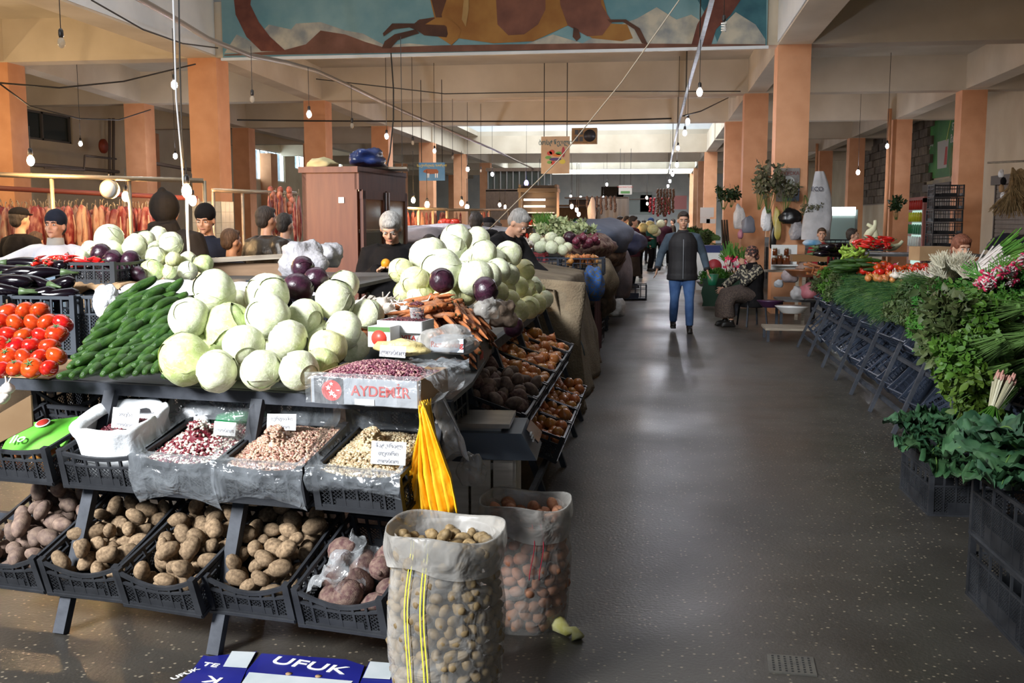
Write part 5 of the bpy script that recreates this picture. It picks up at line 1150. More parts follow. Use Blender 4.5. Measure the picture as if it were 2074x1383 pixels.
# ------------------------------------------------------------------ people: one continuous remeshed body each, clothes and hair as parts
TSC = bpy.data.scenes.new('workbench')
def remesh(b, m, vox, smooth=6, name='body'):
    me = b.mesh(name, m); o = bpy.data.objects.new('tmp', me); TSC.collection.objects.link(o)
    md = o.modifiers.new('r', 'REMESH'); md.mode = 'VOXEL'; md.voxel_size = vox; md.use_smooth_shade = True
    if smooth: s = o.modifiers.new('s', 'SMOOTH'); s.iterations = smooth; s.factor = .5
    TSC.view_layers[0].update(); dg = TSC.view_layers[0].depsgraph; r = bpy.data.meshes.new_from_object(o.evaluated_get(dg)); bpy.data.objects.remove(o)
    r.materials.clear(); r.materials.append(m); r.name = name; return r
M_skin = mat('skin', (.5, .27, .18), .5, (.58, .33, .22), 14, sub=.0); M_skin2 = mat('ruddy_skin', (.5, .23, .15), .5, (.6, .32, .22), 10)
M_eye = mat('eye_white', (.6, .57, .54), .3); M_iris = mat('dark_iris', (.03, .02, .015), .2); M_lip = mat('lips', (.36, .12, .09), .5)
def hairm(n, c): return mat(n, c, .65, tuple(min(1, x*1.7+.01) for x in c), 60, bump=.5, bs=90, stretch=(1, 1, .3))
H_dark = hairm('dark_brown_hair', (.018, .012, .009)); H_grey = hairm('grey_hair', (.2, .19, .18)); H_white = hairm('white_grey_hair', (.26, .25, .24)); H_auburn = hairm('auburn_hair', (.12, .035, .015)); H_brown = hairm('brown_hair', (.05, .025, .012))
def clothm(n, c, c2=None, ns=10, b=.35): return mat(n, c, .85, c2 or tuple(x*1.35 for x in c), ns, bump=b, bs=18, spec=.2)
V3 = Vector
def person(loc, face, label, h=1.75, skin=None, top=None, topi=.02, vest=None, legs=None, skirt=None, hair=('short', None), hat=None, shoes=None, lean=0., turn=0., ht=0., hn=0., sit=False, L=None, R=None, vox=.014, build=1., stride=0., knees=None, feat=True, group=None, collar=None, apron=None, cat='person'):
    """loc = ground point, face = heading in degrees (0 looks towards -Y), L/R = (elbow, wrist) in body space"""
    skin = skin or M_skin; t = thing('person', label, cat, tuple(loc), rad(face), group); t.scale = (h/1.75,)*3
    hz = .47 if sit else .93; up = Matrix.Translation((0, 0, hz)) @ Matrix.Rotation(rad(turn), 4, 'Z') @ Matrix.Rotation(rad(lean), 4, 'X') @ Matrix.Translation((0, 0, -.93))
    w = lambda *p: up @ V3(p)
    B = build
    if knees: kn, an = knees
    elif sit: kn = [V3((s*.13, -.44, .5)) for s in (-1, 1)]; an = [V3((s*.12, -.4, .09)) for s in (-1, 1)]
    else: kn = [V3((s*.105, -.03-s*stride*.5, .49)) for s in (-1, 1)]; an = [V3((s*.115, .03-s*stride, .09+(.05 if s*stride < 0 else 0))) for s in (-1, 1)]
    hip = [V3((s*.09, 0, hz)) for s in (-1, 1)]
    sh = [w(s*.172*B, .01, 1.39) for s in (-1, 1)]
    el = [None, None]; wr = [None, None]
    for i, (s, a) in enumerate(((-1, L), (1, R))):
        if a: el[i], wr[i] = V3(a[0]), V3(a[1])
        else: el[i], wr[i] = w(s*.245*B, .03, 1.13), w(s*.25*B, -.05, .88)
    hm = up @ Matrix.Translation((0, -.0, 1.5)) @ Matrix.Rotation(rad(ht), 4, 'Z') @ Matrix.Rotation(rad(hn), 4, 'X') @ Matrix.Scale(1.07, 4)
    hp = lambda *p: hm @ V3(p)
    def torso(b, inf, z0=.84, z1=1.47, wd=1.):
        prof = [(.84, .16, .115), (.94, .16, .118), (1.05, .148, .108), (1.17, .152, .112), (1.27, .162, .12), (1.34, .162, .115), (1.39, .145, .1), (1.43, .115, .085), (1.47, .075, .07)]
        pts = [p for p in prof if z0-.001 <= p[0] <= z1+.001]
        b.tube([w(0, .0, p[0]) for p in pts], [(p[1]*B+inf)*wd for p in pts], 18, 0, True, ry=[(p[2]*B+inf)*wd for p in pts])
    def arm(b, i, inf, end=1., hand=False):
        p2 = el[i].lerp(wr[i], end)
        b.tube([w((-1, 1)[i]*.09*B, .01, 1.42), sh[i], sh[i].lerp(el[i], .5), el[i]], [.045+inf, .056*B+inf, .048*B+inf, .042+inf], 10)
        b.ell(el[i], .042+inf, 8, 6); b.tube([el[i], el[i].lerp(p2, .5), p2], [.042+inf, .038+inf, .028+inf*1.2], 10)
    def leg(b, i, inf, z=0.):
        b.tube([hip[i]+V3((0, 0, .02)), hip[i].lerp(kn[i], .4), kn[i]], [.088*B+inf, .08*B+inf, .056+inf], 12)
        b.ell(kn[i], .056+inf, 10, 7); e = kn[i].lerp(an[i], 1-z); b.tube([kn[i], kn[i].lerp(e, .35), e], [.056+inf, .056+inf, .04+inf*1.3], 12)
    def hand(b, i):
        d = (wr[i]-el[i]).normalized(); s = (-1, 1)[i]; side = V3((0, -1, 0)); side = (side-d*side.dot(d)); side = side.normalized() if side.length > .1 else V3((s, 0, 0)); n = d.cross(side)
        Rm = Matrix((n, side, d)).transposed(); c = wr[i]+d*.05
        b.ell(c, (.018, .042, .05), 10, 7, 0, Rm)
        for k, (o, l) in enumerate(((.033, .062), (.011, .074), (-.011, .068), (-.032, .052))):
            r0 = wr[i]+d*.085+side*o; m1 = r0+d*l*.5+side*o*.25-n*s*.006; b.tube([r0-d*.02, m1, m1+d*l*.42-n*s*.018], [.0095, .0088, .0072], 7)
        r0 = wr[i]+d*.03+side*.03; b.tube([r0, r0+side*.03+d*.03, r0+side*.038+d*.06], [.012, .011, .008], 7)
    b = MB(); torso(b, 0)
    for i in (0, 1): arm(b, i, -.002); leg(b, i, -.004); hand(b, i); b.ell(an[i]+V3((0, -.05, -.045)), (.035, .1, .03), 8, 6)
    b.ell(V3((0, 0, hz)), (.15*B, .11*B, .1), 12, 8)
    b.tube([w(0, .01, 1.42), hp(0, .01, .03), hp(0, 0, .08)], [.065, .056, .055], 10)
    # head: skull, jaw, brow, nose, cheeks, chin, ears
    Rm = hm.to_3x3()
    b.ell(hp(0, .012, .155), (.075, .094, .098), 16, 12, 0, Rm); b.ell(hp(0, -.025, .092), (.058, .066, .066), 14, 10, 0, Rm); b.ell(hp(0, -.074, .045), (.022, .018, .018), 8, 6, 0, Rm)
    b.ell(hp(0, -.07, .165), (.052, .02, .016), 10, 6, 0, Rm)
    b.tube([hp(0, -.082, .152), hp(0, -.1, .122), hp(0, -.104, .108)], [.009, .012, .014], 7); b.ell(hp(0, -.088, .102), (.02, .014, .009), 8, 5, 0, Rm)
    for s in (-1, 1): b.ell(hp(s*.038, -.062, .108), (.022, .022, .02), 8, 6, 0, Rm); b.ell(hp(s*.078, .005, .125), (.009, .02, .03), 8, 6, 0, Rm)
    b.ell(hp(0, -.083, .075), (.02, .01, .009), 8, 5, 0, Rm)
    link('body', remesh(b, skin, vox if not feat else min(vox, .0085), 3), t)
    if feat:
        for s in (-1, 1):
            e = MB(); e.ell(hp(s*.031, -.0815, .139), (.0135, .007, .0075), 8, 6, 0, Rm); e.ell(hp(s*.031, -.087, .139), (.006, .003, .0062), 8, 5, 1, Rm); e.build('eye', [M_eye, M_iris], t)
            e = MB(); e.tube([hp(s*.012, -.093, .156), hp(s*.03, -.0945, .163), hp(s*.05, -.08, .157)], [.0035, .0045, .002], 5); e.build('eyebrow', hair[1] or H_dark, t)
        e = MB(); e.tube([hp(-.024, -.083, .075), hp(-.008, -.094, .079), hp(0, -.095, .077), hp(.008, -.094, .079), hp(.024, -.083, .075)], [.002, .005, .005, .005, .002], 6); e.build('mouth', M_lip, t)
    # clothes
    if legs:
        b = MB(); [leg(b, i, .012, .03) for i in (0, 1)]; b.ell(V3((0, 0, hz)), (.165*B, .125*B, .11), 12, 8); link('trousers', remesh(b, legs, vox, 4, 'trousers'), t)
    if skirt:
        b = MB()
        if sit: b.tube([V3((0, .06, .5)), V3((0, -.2, .53)), V3((0, -.42, .5)), V3((0, -.47, .36)), V3((0, -.46, .16))], [.22, .25, .26, .24, .25], 16, ry=[.17, .16, .15, .14, .15])
        else: b.tube([V3((0, 0, 1.0)), V3((0, 0, .8)), V3((0, 0, .5)), V3((0, 0, .3))], [.16*B, .2*B, .22*B, .24*B], 18, ry=[.13, .16, .18, .2])
        link('skirt', remesh(b, skirt, vox, 4, 'skirt'), t)
    if top:
        b = MB(); torso(b, topi, .84, 1.47); b.tube([w(0, 0, .84), w(0, 0, .78)], [.165*B+topi+.005, .165*B+topi+.008], 16, ry=[.115*B+topi+.005]*2)
        for i in (0, 1): arm(b, i, topi*.75, .96)
        b.tube([w(0, .01, 1.45), w(0, .012, 1.5)], [.075, .066], 12); link('jacket', remesh(b, top, vox, 4, 'jacket'), t)
        for i in (0, 1):
            d = (wr[i]-el[i]).normalized(); c = MB(); c.tube([wr[i]-d*.035, wr[i]-d*.002], [.04+topi*.4]*2, 12); c.build('cuff', vest or top, t)
    if vest:
        b = MB(); torso(b, topi+.014, .84, 1.47); b.tube([w(0, .01, 1.42), w(0, .0, 1.51)], [.09, .078], 14)
        for s in (-1, 1): b.ell(w(s*.125*B, .01, 1.385), (.055, .075, .05), 10, 7, 0)
        b.tube([w(0, 0, .85), w(0, 0, .77)], [.165*B+topi+.02]*2, 18, ry=[.118*B+topi+.02]*2); link('vest', remesh(b, vest, vox, 4, 'vest'), t)
        c = MB(); c.bar(w(0, -.152*B-topi, .8), w(0, -.148*B-topi, 1.15), .008, .006); c.bar(w(0, -.148*B-topi, 1.15), w(0, -.135-topi, 1.37), .008, .006); c.build('zip', mat('zip_metal', (.4, .4, .42), .3, metal=.8), t)
    if collar: b = MB(); b.tube([w(0, .0, 1.44), hp(0, .0, .035)], [.082, .07], 14); b.build('collar', collar, t)
    if apron: b = MB(); b.grid(lambda u, v: w((u-.5)*.26, -.145-topi-.02*sin(pi*u), .62+.62*v), 8, 8); o = b.build('apron', apron, t); solidify(o, .004)
    # hair / headgear
    kd, hmn = hair[0], hair[1]
    if kd:
        b = MB()
        if kd == 'short': b.ell(hp(0, .024, .172), (.083, .096, .092), 16, 12, 0, Rm); b.ell(hp(0, .055, .125), (.07, .062, .07), 12, 8, 0, Rm); b.ell(hp(0, -.045, .218), (.058, .035, .03), 10, 7, 0, Rm)
        elif kd == 'bob': b.ell(hp(0, .02, .175), (.09, .1, .095), 16, 12, 0, Rm); b.ell(hp(0, .05, .1), (.088, .07, .09), 12, 8, 0, Rm); b.ell(hp(0, -.06, .215), (.066, .036, .034), 10, 7, 0, Rm)
        elif kd == 'tied': b.ell(hp(0, .022, .17), (.085, .097, .094), 16, 12, 0, Rm); b.ell(hp(0, .1, .13), (.04, .04, .04), 10, 8, 0, Rm)
        link('hair', remesh(b, hmn, .009, 2, 'hair'), t)
    if hat:
        hk, m = hat; b = MB()
        if hk == 'beanie': b.ell(hp(0, .015, .19), (.09, .105, .095), 16, 12, 0, Rm); b.tube([hp(0, .01, .165), hp(0, .012, .2)], [.092, .094], 18, ry=[.107, .109])
        elif hk == 'cap': b.ell(hp(0, .015, .205), (.09, .105, .06), 16, 10, 0, Rm); b.ell(hp(0, -.09, .185), (.065, .05, .01), 12, 6, 0, Rm)
        elif hk == 'hood': b.ell(hp(0, .03, .16), (.105, .12, .125), 16, 12, 0, Rm); b.tube([hp(0, .06, .05), hp(0, .03, -.08)], [.12, .16], 14, ry=[.1, .13]); b.ell(hp(0, .05, .27), (.03, .04, .04), 8, 6, 0, Rm)
        elif hk == 'scarf': b.ell(hp(0, .022, .165), (.09, .105, .103), 16, 12, 0, Rm); b.ell(hp(0, .08, .08), (.05, .05, .06), 10, 8, 0, Rm)
        link('headwear', remesh(b, m, .009, 2, 'headwear'), t)
    sm = shoes or mat('black_shoe_leather', (.015, .013, .012), .4)
    for i in (0, 1):
        b = MB(); b.ell(an[i]+V3((0, -.055, -.04)), (.046, .125, .045), 12, 8); b.tube([an[i]+V3((0, 0, .03)), an[i]+V3((0, 0, -.03))], [.045, .046], 10); b.box(an[i]+V3((0, -.055, -.078)), (.085, .25, .02)); link('shoe', remesh(b, sm, .014, 2, 'shoe'), t)
    return t
C_black = mat('black_cloth', (.006, .0055, .006), .85, (.009, .008, .009), 10, bump=.35, bs=18, spec=.15); C_navy = clothm('navy_cloth', (.01, .013, .025)); C_leather = mat('black_leather', (.014, .012, .01), .4, (.03, .024, .018), 8, bump=.5, bs=14); C_jean = mat('faded_blue_jeans', (.03, .08, .22), .85, (.09, .18, .38), 4, bump=.3, bs=20, lo=.35, hi=.75); C_sleeve = clothm('grey_blue_knit', (.05, .068, .09)); C_white = clothm('white_coat_cloth', (.55, .57, .66), (.68, .7, .78), 5); C_maroon = clothm('maroon_coat_cloth', (.05, .012, .02)); C_green = clothm('dark_green_coat_cloth', (.01, .06, .045)); C_grey = clothm('grey_cloth', (.1, .1, .1)); C_red = clothm('red_cloth', (.22, .015, .02)); C_brownc = clothm('dark_brown_cloth', (.04, .028, .02)); C_bluea = clothm('blue_apron_cloth', (.2, .3, .42))
C_pat = mat('black_cream_patterned_knit', (.02, .018, .018), .8, (.4, .35, .25), 26, lo=.52, hi=.56); C_scarf = mat('floral_headscarf_cloth', (.03, .02, .02), .8, (.3, .12, .08), 30, lo=.5, hi=.58); C_skirt = mat('brown_speckled_skirt', (.03, .02, .018), .9, (.1, .07, .055), 60)
def gp(px, Y, z=0.): p = ony(px, 600, Y); return (p.x, Y, z)
# the man walking down the aisle
w_ = gp(1381, 15.5)
person(w_, 2, 'man in black padded vest, grey sleeves and blue jeans walking down the aisle', 1.75, top=C_sleeve, vest=mat('black_quilted_vest', (.009, .008, .01), .7, (.014, .012, .014), 5, bump=.3, bs=10), legs=C_jean, hair=('short', H_dark), L=((-.31, .05, 1.16), (-.37, -.06, .93)), R=((.3, .05, 1.16), (.36, -.03, .92)), stride=.1, hn=6, build=1.12, topi=.024, vox=.012)
# seated woman on a stool by the pillar
ws = gp(1522, 16.6)
person(ws, -70, 'seated woman in floral headscarf, patterned sleeves and black vest resting her cheek on her hand', 1.66, top=C_pat, vest=C_black, skirt=C_skirt, hair=(None, H_dark), hat=('scarf', C_scarf), sit=True, L=((-.24, -.2, .78), (-.2, -.42, .62)), R=((.2, -.22, .74), (.07, -.2, 1.0)), hn=12, topi=.04, build=1.15, vox=.014)
t = thing('stool', 'low dark stool under the seated woman', 'stool', ws, rad(-70)); b = MB(); b.box((0, .02, .4), (.36, .34, .04)); b.build('seat', C_black, t)
for sx in (-1, 1):
    for sy in (-1, 1): b = MB(); b.bar((sx*.15, .02+sy*.14, .39), (sx*.18, .02+sy*.17, 0), .022); b.build('leg', M_post, t)
b = MB(); b.grid(lambda u, v: (-.22+.02*sin(u*6), -.1-.12*u, .4-.26*v), 6, 6); tag(b.build('cloth_scrap', C_white, None, ws, (0, 0, rad(-70))), 'white and blue cloth scrap hanging from the stool seat', 'cloth')
# the left block of people
person(gp(118, 8.6), 12, 'vendor in white coat, blue apron and dark knitted hat behind the aubergines', 1.7, skin=M_skin2, top=C_white, legs=C_black, hair=('short', H_dark), hat=('beanie', C_navy), L=((-.42, -.1, 1.3), (-.66, -.22, 1.28)), R=((.3, .0, 1.14), (.2, -.25, 1.1)), collar=mat('grey_knit_collar', (.35, .34, .33), .9), apron=C_bluea, ht=-8, hn=-4, topi=.035, build=1.15, vox=.012)
person(gp(345, 8.3), 168, 'tall person in black hooded coat seen from behind, at the rear cabbages', 1.84, top=C_black, legs=C_black, hair=(None, H_dark), hat=('hood', C_black), build=1.35, topi=.06, feat=False, vox=.016)
person(gp(424, 9.3), -5, 'young man in dark knitted hat and navy jacket looking down between hooded person and boy', 1.76, top=C_navy, legs=C_black, hair=('short', H_dark), hat=('beanie', C_black), hn=14, ht=8, build=1.05, topi=.03, vox=.014)
person(gp(473, 9.0), 150, 'boy with short brown hair seen from behind near the plywood trough', 1.55, top=C_navy, legs=C_black, hair=('short', H_brown), feat=False, build=.9, vox=.016)
person(gp(545, 9.8), 150, 'man in black leather jacket seen from behind left of the wooden fridge', 1.76, top=C_leather, legs=C_black, hair=('short', H_dark), build=1.2, topi=.05, feat=False, vox=.016)
person(gp(582, 10.8), 160, 'dark haired man with grey hood partly hidden by the wooden fridge', 1.7, top=C_grey, legs=C_black, hair=('short', H_dark), feat=False, vox=.016)
person(gp(50, 10.6), 160, 'man in dark flat cap and black coat at the hanging meat, far left', 1.76, top=C_black, legs=C_black, hair=('short', H_dark), hat=('cap', C_black), feat=False, build=1.15, topi=.04, vox=.016)
person(gp(80, 10.9), 180, 'person in grey coat bending behind the man in flat cap', 1.5, top=C_grey, legs=C_black, hair=('short', H_brown), feat=False, vox=.018)
# old woman with an orange
ow = gp(800, 8.6)
person(ow, 5, 'white haired old woman in black peeling an orange beside the wooden fridge', 1.72, top=C_black, legs=C_black, hair=('bob', H_white), lean=10, hn=24, L=((-.27, -.1, 1.12), (-.08, -.32, 1.26)), R=((.27, -.1, 1.12), (.08, -.32, 1.26)), topi=.045, build=1.15, vox=.013)
b = MB(); b.ell((0, 0, 0), .04, 12, 8); tag(b.build('orange', mat('orange_peel', (.75, .28, .01), .45, bump=.2, bs=90), None, (ow[0]+.03, 8.2, 1.3)), 'bright orange fruit in the hands of the old woman', 'fruit')
# leaning grey man, man from behind etc.
person(gp(985, 10.7), 62, 'grey haired man in black jacket leaning over the garlic stall', 1.86, top=C_black, legs=C_black, hair=('short', H_grey), lean=32, hn=8, L=((-.2, -.42, 1.1), (-.1, -.62, 1.02)), R=((.2, -.42, 1.1), (.12, -.62, 1.02)), topi=.04, build=1.15, vox=.014)
person(gp(966, 12.5), 175, 'man with short black hair in dark coat seen from behind at the far meat stall', 1.72, top=C_black, legs=C_black, hair=('short', H_dark), feat=False, build=1.1, topi=.03, vox=.018)
person(gp(990, 13.4), 180, 'dark capped person beyond the black coated man', 1.66, top=C_grey, legs=C_black, hair=('short', H_dark), hat=('cap', C_black), feat=False, vox=.02)
person(gp(1005, 14.4), 160, 'person with brown curly hair beyond the dark capped person', 1.6, top=C_brownc, legs=C_black, hair=('bob', H_brown), feat=False, vox=.02)
person(gp(836, 11.5), 90, 'person in dark clothes bending at stall right of the wooden fridge', 1.5, top=C_black, legs=C_black, hair=('short', H_dark), lean=20, feat=False, vox=.02)
person(gp(868, 13.0), 60, 'bent person in black padded coat behind the old woman', 1.45, top=C_black, legs=C_black, hair=('bob', H_brown), lean=25, feat=False, vox=.02)
# aisle crowd
person(gp(1281, 25.5), 78, 'woman in maroon coat holding vegetables at the left stall', 1.72, top=C_maroon, legs=C_black, skirt=C_brownc, hair=('bob', H_dark), L=((-.22, -.18, 1.2), (-.1, -.4, 1.22)), R=((.22, -.18, 1.2), (.1, -.4, 1.22)), topi=.05, build=1.15, feat=False, vox=.02)
person(gp(1317, 34), 70, 'person in dark green coat and blue hat further down the aisle', 1.68, top=C_green, legs=C_black, hat=('beanie', clothm('blue_knit', (.03, .06, .16))), hair=('short', H_dark), topi=.05, feat=False, vox=.024)
crowd = [(1268, 27, 'woman with black hair bun behind the maroon coat', C_black, 20), (1290, 30, 'man in brown coat bending behind the maroon coat', C_brownc, 200), (1302, 40, 'person in grey coat beyond the green coat', C_grey, 160), (1330, 42, 'person in black coat close to the red pepper strings', C_black, 190), (1345, 38, 'person in maroon jacket near the hanging strings', C_maroon, 10), (1255, 33, 'person in brown jacket at the far left stall', C_brownc, 90), (1232, 36, 'dark coated person far behind the tarpaulin stall', C_black, 30), (1208, 34, 'person in grey far behind the red onions', C_grey, 140), (1315, 52, 'small distant figure in the middle of the aisle', C_navy, 0), (1360, 46, 'distant figure at the right stalls', C_brownc, 270), (1175, 30, 'person in black behind the white cabbages stall', C_black, 20), (1140, 26, 'person in dark jacket beyond the dial scale', C_navy, 200)]
for (px, Y, lb, c, f) in crowd: person(gp(px, Y), f, lb, U(1.6, 1.78), top=c, legs=C_black, hair=('bob' if 'woman' in lb else 'short', H_dark), feat=False, vox=.03, topi=.04)
# right side
person(gp(1940, 9.6), 12, 'woman with auburn fringe resting her cheek on her hand behind the greens', 1.5, top=C_black, legs=C_black, hair=('bob', H_auburn), L=((-.2, -.2, 1.12), (-.08, -.14, 1.46)), R=((.24, -.1, 1.14), (.1, -.3, 1.1)), hn=10, vox=.013)
person(gp(1724, 17), 80, 'dark haired man in profile behind the aubergines at right', 1.5, top=C_grey, legs=C_black, hair=('short', H_dark), hn=-4, vox=.016)
person(gp(1660, 18), -5, 'person in red sweater behind the bottles at right', 1.5, top=C_red, legs=C_black, hair=('short', H_brown), vox=.016)
# ------------------------------------------------------------------ mural on the beam above the first pillar row (flat painting, flat pieces)
MY = 18.75
def mp(px, py, off=0.): p = ony(px, py, MY); return Vector((p.x, MY-.012-off, p.z))
mu = thing('mural', 'painted mural of a leaping brown horned animal before snowy mountains above the first pillars', 'mural', (0, 0, 0))
PM = lambda n, c, c2, ns=2.5: mat(n, c, .8, c2, ns, detail=8)
PB = PM('mural_teal_sky_paint', (.1, .24, .28), (.2, .34, .36), 1.2); PG = PM('mural_dark_sky_paint', (.02, .09, .12), (.05, .16, .19)); PBr = PM('mural_brown_body_paint', (.24, .1, .02), (.34, .17, .04), 1.6); PDk = PM('mural_dark_brown_paint', (.05, .02, .012), (.1, .04, .02)); PSn = PM('mural_snow_paint', (.22, .24, .24), (.5, .46, .36), 3); PRd = PM('mural_red_brown_ground_paint', (.12, .05, .03), (.2, .09, .06)); PBl = PM('mural_belly_paint', (.12, .045, .03), (.2, .08, .05)); PBk = PM('mural_bark_paint', (.1, .028, .018), (.16, .05, .03), 5); PLt = PM('mural_pale_highlight_paint', (.3, .18, .06), (.4, .26, .1))
b = MB(); a, c = mp(452, 112), mp(1553, 93); b.box(((a.x+c.x)/2, MY-.005, 5.6), (c.x-a.x, .012, 2*(5.6-c.z))); b.build('painted_sky', PB, mu)
lay = [0]
def paint(pts, m, name):
    lay[0] += 1; b = MB(); o = .0012*lay[0]; vs = [mp(x, y, o) for x, y in pts]
    from mathutils.geometry import tessellate_polygon
    me = bpy.data.meshes.new(name); me.from_pydata([tuple(v) for v in vs], [], [tuple(t_) for t_ in tessellate_polygon([vs])]); me.update(); me.materials.append(m); link(name, me, mu)
paint([(1380, -60), (1552, -60), (1552, 92), (1455, 92), (1440, 50)], PG, 'dark_sky')
paint([(455, 108), (480, 70), (510, 85), (545, 50), (590, 60), (600, 48), (650, 45), (700, 62), (735, 68), (780, 92), (830, 88), (900, 95), (905, 100)], PSn, 'snowy_mountain')
paint([(560, 106), (620, 90), (650, 62), (700, 70), (740, 85), (790, 100), (640, 104)], PRd, 'rocky_slope')
paint([(1050, 95), (1120, 70), (1180, 88), (1230, 60), (1290, 38), (1330, 15), (1370, 40), (1400, 30), (1430, 50), (1440, 92)], PSn, 'snowy_mountain')
paint([(1450, 92), (1470, 45), (1490, 25), (1530, 50), (1550, 80), (1550, 92)], PSn, 'snowy_mountain')
paint([(455, 111), (560, 104), (900, 92), (1200, 88), (1550, 90), (1550, 94), (455, 113)], PRd, 'red_ground_line')
paint([(468, -60), (478, 30), (500, 75), (530, 104), (580, 104), (548, 75), (525, 45), (508, 10), (512, -30), (505, -60), (495, -10), (490, -60)], PBk, 'tree_trunk')
paint([(1470, -60), (1440, 0), (1412, 50), (1400, 92), (1440, 92), (1450, 60), (1480, 30), (1500, 0), (1520, -60)], PBk, 'tree_trunk')
paint([(880, -60), (872, 0), (880, 35), (845, 42), (865, 60), (915, 92), (912, 94), (930, 78), (1000, 88), (1080, 84), (1120, 66), (1150, 52), (1170, 60), (1200, 78), (1260, 84), (1282, 78), (1270, 50), (1235, 48), (1222, 0), (1215, -60)], PBr, 'animal_body')
paint([(880, -60), (874, 0), (884, 38), (900, 60), (895, 30), (905, 0), (900, -60)], PDk, 'animal_neck_shadow')
paint([(1005, 0), (1008, 50), (1030, 72), (1062, 70), (1090, 50), (1105, 20), (1105, -60), (1003, -60)], PBl, 'animal_flank')
paint([(1150, 52), (1135, 10), (1130, -60), (1210, -60), (1218, 10), (1240, 45), (1220, 72), (1190, 74)], PBl, 'animal_thigh')
paint([(880, 36), (850, 40), (840, 48), (795, 48), (776, 68), (778, 74), (798, 60), (830, 56), (845, 62), (860, 72), (905, 76), (912, 60)], PDk, 'animal_foreleg')
paint([(842, 60), (800, 70), (780, 84), (774, 98), (792, 98), (806, 82), (836, 72), (850, 68)], PDk, 'animal_foreleg')
paint([(1235, 46), (1262, 45), (1285, 60), (1300, 88), (1312, 90), (1296, 58), (1275, 45), (1268, 40), (1230, 40)], PDk, 'animal_hind_leg')
paint([(1162, 55), (1160, 75), (1168, 84), (1176, 76), (1172, 60)], PDk, 'animal_tail')
paint([(940, 0), (936, 40), (944, 55), (950, 20), (950, -20)], PLt, 'shoulder_highlight')
paint([(862, 50), (905, 52), (908, 70), (930, 76), (934, 62), (925, 50), (905, 36), (885, 36)], PBr, 'foreleg_upper')
for k, (x, y) in enumerate(((560, -8), (640, -20), (1250, -15))): paint([(x, y), (x+20, y+8), (x+50, y+4), (x+60, y-20), (x+10, y-20)], PSn, 'painted_cloud')
b = MB(); a, c = mp(450, 116), mp(1556, 94); b.box(((a.x+c.x)/2, MY-.03, (a.z+c.z)/2-.03), (c.x-a.x, .06, .05)); struct(b.build('trim_mural', M_white))
# ------------------------------------------------------------------ bulbs
M_cord = mat('black_cable', (.02, .018, .016), .6); M_sock = mat('black_bulb_socket', (.015, .013, .012), .4)
E_cool = mat('cool_white_bulb', (.7, .7, 1), .3, emit=(.86, .88, 1.), es=520); E_warm = mat('warm_bulb', (1, .7, .4), .3, emit=(1, .62, .28), es=1300); E_warm2 = mat('small_warm_bulb', (1, .7, .5), .3, emit=(1, .5, .25), es=260); E_blue = mat('blue_bulb', (.1, .1, 1), .3, emit=(.08, .06, 1.), es=120); M_off = mat('unlit_bulb_glass', (.45, .4, .32), .08, alpha=.55); M_cfl = mat('white_spiral_tube', (.75, .73, .68), .3)
def bulb(px, py, D, m, label, top=None, r=.034, grp=None):
    p = P(px, py, D); t = thing('hanging_bulb', label, 'light bulb', tuple(p), 0, grp)
    zt = (top if top else (5.3 if p.y > 18.8 or p.x < -9 or p.x > 2.6 else 3.95))-p.z
    b = MB(); b.tube([(0, 0, .1), (0, 0, max(.2, zt))], ( .0045 if D < 20 else .006), 5); b.build('cord', M_cord, t)
    b = MB(); b.tube([(0, 0, .035), (0, 0, .05), (0, 0, .1), (0, 0, .115)], [.018, .024, .022, .012], 10); b.build('socket', M_sock, t)
    b = MB()
    if m is M_cfl:
        b.tube([(.026*cos(a), .026*sin(a), .03-.11*a/25) for a in [k*.5 for k in range(51)]], .009, 7)
    else: b.ell((0, 0, -.012), (r, r, r*1.45), 12, 9)
    b.build('bulb', m, t); return t
CO = [(353, 170, 12.6, 'cool lit bulb on a long cord left of the tiled pillar'), (626, 230, 15.8, 'cool lit bulb in front of the second left pillar'), (783, 275, 20, 'cool lit bulb before the third left pillar'), (880, 305, 24.5, 'cool lit bulb above the cow sign'), (947, 342, 32, 'cool lit bulb right of the cow sign'), (997, 352, 36, 'cool lit bulb before the far left pillars'), (36, 282, 20.5, 'cool lit bulb below the dark window at the left edge'), (163, 290, 22, 'cool lit bulb left of the wall pilaster'), (355, 315, 26, 'cool lit bulb beside the blue sign edge'), (1229, 373, 48, 'cool lit bulb left of the small far sign'), (1417, 185, 13.3, 'nearest lit bulb under the metal cable tray'), (1393, 245, 17.3, 'second lit bulb under the metal cable tray'), (1387, 268, 19.5, 'third lit bulb under the metal cable tray'), (1373, 299, 23.5, 'fourth lit bulb under the metal cable tray'), (1371, 333, 31, 'fifth lit bulb under the metal cable tray'), (1362, 352, 37, 'sixth lit bulb under the metal cable tray'), (1357, 366, 43, 'seventh lit bulb under the metal cable tray'), (1353, 376, 48, 'farthest lit bulb under the metal cable tray'), (1797, 295, 23, 'cool lit bulb between the right pillars'), (1738, 348, 30, 'cool lit bulb over the right fridge'), (1156, 397, 52, 'far small bulb left of the far sign'), (1176, 399, 56, 'tiny cool bulb in the far hall'), (1222, 399, 60, 'tiny cool bulb under the small far sign'), (1263, 415, 52, 'tiny bulb in the far hall near the wall')]
for (x, y, D, l) in CO: bulb(x, y, D, E_cool, l, r=.036 if D < 25 else .05)
bulb(815, 368, 13, E_cool, 'cool bulb at the top right corner of the wooden fridge', 3.9)
bulb(1066, 370, 36, E_blue, 'deep blue lit bulb in the far hall', r=.07)
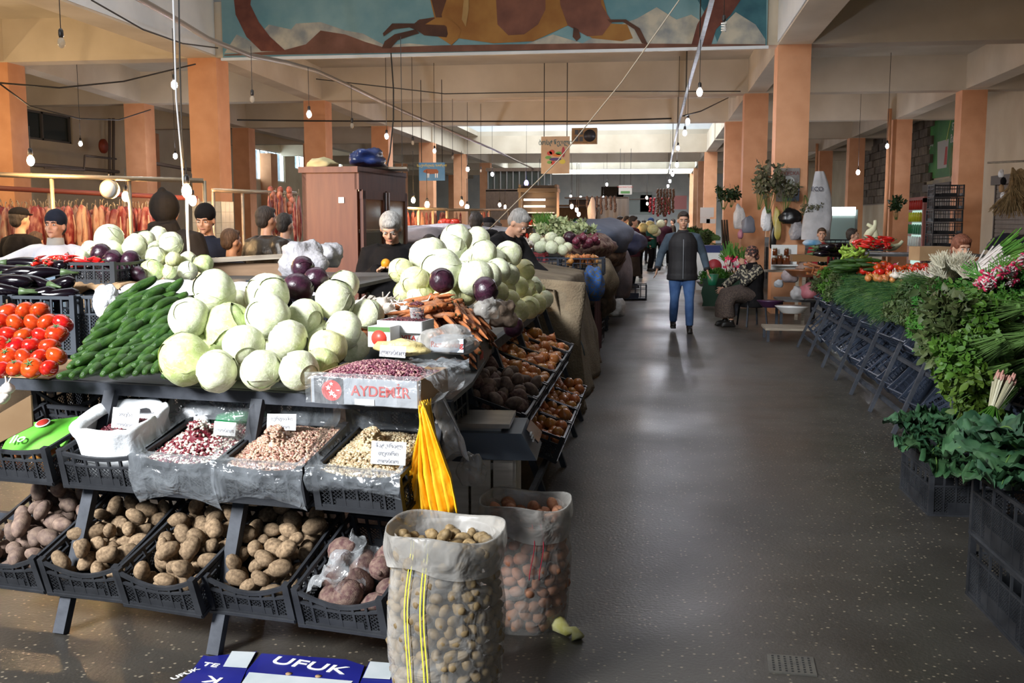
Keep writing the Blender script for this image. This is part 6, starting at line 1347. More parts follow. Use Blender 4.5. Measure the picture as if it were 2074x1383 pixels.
for (x, y, D, l) in [(124, 84, 9.5, 'unlit clear bulb at the upper left'), (511, 199, 13.9, 'unlit bulb right of the tiled pillar'), (713, 253, 17.8, 'unlit bulb between the second and third left pillars'), (836, 288, 21.5, 'unlit bulb left of the cow sign'), (917, 318, 26, 'unlit bulb right above the cow sign'), (974, 345, 33, 'unlit bulb among the far left bulbs')]: bulb(x, y, D, M_off, l)
bulb(1466, 50, 12.5, M_cfl, 'unlit white spiral lamp hanging before the mural', 6.5)
WA = [(62, 323, 10.6, 'bright warm bulb on an arm at the left edge', 2.6, 1), (378, 384, 7.9, 'bright warm bulb above the white cable behind the cabbages', 2.1, 1), (254, 396, 11.2, 'bright warm bulb over the hanging meat', 2.2, 1), (390, 404, 12.4, 'small warm bulb at the meat rail end', 2.2, 0), (837, 404, 19, 'warm bulb above the far butcher stall', 2.9, 1), (865, 413, 20, 'small warm bulb right above the far butcher stall', 2.6, 0), (935, 410, 19, 'warm bulb before the fourth left pillar', 2.9, 1), (946, 418, 24, 'warm bulb behind the fourth left pillar', 2.6, 0), (1012, 414, 27, 'warm bulb lighting the yellow far pillar', 2.6, 1), (1023, 418, 30, 'warm bulb at the base of the far yellow pillar', 2.6, 1), (1093, 388, 30, 'pinkish bulb near the barred windows', 3.4, 0), (1158, 417, 28, 'pink white bulb above the far stalls', 3.2, 0), (1168, 424, 28.5, 'second pink white bulb above the far stalls', 3.2, 0), (1172, 433, 29, 'third pink white bulb above the far stalls', 3.2, 0), (1310, 400, 44, 'bulb string light in the middle of the far aisle, upper', 3.6, 0), (1311, 412, 45, 'bulb string light in the middle of the far aisle, lower', 3.6, 0)]
for (x, y, D, l, tp, k) in WA: bulb(x, y, D, E_warm if k else E_warm2, l, tp, r=.036 if k else .045)
# conduit and tray that carry the bulbs
M_tray = mat('galvanised_cable_tray', (.16, .165, .165), .6, (.24, .25, .25), 9, metal=.3); M_cond = mat('beige_grey_conduit', (.2, .16, .12), .6)
pts = [onz(x, y, 3.95) for x, y in ((150, -60), (270, 0), (350, 40), (420, 72), (505, 105), (580, 128), (640, 150), (700, 172), (770, 200), (830, 228), (890, 258), (945, 283), (1000, 303), (1050, 325), (1092, 345))]
b = MB(); b.tube([Vector((p.x, p.y, 3.95+.05*sin(i*1.3))) for i, p in enumerate(pts)], .035, 7); tag(b.build('cable_conduit', M_cond), 'long sagging conduit running from upper left to the far signs', 'conduit')
ct = thing('cable_tray', 'narrow galvanised cable tray running down the aisle over the right bulbs', 'cable tray', (0, 0, 0))
q = [onz(x, y, 3.95) for x, y in ((1450, -30), (1417, 95), (1390, 190), (1372, 260), (1362, 310), (1355, 345), (1351, 360))]
for a, c in zip(q, q[1:]): b = MB(); b.bar(a, c, .05, .03); b.build('tray_length', M_tray, ct)
for p in q[1:]:
    b = MB(); b.tube([p, (p.x, p.y, 5.4 if p.y > 18.8 else 8.3)], .008, 4); b.build('hanger', M_cord, ct)
def wire(pts, r, label, m=None, n=5):
    b = MB(); b.tube(pts, r, n); return tag(b.build('cable', m or M_cord), label, 'cable')
wire([P(1380, -6, 11), P(1260, 165, 11.5), P(1130, 325, 12), P(985, 470, 12.3)], .007, 'pale straight rope slanting down from the ceiling to the stall', mat('pale_rope', (.5, .42, .32), .8))
wire([P(350, -20, 7.6), P(353, 60, 7.6), P(357, 200, 7.7), P(365, 290, 7.8), P(372, 375, 7.9)], .007, 'white cable hanging down to the warm bulb', mat('white_cable', (.6, .6, .62), .5))
wire([P(378, 400, 7.85), P(380, 470, 7.4), P(384, 530, 6.9), P(388, 572, 6.4)], .011, 'white taped pole below the warm bulb, behind the rear cabbages', mat('white_cable', (.6, .6, .62), .5))
wire([P(362, -20, 8.4), P(364, 120, 8.4), P(368, 260, 8.4), P(372, 340, 8.4)], .007, 'dark cable hanging beside the white one')
wire([P(792, 108, 18.5), P(797, 180, 17), P(797, 240, 16), P(790, 310, 15), P(782, 345, 13)], .012, 'loose cable loop hanging down to the wooden fridge')
wire([P(185, 0, 14), P(290, 60, 15), P(370, 88, 17), P(441, 97, 18.6)], .012, 'thin cable sagging along the left upper wall')
wire([P(0, 168, 16), P(120, 178, 16.5), P(250, 165, 17.5), P(396, 130, 18.7)], .014, 'thin cable drooping between the two left pillars')
wire([P(0, 170, 17), P(60, 215, 18), P(160, 240, 20), P(240, 243, 23), P(305, 222, 25.7)], .014, 'dark cable drooping below the left window')
wire([P(1383, 235, 17), P(1420, 225, 18), P(1475, 198, 25)], .012, 'short cable from the tray to the second right pillar')
wire([P(640, 160, 18.6), P(900, 190, 18.9), P(1200, 185, 19), P(1500, 185, 19)], .01, 'thin wire along the first beam')
wire([P(480, 243, 25), P(640, 245, 25.6), P(900, 246, 25.7), P(1180, 246, 25.7), P(1360, 240, 25.7)], .02, 'grey cable along the second row beam')
wire([P(1185, 400, 45), P(1230, 405, 46), P(1300, 403, 46), P(1352, 400, 46)], .03, 'dark garland wire across the far aisle')
# ------------------------------------------------------------------ hanging signs
def sign(px0, py0, px1, py1, Y, m, label, top_z=4.6, name='hanging_sign', cords=True):
    a, c = ony(px0, py1, Y), ony(px1, py0, Y); W_, H_ = c.x-a.x, c.z-a.z; t = thing(name, label, 'sign', ((a.x+c.x)/2, Y, (a.z+c.z)/2))
    b = MB(); b.box((0, 0, 0), (W_, .03, H_)); b.build('board', m, t)
    if cords:
        for s in (-1, 1): b = MB(); b.tube([(s*W_*.4, 0, H_/2), (s*W_*.4, 0, top_z-t.location.z)], .008, 4); b.build('cord', M_cord, t)
    return t, W_, H_
t, W_, H_ = sign(849, 329, 901, 366, 22, mat('blue_sign_paint', (.03, .16, .36), .6, (.1, .26, .46), 2), 'blue hanging sign with yellow Georgian letters and a brown cow')
text('საქონლის ხორცი', t, (0, -.017, H_*.33), (pi/2, 0, 0), .075, mat('yellow_print', (.65, .55, .03), .5), sx=.95)
M_cowp = mat('brown_cow_print', (.24, .07, .02), .6)
b = MB(); b.prism([(x*W_, -.018, z*H_) for x, z in ((-.3, .08), (-.2, .15), (.2, .13), (.26, .02), (.24, -.12), (.1, -.12), (-.1, -.14), (-.22, -.08), (-.28, -.05), (-.34, -.02))], (0, -.002, 0)); b.build('cow_print', M_cowp, t)
b = MB()
for x in (-.18, -.12, .14, .21): b.prism([(x*W_-.01, -.018, -.1*H_), (x*W_+.012, -.018, -.1*H_), (x*W_+.008, -.018, -.34*H_), (x*W_-.008, -.018, -.34*H_)], (0, -.0025, 0))
b.build('cow_legs_print', M_wp, t)
t, W_, H_ = sign(1096, 276, 1154, 352, 20, mat('faded_beige_sign_paint', (.36, .24, .15), .7, (.45, .32, .21), 3), 'beige hanging sign with Georgian letters above painted vegetables')
text('ბოსტნეული', t, (0, -.02, H_*.33), (pi/2, 0, 0), .13, mat('dark_teal_print', (.04, .09, .1), .6), sx=.8)
for (x, z, r, rz_, c) in ((-.2, .06, .05, .04, (.4, .03, .02)), (-.12, .1, .05, .045, (.45, .04, .02)), (.05, .0, .09, .03, (.5, .14, .02)), (.28, .1, .03, .1, (.3, .02, .04)), (-.25, -.08, .06, .03, (.1, .25, .05)), (0, -.14, .12, .03, (.05, .03, .12)), (.12, .06, .06, .03, (.08, .25, .05)), (-.2, -.24, .05, .03, (.12, .3, .06)), (-.08, -.26, .04, .04, (.4, .04, .03)), (.25, -.22, .06, .045, (.5, .4, .05))):
    b = MB(); b.prism([(x*W_+r*cos(k*pi/7), -.018, z*H_*.8+rz_*sin(k*pi/7)) for k in range(14)], (0, -.002, 0)); b.build('vegetable_print', mat('vegetable_print_%d' % int(c[0]*100+c[1]*1000), c, .6), t)
t, W_, H_ = sign(1253, 375, 1280, 394, 44, mat('pale_sign_board', (.5, .45, .4), .7), 'small pale hanging sign with red text far down the aisle')
text('ხილი ბოსტნეული', t, (0, -.02, .12), (pi/2, 0, 0), .07, M_redp); b = MB(); b.box((0, -.02, -.1), (W_*.7, .004, .1)); b.build('vegetable_print', mat('leaf_green_print', (.08, .2, .05), .5), t)
t, W_, H_ = sign(389, 314, 400, 352, 21, mat('blue_sign_paint', (.03, .16, .36), .6, (.1, .26, .46), 2), 'edge of a blue hanging sign showing left of the tiled pillar')
# loudspeaker box on the beam
a, c = ony(1158, 291, 25.4), ony(1209, 259, 25.4); t = thing('loudspeaker', 'old wooden loudspeaker box with round black cone on the beam', 'loudspeaker', ((a.x+c.x)/2, 25.4, (a.z+c.z)/2))
b = MB(); W_, H_ = c.x-a.x, c.z-a.z; b.box((0, .1, 0), (W_, .3, H_)); b.build('cabinet', mat('varnished_speaker_wood', (.25, .13, .04), .5, (.35, .2, .07), 6), t)
b = MB(); b.tube([(W_*.22, -.052, 0), (W_*.22, -.06, 0)], H_*.4, 20); b.build('speaker_cone', M_blkp, t)
for (x, z) in ((-.3, .22), (-.3, -.22), (-.12, .22), (-.12, -.22)): b = MB(); b.box((x*W_, -.055, z*H_), (W_*.14, .01, H_*.3)); b.build('grille', M_blkp, t)
# ------------------------------------------------------------------ wooden fridge
M_fw = mat('red_brown_fridge_panel', (.1, .026, .012), .55, (.14, .04, .018), 4, stretch=(6, 6, .6)); M_fg = mat('fridge_glass', (.35, .33, .26), .08, alpha=.32); M_al = mat('aluminium_strip', (.5, .5, .52), .35, metal=.8)
fx, fy = -2.56, 8.7; t = thing('wooden_fridge', 'tall red brown wooden display fridge with two glass doors', 'fridge', (fx, fy, 0), rad(-4))
FW, FD, FH = .5, 1.3, 2.08
b = MB(); b.box((-FW/2, .02, FH/2), (FW, .04, FH)); b.build('side_panel', M_fw, t); b = MB(); b.box((-FW/2, FD, FH/2), (FW, .04, FH)); b.build('side_panel', M_fw, t)
b = MB(); b.box((-FW+.02, FD/2, FH/2), (.04, FD, FH)); b.build('back_panel', M_fw, t); b = MB(); b.box((-FW/2, FD/2, FH), (FW+.04, FD+.06, .05)); b.box((0, FD/2, FH-.09), (.04, FD, .16)); b.build('top_panel', M_fw, t)
b = MB(); b.box((-FW/2, FD/2, .1), (FW, FD, .2)); b.build('plinth', M_fw, t)
for z in (.5, .85, 1.2, 1.55): b = MB(); b.box((-FW/2, FD/2, z), (FW-.08, FD-.08, .02)); b.build('shelf', M_al, t)
for k in range(2):
    y0 = .04+k*FD/2; d = MB(); w_ = FD/2-.06
    for (yy, zz, sy, sz) in ((.04, 1.05, .07, 1.7), (w_-.02, 1.05, .07, 1.7), (w_/2, .24, w_, .08), (w_/2, 1.87, w_, .08)): d.box((.02, y0+yy, zz), (.035, sy, sz))
    do = d.build('door', M_fw, t); g = MB(); g.box((.02, y0+w_/2, 1.05), (.008, w_-.09, 1.56)); g.build('glass_pane', M_fg, do); h = MB(); h.tube([(.06, y0+(.08 if k else w_-.08), 1.0), (.06, y0+(.08 if k else w_-.08), 1.35)], .012, 8); h.box((.045, y0+(.02 if k else w_-.0), 1.05), (.012, .02, 1.7)); h.build('handle', M_al, do)
b = MB(); b.box((.032, .32, 1.28), (.004, .34, .1)); b.build('red_sticker', M_redp, t)
b = MB(); b.box((-.14, -.004, 1.82), (.05, .012, .05)); b.build('socket_outlet', M_wp, t)
b = MB(); b.box((-.2, FD/2, 1.93), (.05, FD-.3, .03)); b.build('fridge_lamp', mat('warm_fridge_tube', (1, .8, .5), .4, emit=(1, .7, .35), es=9), t)
for i in range(26): 
    y = .1+.045*(i % 26); b = MB(); z0 = (.86, 1.21, .51)[i % 3]; b.tube([(-.15, 0, 0), (-.15, 0, .12), (-.15, 0, .17), (-.15, 0, .2)], [.028, .028, .012, .012], 8)
    o = b.build('glass_bottle', (M_gbot, M_cardb, M_redp)[i % 3]); o.matrix_world = t.matrix_basis @ Matrix.Translation((0, y, z0)); tag(o, 'bottle standing on a shelf inside the wooden fridge', 'bottle', 'bottles inside the wooden fridge')
lump('black_bag', 'black and blue plastic bag heap lying on top of the wooden fridge', 'bag', (fx-.1, fy+.75, FH+.13), (.15, .28, .09), mat('black_blue_bag_plastic', (.01, .012, .02), .35, (.02, .04, .16), 2.5, bump=.6, bs=12), 4, .4)
lump('yellow_grey_sack', 'folded yellowish sack on the left of the fridge top', 'sack', (fx-.35, fy+.15, FH+.05), (.12, .15, .06), mat('yellow_grey_sacking', (.45, .38, .2), .8), 6, .3)
b = MB(); b.box((fx-.05, fy+1.0, FH+.05), (.5, .5, .02), R=Matrix.Rotation(.2, 3, 'Z')); tag(b.build('plank', M_wood), 'grey board lying over the far end of the fridge top', 'board')
# ------------------------------------------------------------------ butcher area: rails, hooks and hanging meat
M_meat = mat('red_marbled_meat', (.16, .01, .01), .45, (.36, .14, .1), 7, lo=.48, hi=.62, rnd=.25, bump=.3, bs=14, stretch=(1.6, 1.6, .6)); M_fat = mat('creamy_fat_meat', (.42, .24, .15), .5, (.24, .03, .02), 5, lo=.5, hi=.66, rnd=.2, bump=.3, stretch=(1.6, 1.6, .5)); M_rail = mat('worn_steel_rail', (.3, .24, .17), .45, (.4, .32, .22), 7, metal=.6); M_rrail = mat('red_painted_rail', (.14, .03, .02), .6)
def meatp(s, m):
    b = MB()
    def f(v): k = 1+.3*nz(v+Vector((s, 0, 0)), 1.4); return Vector(((abs(v.x)**.7)*(1 if v.x > 0 else -1)*k*(1-.18*v.z), v.y*k, v.z*(1+.1*nz(v+Vector((0, s, 0)), 2))))
    b.ell((0, 0, -.5), (.12, .09, .5), 12, 12, 0, fn=f); c = MB(); c.tube([(0, 0, -.08), (0, 0, .08), (.02, 0, .13), (.04, 0, .1)], .008, 5); r = MB()
    r.tube([(.03, -.085, -.2), (.05, -.1, -.5), (.02, -.09, -.85)], [.012, .02, .01], 5)
    return ('hanging_meat', b.mesh('hanging_meat', m), [('hook', c.mesh('hook', M_rail)), ('fat_strip', r.mesh('fat_strip', M_fat))])
P_meat = [meatp(i*3.3, M_meat if i % 3 else M_fat) for i in range(6)]
def rail(pa, pb, r, label, m=M_rail, posts=True):
    t = thing('meat_rail', label, 'rail', (0, 0, 0)); b = MB(); b.tube([pa, pb], r, 8); b.build('bar', m, t)
    if posts:
        for k in range(4): p = pa.lerp(pb, k/3); b = MB(); b.tube([(p.x, p.y+.02, 0), (p.x, p.y+.02, p.z)], r*.9, 6); b.build('post', M_rail, t)
rail(P(-60, 352, 10.8), P(412, 366, 11.3), .026, 'front steel pipe rail over the butcher stalls')
rail(P(-60, 378, 12.3), P(400, 402, 12.8), .03, 'dark red rail carrying the hanging meat', M_rrail)
rail(P(430, 385, 12.5), P(600, 392, 13.5), .025, 'steel rail behind the leather jacketed man')
for i in range(62):
    px = -20+i*5.4+U(-3, 3)
    if 312 < px: px = U(0, 300)
    D = 12.4+U(-.25, .5); p = P(px, 416+U(-4, 8)+(px/400)*4, D); s = U(.5, .68)
    o = item(random.choice(P_meat), p, (0, U(-.05, .05), U(0, 6.3)), (s*1.2, s*1.0, s), 'slab of red marbled meat hanging from the red rail', 'meat', 'meat hanging at the left butcher stall')
for i in range(14):
    p = P(U(540, 606), 398+U(-6, 10), 13+U(-.3, .6)); s = U(.45, .6); item(random.choice(P_meat), p, (0, 0, U(0, 6)), (s*.5, s*.5, s), 'strip of meat hanging behind the leather jacketed man', 'meat', 'meat hanging left of the fridge')
rail(P(815, 422, 19), P(905, 424, 20), .03, 'far steel rail with meat right of the fridge'); rail(P(905, 425, 22), P(1030, 425, 25), .03, 'far steel rail by the fourth pillar')
for i in range(34):
    px = U(820, 1030) if i > 18 else U(818, 905); D = 19.5+(px-820)*.03+U(0, .5); s = U(.35, .5); item(random.choice(P_meat), P(px, 430, D), (0, 0, U(0, 6)), (s*.7, s*.7, s), 'piece of meat hanging at the far butcher stalls', 'meat', 'meat hanging at the far butcher stalls')
# butcher's dial scale and fittings on the rail
t = thing('dial_scale', 'round dial scale hanging from the pipe rail', 'scale', tuple(P(222, 383, 11.1))); b = MB(); b.tube([(0, -.03, 0), (0, .03, 0)], .1, 20); b.build('housing', mat('cream_enamel', (.5, .42, .28), .4), t); b = MB(); b.tube([(0, -.036, 0), (0, -.03, 0)], .085, 20); b.build('dial', M_wp, t); b = MB(); b.tube([(0, 0, .1), (0, 0, .16)], .01, 6); b.build('hook', M_rail, t)
# tiled butcher counters
for i, (px, Y) in enumerate(((60, 11.9), (250, 11.9), (480, 12.8))):
    p = ony(px, 600, Y); t = thing('butcher_counter', ['white tiled butcher counter behind the vendor in white', 'white tiled butcher counter behind the hooded person', 'white tiled butcher counter behind the leather jacketed man'][i], 'counter', (p.x, Y, 0))
    b = MB(); b.box((0, 0, .45), (1.7, .6, .9)); b.build('base', M_grout, t); b = MB(); b.box((0, 0, .93), (1.8, .7, .06)); b.build('worktop', M_al, t)
    for k in range(8):
        for q in range(4): b = MB(); b.box((-.75+k*.214, -.303, .12+q*.21), (.2, .012, .2)); b.build('tile', M_tile, t)
    for k in range(4): o = item(random.choice(P_meat), (p.x-.6+k*.4, Y, 1.03), (pi/2, U(-.3, .3), U(0, 3)), .32, 'cut of meat lying on the tiled butcher counters', 'meat', 'meat on the butcher counters')
# pipework on the left wall, wall boxes
for (pts_, r), lb in zip((([P(90, 340, 26), P(170, 345, 27), P(172, 315, 27), P(235, 322, 30)], .03), ([P(0, 330, 24), P(90, 335, 26), P(240, 348, 30)], .05), ([P(310, 330, 28), P(395, 345, 32)], .05)), ('stepped grey pipe left of the pilaster', 'long grey pipe crossing the left wall below the window', 'grey pipe on the wall behind the tiled pillar')):
    wire(pts_, r, lb, mat('grey_pipe', (.16, .13, .11), .6))
for x in (230, 222): wire([onx(x, 240, XL+.3), onx(x, 370, XL+.3)], .05, 'vertical grey pipe beside the pilaster, %s one' % ('right' if x == 230 else 'left'), mat('grey_pipe', (.16, .13, .11), .6))
b = MB(); b.tube([(0, 0, 0), (.08, 0, 0)], .22, 18); tag(b.build('wall_clock', mat('red_rim', (.3, .05, .02), .5), None, tuple(onx(207, 296, XL+.5))), 'round red rimmed clock on the pilaster', 'clock')
# pipe on right pillars
for (x, Yk) in ((6.8, 32.9), (6.8, 47.3)): b = MB(); b.tube([(x, Yk-.1, 0), (x, Yk-.1, ZB+.3)], .06, 8); tag(b.build('drain_pipe', M_pil), 'painted drain pipe on the right pillar at %s' % ('the green banner' if Yk < 40 else 'the stone wall'), 'pipe')
# ------------------------------------------------------------------ middle stall row beyond the burlap table
def stall(x0, x1, y0, y1, z, label, m=None, drapem=None):
    t = thing('market_table', label, 'table', ((x0+x1)/2, (y0+y1)/2, 0)); b = MB(); b.box((0, 0, z-.02), (x1-x0, y1-y0, .04)); b.build('table_top', m or M_board, t)
    n = max(2, int((y1-y0)/1.6)+1)
    for i in range(n):
        yy = -(y1-y0)/2+.06+(y1-y0-.12)*i/(n-1)
        for s in (-1, 1): b = MB(); b.bar((s*(x1-x0-.1)/2, yy, 0), (s*(x1-x0-.1)/2, yy, z-.04), .045); b.build('leg', M_post, t)
    return t
stall(-2.6, -.85, 12.1, 23.6, 1.0, 'long market table beyond the burlap cover')
stall(-2.6, -.9, 26.3, 44, .95, 'far market table on the left of the aisle')
stall(3.0, 4.6, 26.5, 44, .95, 'far market table on the right of the aisle')
def crate2(px, py, D, label, w=.5, d=.36, h=.2, z=None, m=None, rz=0, fine=False):
    p = P(px, py, D); return crate((p.x, p.y, z if z is not None else p.z), (0, 0, rad(rz)), label, None, w, d, h, m=m or M_crateb, dip=0, fine=fine)
crate2(1112, 540, 12.6, 'blue black crate under the small white cabbages', .62, .4, .16, 1.04, M_crateb)
crate2(1175, 560, 12.4, 'dark crate of brown onions right of the small white cabbages', .56, .4, .2, 1.0, M_crateb)
crate2(1060, 505, 13.0, 'pinkish red crate of garlic left of the white cabbages', .55, .4, .12, 1.12, mat('red_crate_plastic', (.35, .03, .04), .4))
CM = [(1083, 485, 14, 13.0, 'w'), (1096, 500, 15, 12.7, 'w'), (1116, 483, 14, 13.2, 'w'), (1118, 501, 15, 12.6, 'w'), (1133, 490, 12, 13.0, 'w'), (1140, 506, 12, 12.6, 'w'), (1150, 501, 11, 12.9, 'w'), (1103, 490, 11, 13.4, 'w'), (1154, 481, 14, 13.6, 'p')]
place_cabs(CM[:8], 'in the small heap on the second table down the aisle', 'small cabbages second table'); place_cabs(CM[8:], 'behind the brown onion crate on the second table', 'second table')
for i in range(26): item(random.choice(P_gar), P(U(1040, 1080), U(483, 498), 13+U(-.2, .3)), (U(-1, 1), U(-1, 1), U(0, 6)), .036, 'garlic bulb in the red crate on the second table', 'garlic', 'garlic in the red crate')
for i in range(34): item(P_onr[0], P(U(1160, 1212), U(478, 500)+0, 13.8+U(-.4, 1)), (U(-.5, .5), U(-.5, .5), 0), .05, 'dark red onion heaped on the second table', 'onion', 'red onions on the second table')
for i in range(34): item(random.choice(P_oni), P(U(1150, 1208), U(519, 533), 12.5+U(-.1, .3)), (U(-1, 1), U(-1, 1), 0), .038, 'brown onion in the dark crate on the second table', 'onion', 'brown onions on the second table')
# leafy cabbages and leeks behind
B_pale = [('chinese_cabbage', bunch('leaf', mat('pale_leaf', (.35, .42, .2), .5, (.5, .55, .32), 8, rnd=.15), .3, 16, 5, .07, .1, 91), [])]
random.seed(31)
for i in range(22): item(B_pale[0], P(U(1110, 1190), U(468, 484), 15+U(-.8, 1.5)), qrot(Vector((U(-1, 1), U(-1, .4), U(.2, 1)))), .7, 'pale leafy cabbage heaped on the second table', 'leafy cabbage', 'pale leafy cabbages second table')
for i in range(10): item(('leek_bunch', TO[i % 2], []), P(U(1095, 1125), U(466, 480), 15.6+U(-.3, .6)), qrot(Vector((U(-.5, .3), U(-.3, .3), 1))), .62, 'leafy green and white leek bunch standing on the second table', 'leeks', 'leeks on the second table')
for (px, py, D, r, nm_, l, m) in ((1215, 480, 17, (.5, 1.2, .3), 'tarpaulin', 'blue grey tarpaulin thrown over the third table', M_tarp), (1245, 492, 21, (.6, 1.4, .3), 'tarpaulin', 'dark blue tarpaulin heap near the maroon coat', mat('dark_blue_tarpaulin', (.02, .03, .09), .6, (.03, .05, .14), 4)), (1190, 500, 14.8, (.4, .7, .2), 'produce_heap', 'dark red produce heap on the aisle side of second table', mat('dark_red_heap', (.08, .015, .015), .7, (.3, .2, .14), 14, bump=1, bs=18)), (1225, 515, 17, (.35, .9, .25), 'produce_heap', 'brown root heap on the aisle side of third table', mat('brown_heap', (.06, .035, .02), .9, (.2, .12, .07), 10, bump=1, bs=14)), (1262, 500, 23, (.3, .6, .2), 'produce_heap', 'yellowish cabbage leaf heap before the maroon coat', mat('yellow_heap', (.3, .3, .12), .8, (.45, .42, .2), 6, bump=1, bs=9))):
    lump(nm_, l, 'tarpaulin' if 'tarp' in nm_ else 'heap', P(px, py, D), r, m, px, .25, 1.5, 30, 20)
lump('pink_bag', 'pink plastic bag on the edge of the third table', 'bag', P(1262, 497, 21), (.3, .25, .1), mat('pink_bag_plastic', (.5, .2, .28), .4), 3, .3)
for i in range(26):
    px = U(1075, 1340); Y = U(20, 48); item(random.choice(P_cab+P_caby), P(px, U(452, 474), Y), (U(0, 6), 0, 0), .14, 'pale cabbage on the far tables', 'cabbage', 'cabbages on the far tables')
# things hanging down the aisle side of the second table
lump('net_bag', 'blue net bag hanging on the aisle side below the onions', 'bag', P(1200, 578, 12.0), (.13, .12, .22), mat('blue_net', (.02, .1, .35), .6, (.1, .1, .08), 40, lo=.5, hi=.55), 3, .3)
lump('burlap_bag', 'brown sack stuffed below the second table', 'sack', P(1222, 570, 13.6), (.18, .4, .28), M_burl, 5, .3)
lump('burlap_bag', 'dark brown sack on the floor beside the second table', 'sack', P(1215, 610, 13.8), (.2, .5, .25), mat('dark_brown_sacking', (.04, .028, .02), .9, (.09, .065, .045), 9, bump=.6), 9, .3)
lump('plastic_bag', 'white plastic bag on the floor at the edge of the aisle', 'bag', P(1246, 625, 16.6), (.15, .2, .16), mat('dirty_white_plastic', (.3, .29, .27), .5, (.4, .39, .37), 8, bump=.8), 11, .4)
lump('grey_cover', 'grey cloth cover over goods before the maroon coat', 'cover', P(1252, 555, 18), (.25, .8, .5), mat('grey_violet_cloth', (.14, .12, .13), .8, (.22, .19, .2), 5, bump=.6), 13, .25)
for i in range(9):
    y = 12.3+i*.85; crate((-.78+U(-.03, .06), y, .02), (0, 0, rad(90+U(-6, 6))), 'dark crate standing on the floor along the second table', 'floor crates along the second table', .5, .36, .26, m=M_crate, dip=0, fine=False)
    if i < 7: crate((-.8+U(-.03, .05), y+.1, .3), (0, 0, rad(90+U(-6, 6))), 'dark crate stacked on another along the second table', 'stacked crates along the second table', .5, .36, .26, m=M_crate, dip=0, fine=False)
t = thing('table_skirt', 'dark red cloth hanging below the onion crate', 'cloth', (0, 0, 0)); b = MB(); b.grid(lambda u, v: (-.72+.02*sin(u*20), 12.1+1.3*u, 1.0*v), 20, 6); b.build('cloth', mat('dark_red_cloth', (.06, .012, .012), .9), t)
crate2(1275, 600, 21.5, 'crate with brown roots on the floor at the maroon coat', .7, .5, .3, 0.02)
# dial balance scale on the second table
p = P(1105, 462, 15.5); t = thing('balance_scale', 'old cream fan shaped dial balance scale on the second table', 'scale', (p.x, p.y, 1.02), rad(10))
b = MB(); b.prism([(-.1, -.04, .2), (.1, -.04, .2), (.2, -.04, .5), (.12, -.04, .57), (0, -.04, .6), (-.12, -.04, .57), (-.2, -.04, .5)], (0, .08, 0)); b.build('housing', mat('dark_scale_enamel', (.05, .045, .04), .4), t)
b = MB(); b.prism([(-.07, -.045, .24), (.07, -.045, .24), (.16, -.045, .49), (.1, -.045, .53), (0, -.045, .55), (-.1, -.045, .53), (-.16, -.045, .49)], (0, .004, 0)); b.build('dial_face', mat('cream_enamel', (.5, .42, .28), .4), t)
b = MB(); b.box((0, 0, .1), (.5, .25, .14)); b.build('base', mat('dark_scale_enamel', (.05, .045, .04), .4), t)
for s in (-1, 1): b = MB(); b.tube([(s*.2, 0, .17), (s*.2, 0, .24)], .03, 8); b.tube([(s*.2, 0, .24), (s*.2, 0, .27)], [.1, .13], 14); b.build('pan', M_al, t)
# kiosk with strip lights, far left of the aisle
p0, p1 = ony(1052, 396, 28), ony(1125, 430, 28)
t = thing('lit_kiosk', 'small shop kiosk with two warm light strips behind the grey haired man', 'kiosk', ((p0.x+p1.x)/2, 28.4, 0)); w_ = p1.x-p0.x
b = MB(); b.box((0, .3, 1.3), (w_, .05, 2.6)); b.box((0, 0, 2.45), (w_+.1, .8, .1)); b.box((-w_/2, 0, 1.3), (.06, .7, 2.6)); b.box((w_/2, 0, 1.3), (.06, .7, 2.6)); b.build('frame', mat('beige_kiosk_panel', (.12, .09, .065), .7), t)
for z in (1.1, 1.5, 1.85): b = MB(); b.box((0, .1, z), (w_-.1, .35, .03)); b.build('shelf', M_al, t)
for z in (2.2, 2.02): b = MB(); b.box((-.12*w_, -.05, z), (w_*.6, .04, .05)); b.build('light_strip', mat('warm_strip_lamp', (1, .8, .6), .4, emit=(1, .72, .5), es=10), t)
for i in range(14): o = MB(); o.tube([(0, 0, 0), (0, 0, .14), (0, 0, .18)], [.05, .05, .02], 8); o = o.build('jar', (M_redp, M_wp, M_cardb, M_gbot)[i % 4], None, (p0.x+.15+(w_-.3)*(i % 7)/6, 28.4, (1.115 if i < 7 else 1.515))); tag(o, 'small jar on the shelves of the lit kiosk', 'jar', 'jars in the lit kiosk')
# barred windows of the upper kiosk behind, dark wood gallery
t = thing('barred_gallery', 'dark wooden gallery with barred windows between far left pillars', 'gallery', tuple(ony(1052, 378, 46))); b = MB(); b.box((0, 0, -.8), (3, .1, 1.3)); b.build('boarding', mat('dark_brown_boards', (.06, .035, .02), .8, (.09, .055, .035), 8, stretch=(8, 1, 1)), t)
b = MB(); b.box((0, 0, .75), (3, .1, .15)); b.box((0, 0, -.15), (3, .1, .1)); b.build('rail', mat('dark_brown_boards', (.06, .035, .02), .8), t)
for k in range(11): b = MB(); b.box((-1.4+k*.28, 0, .3), (.05, .05, .9)); b.build('window_bar', mat('dark_window_frame', (.12, .11, .1), .6), t)
g = MB(); g.box((0, .08, .3), (2.9, .02, .9)); g.build('pane', M_dglass, t)
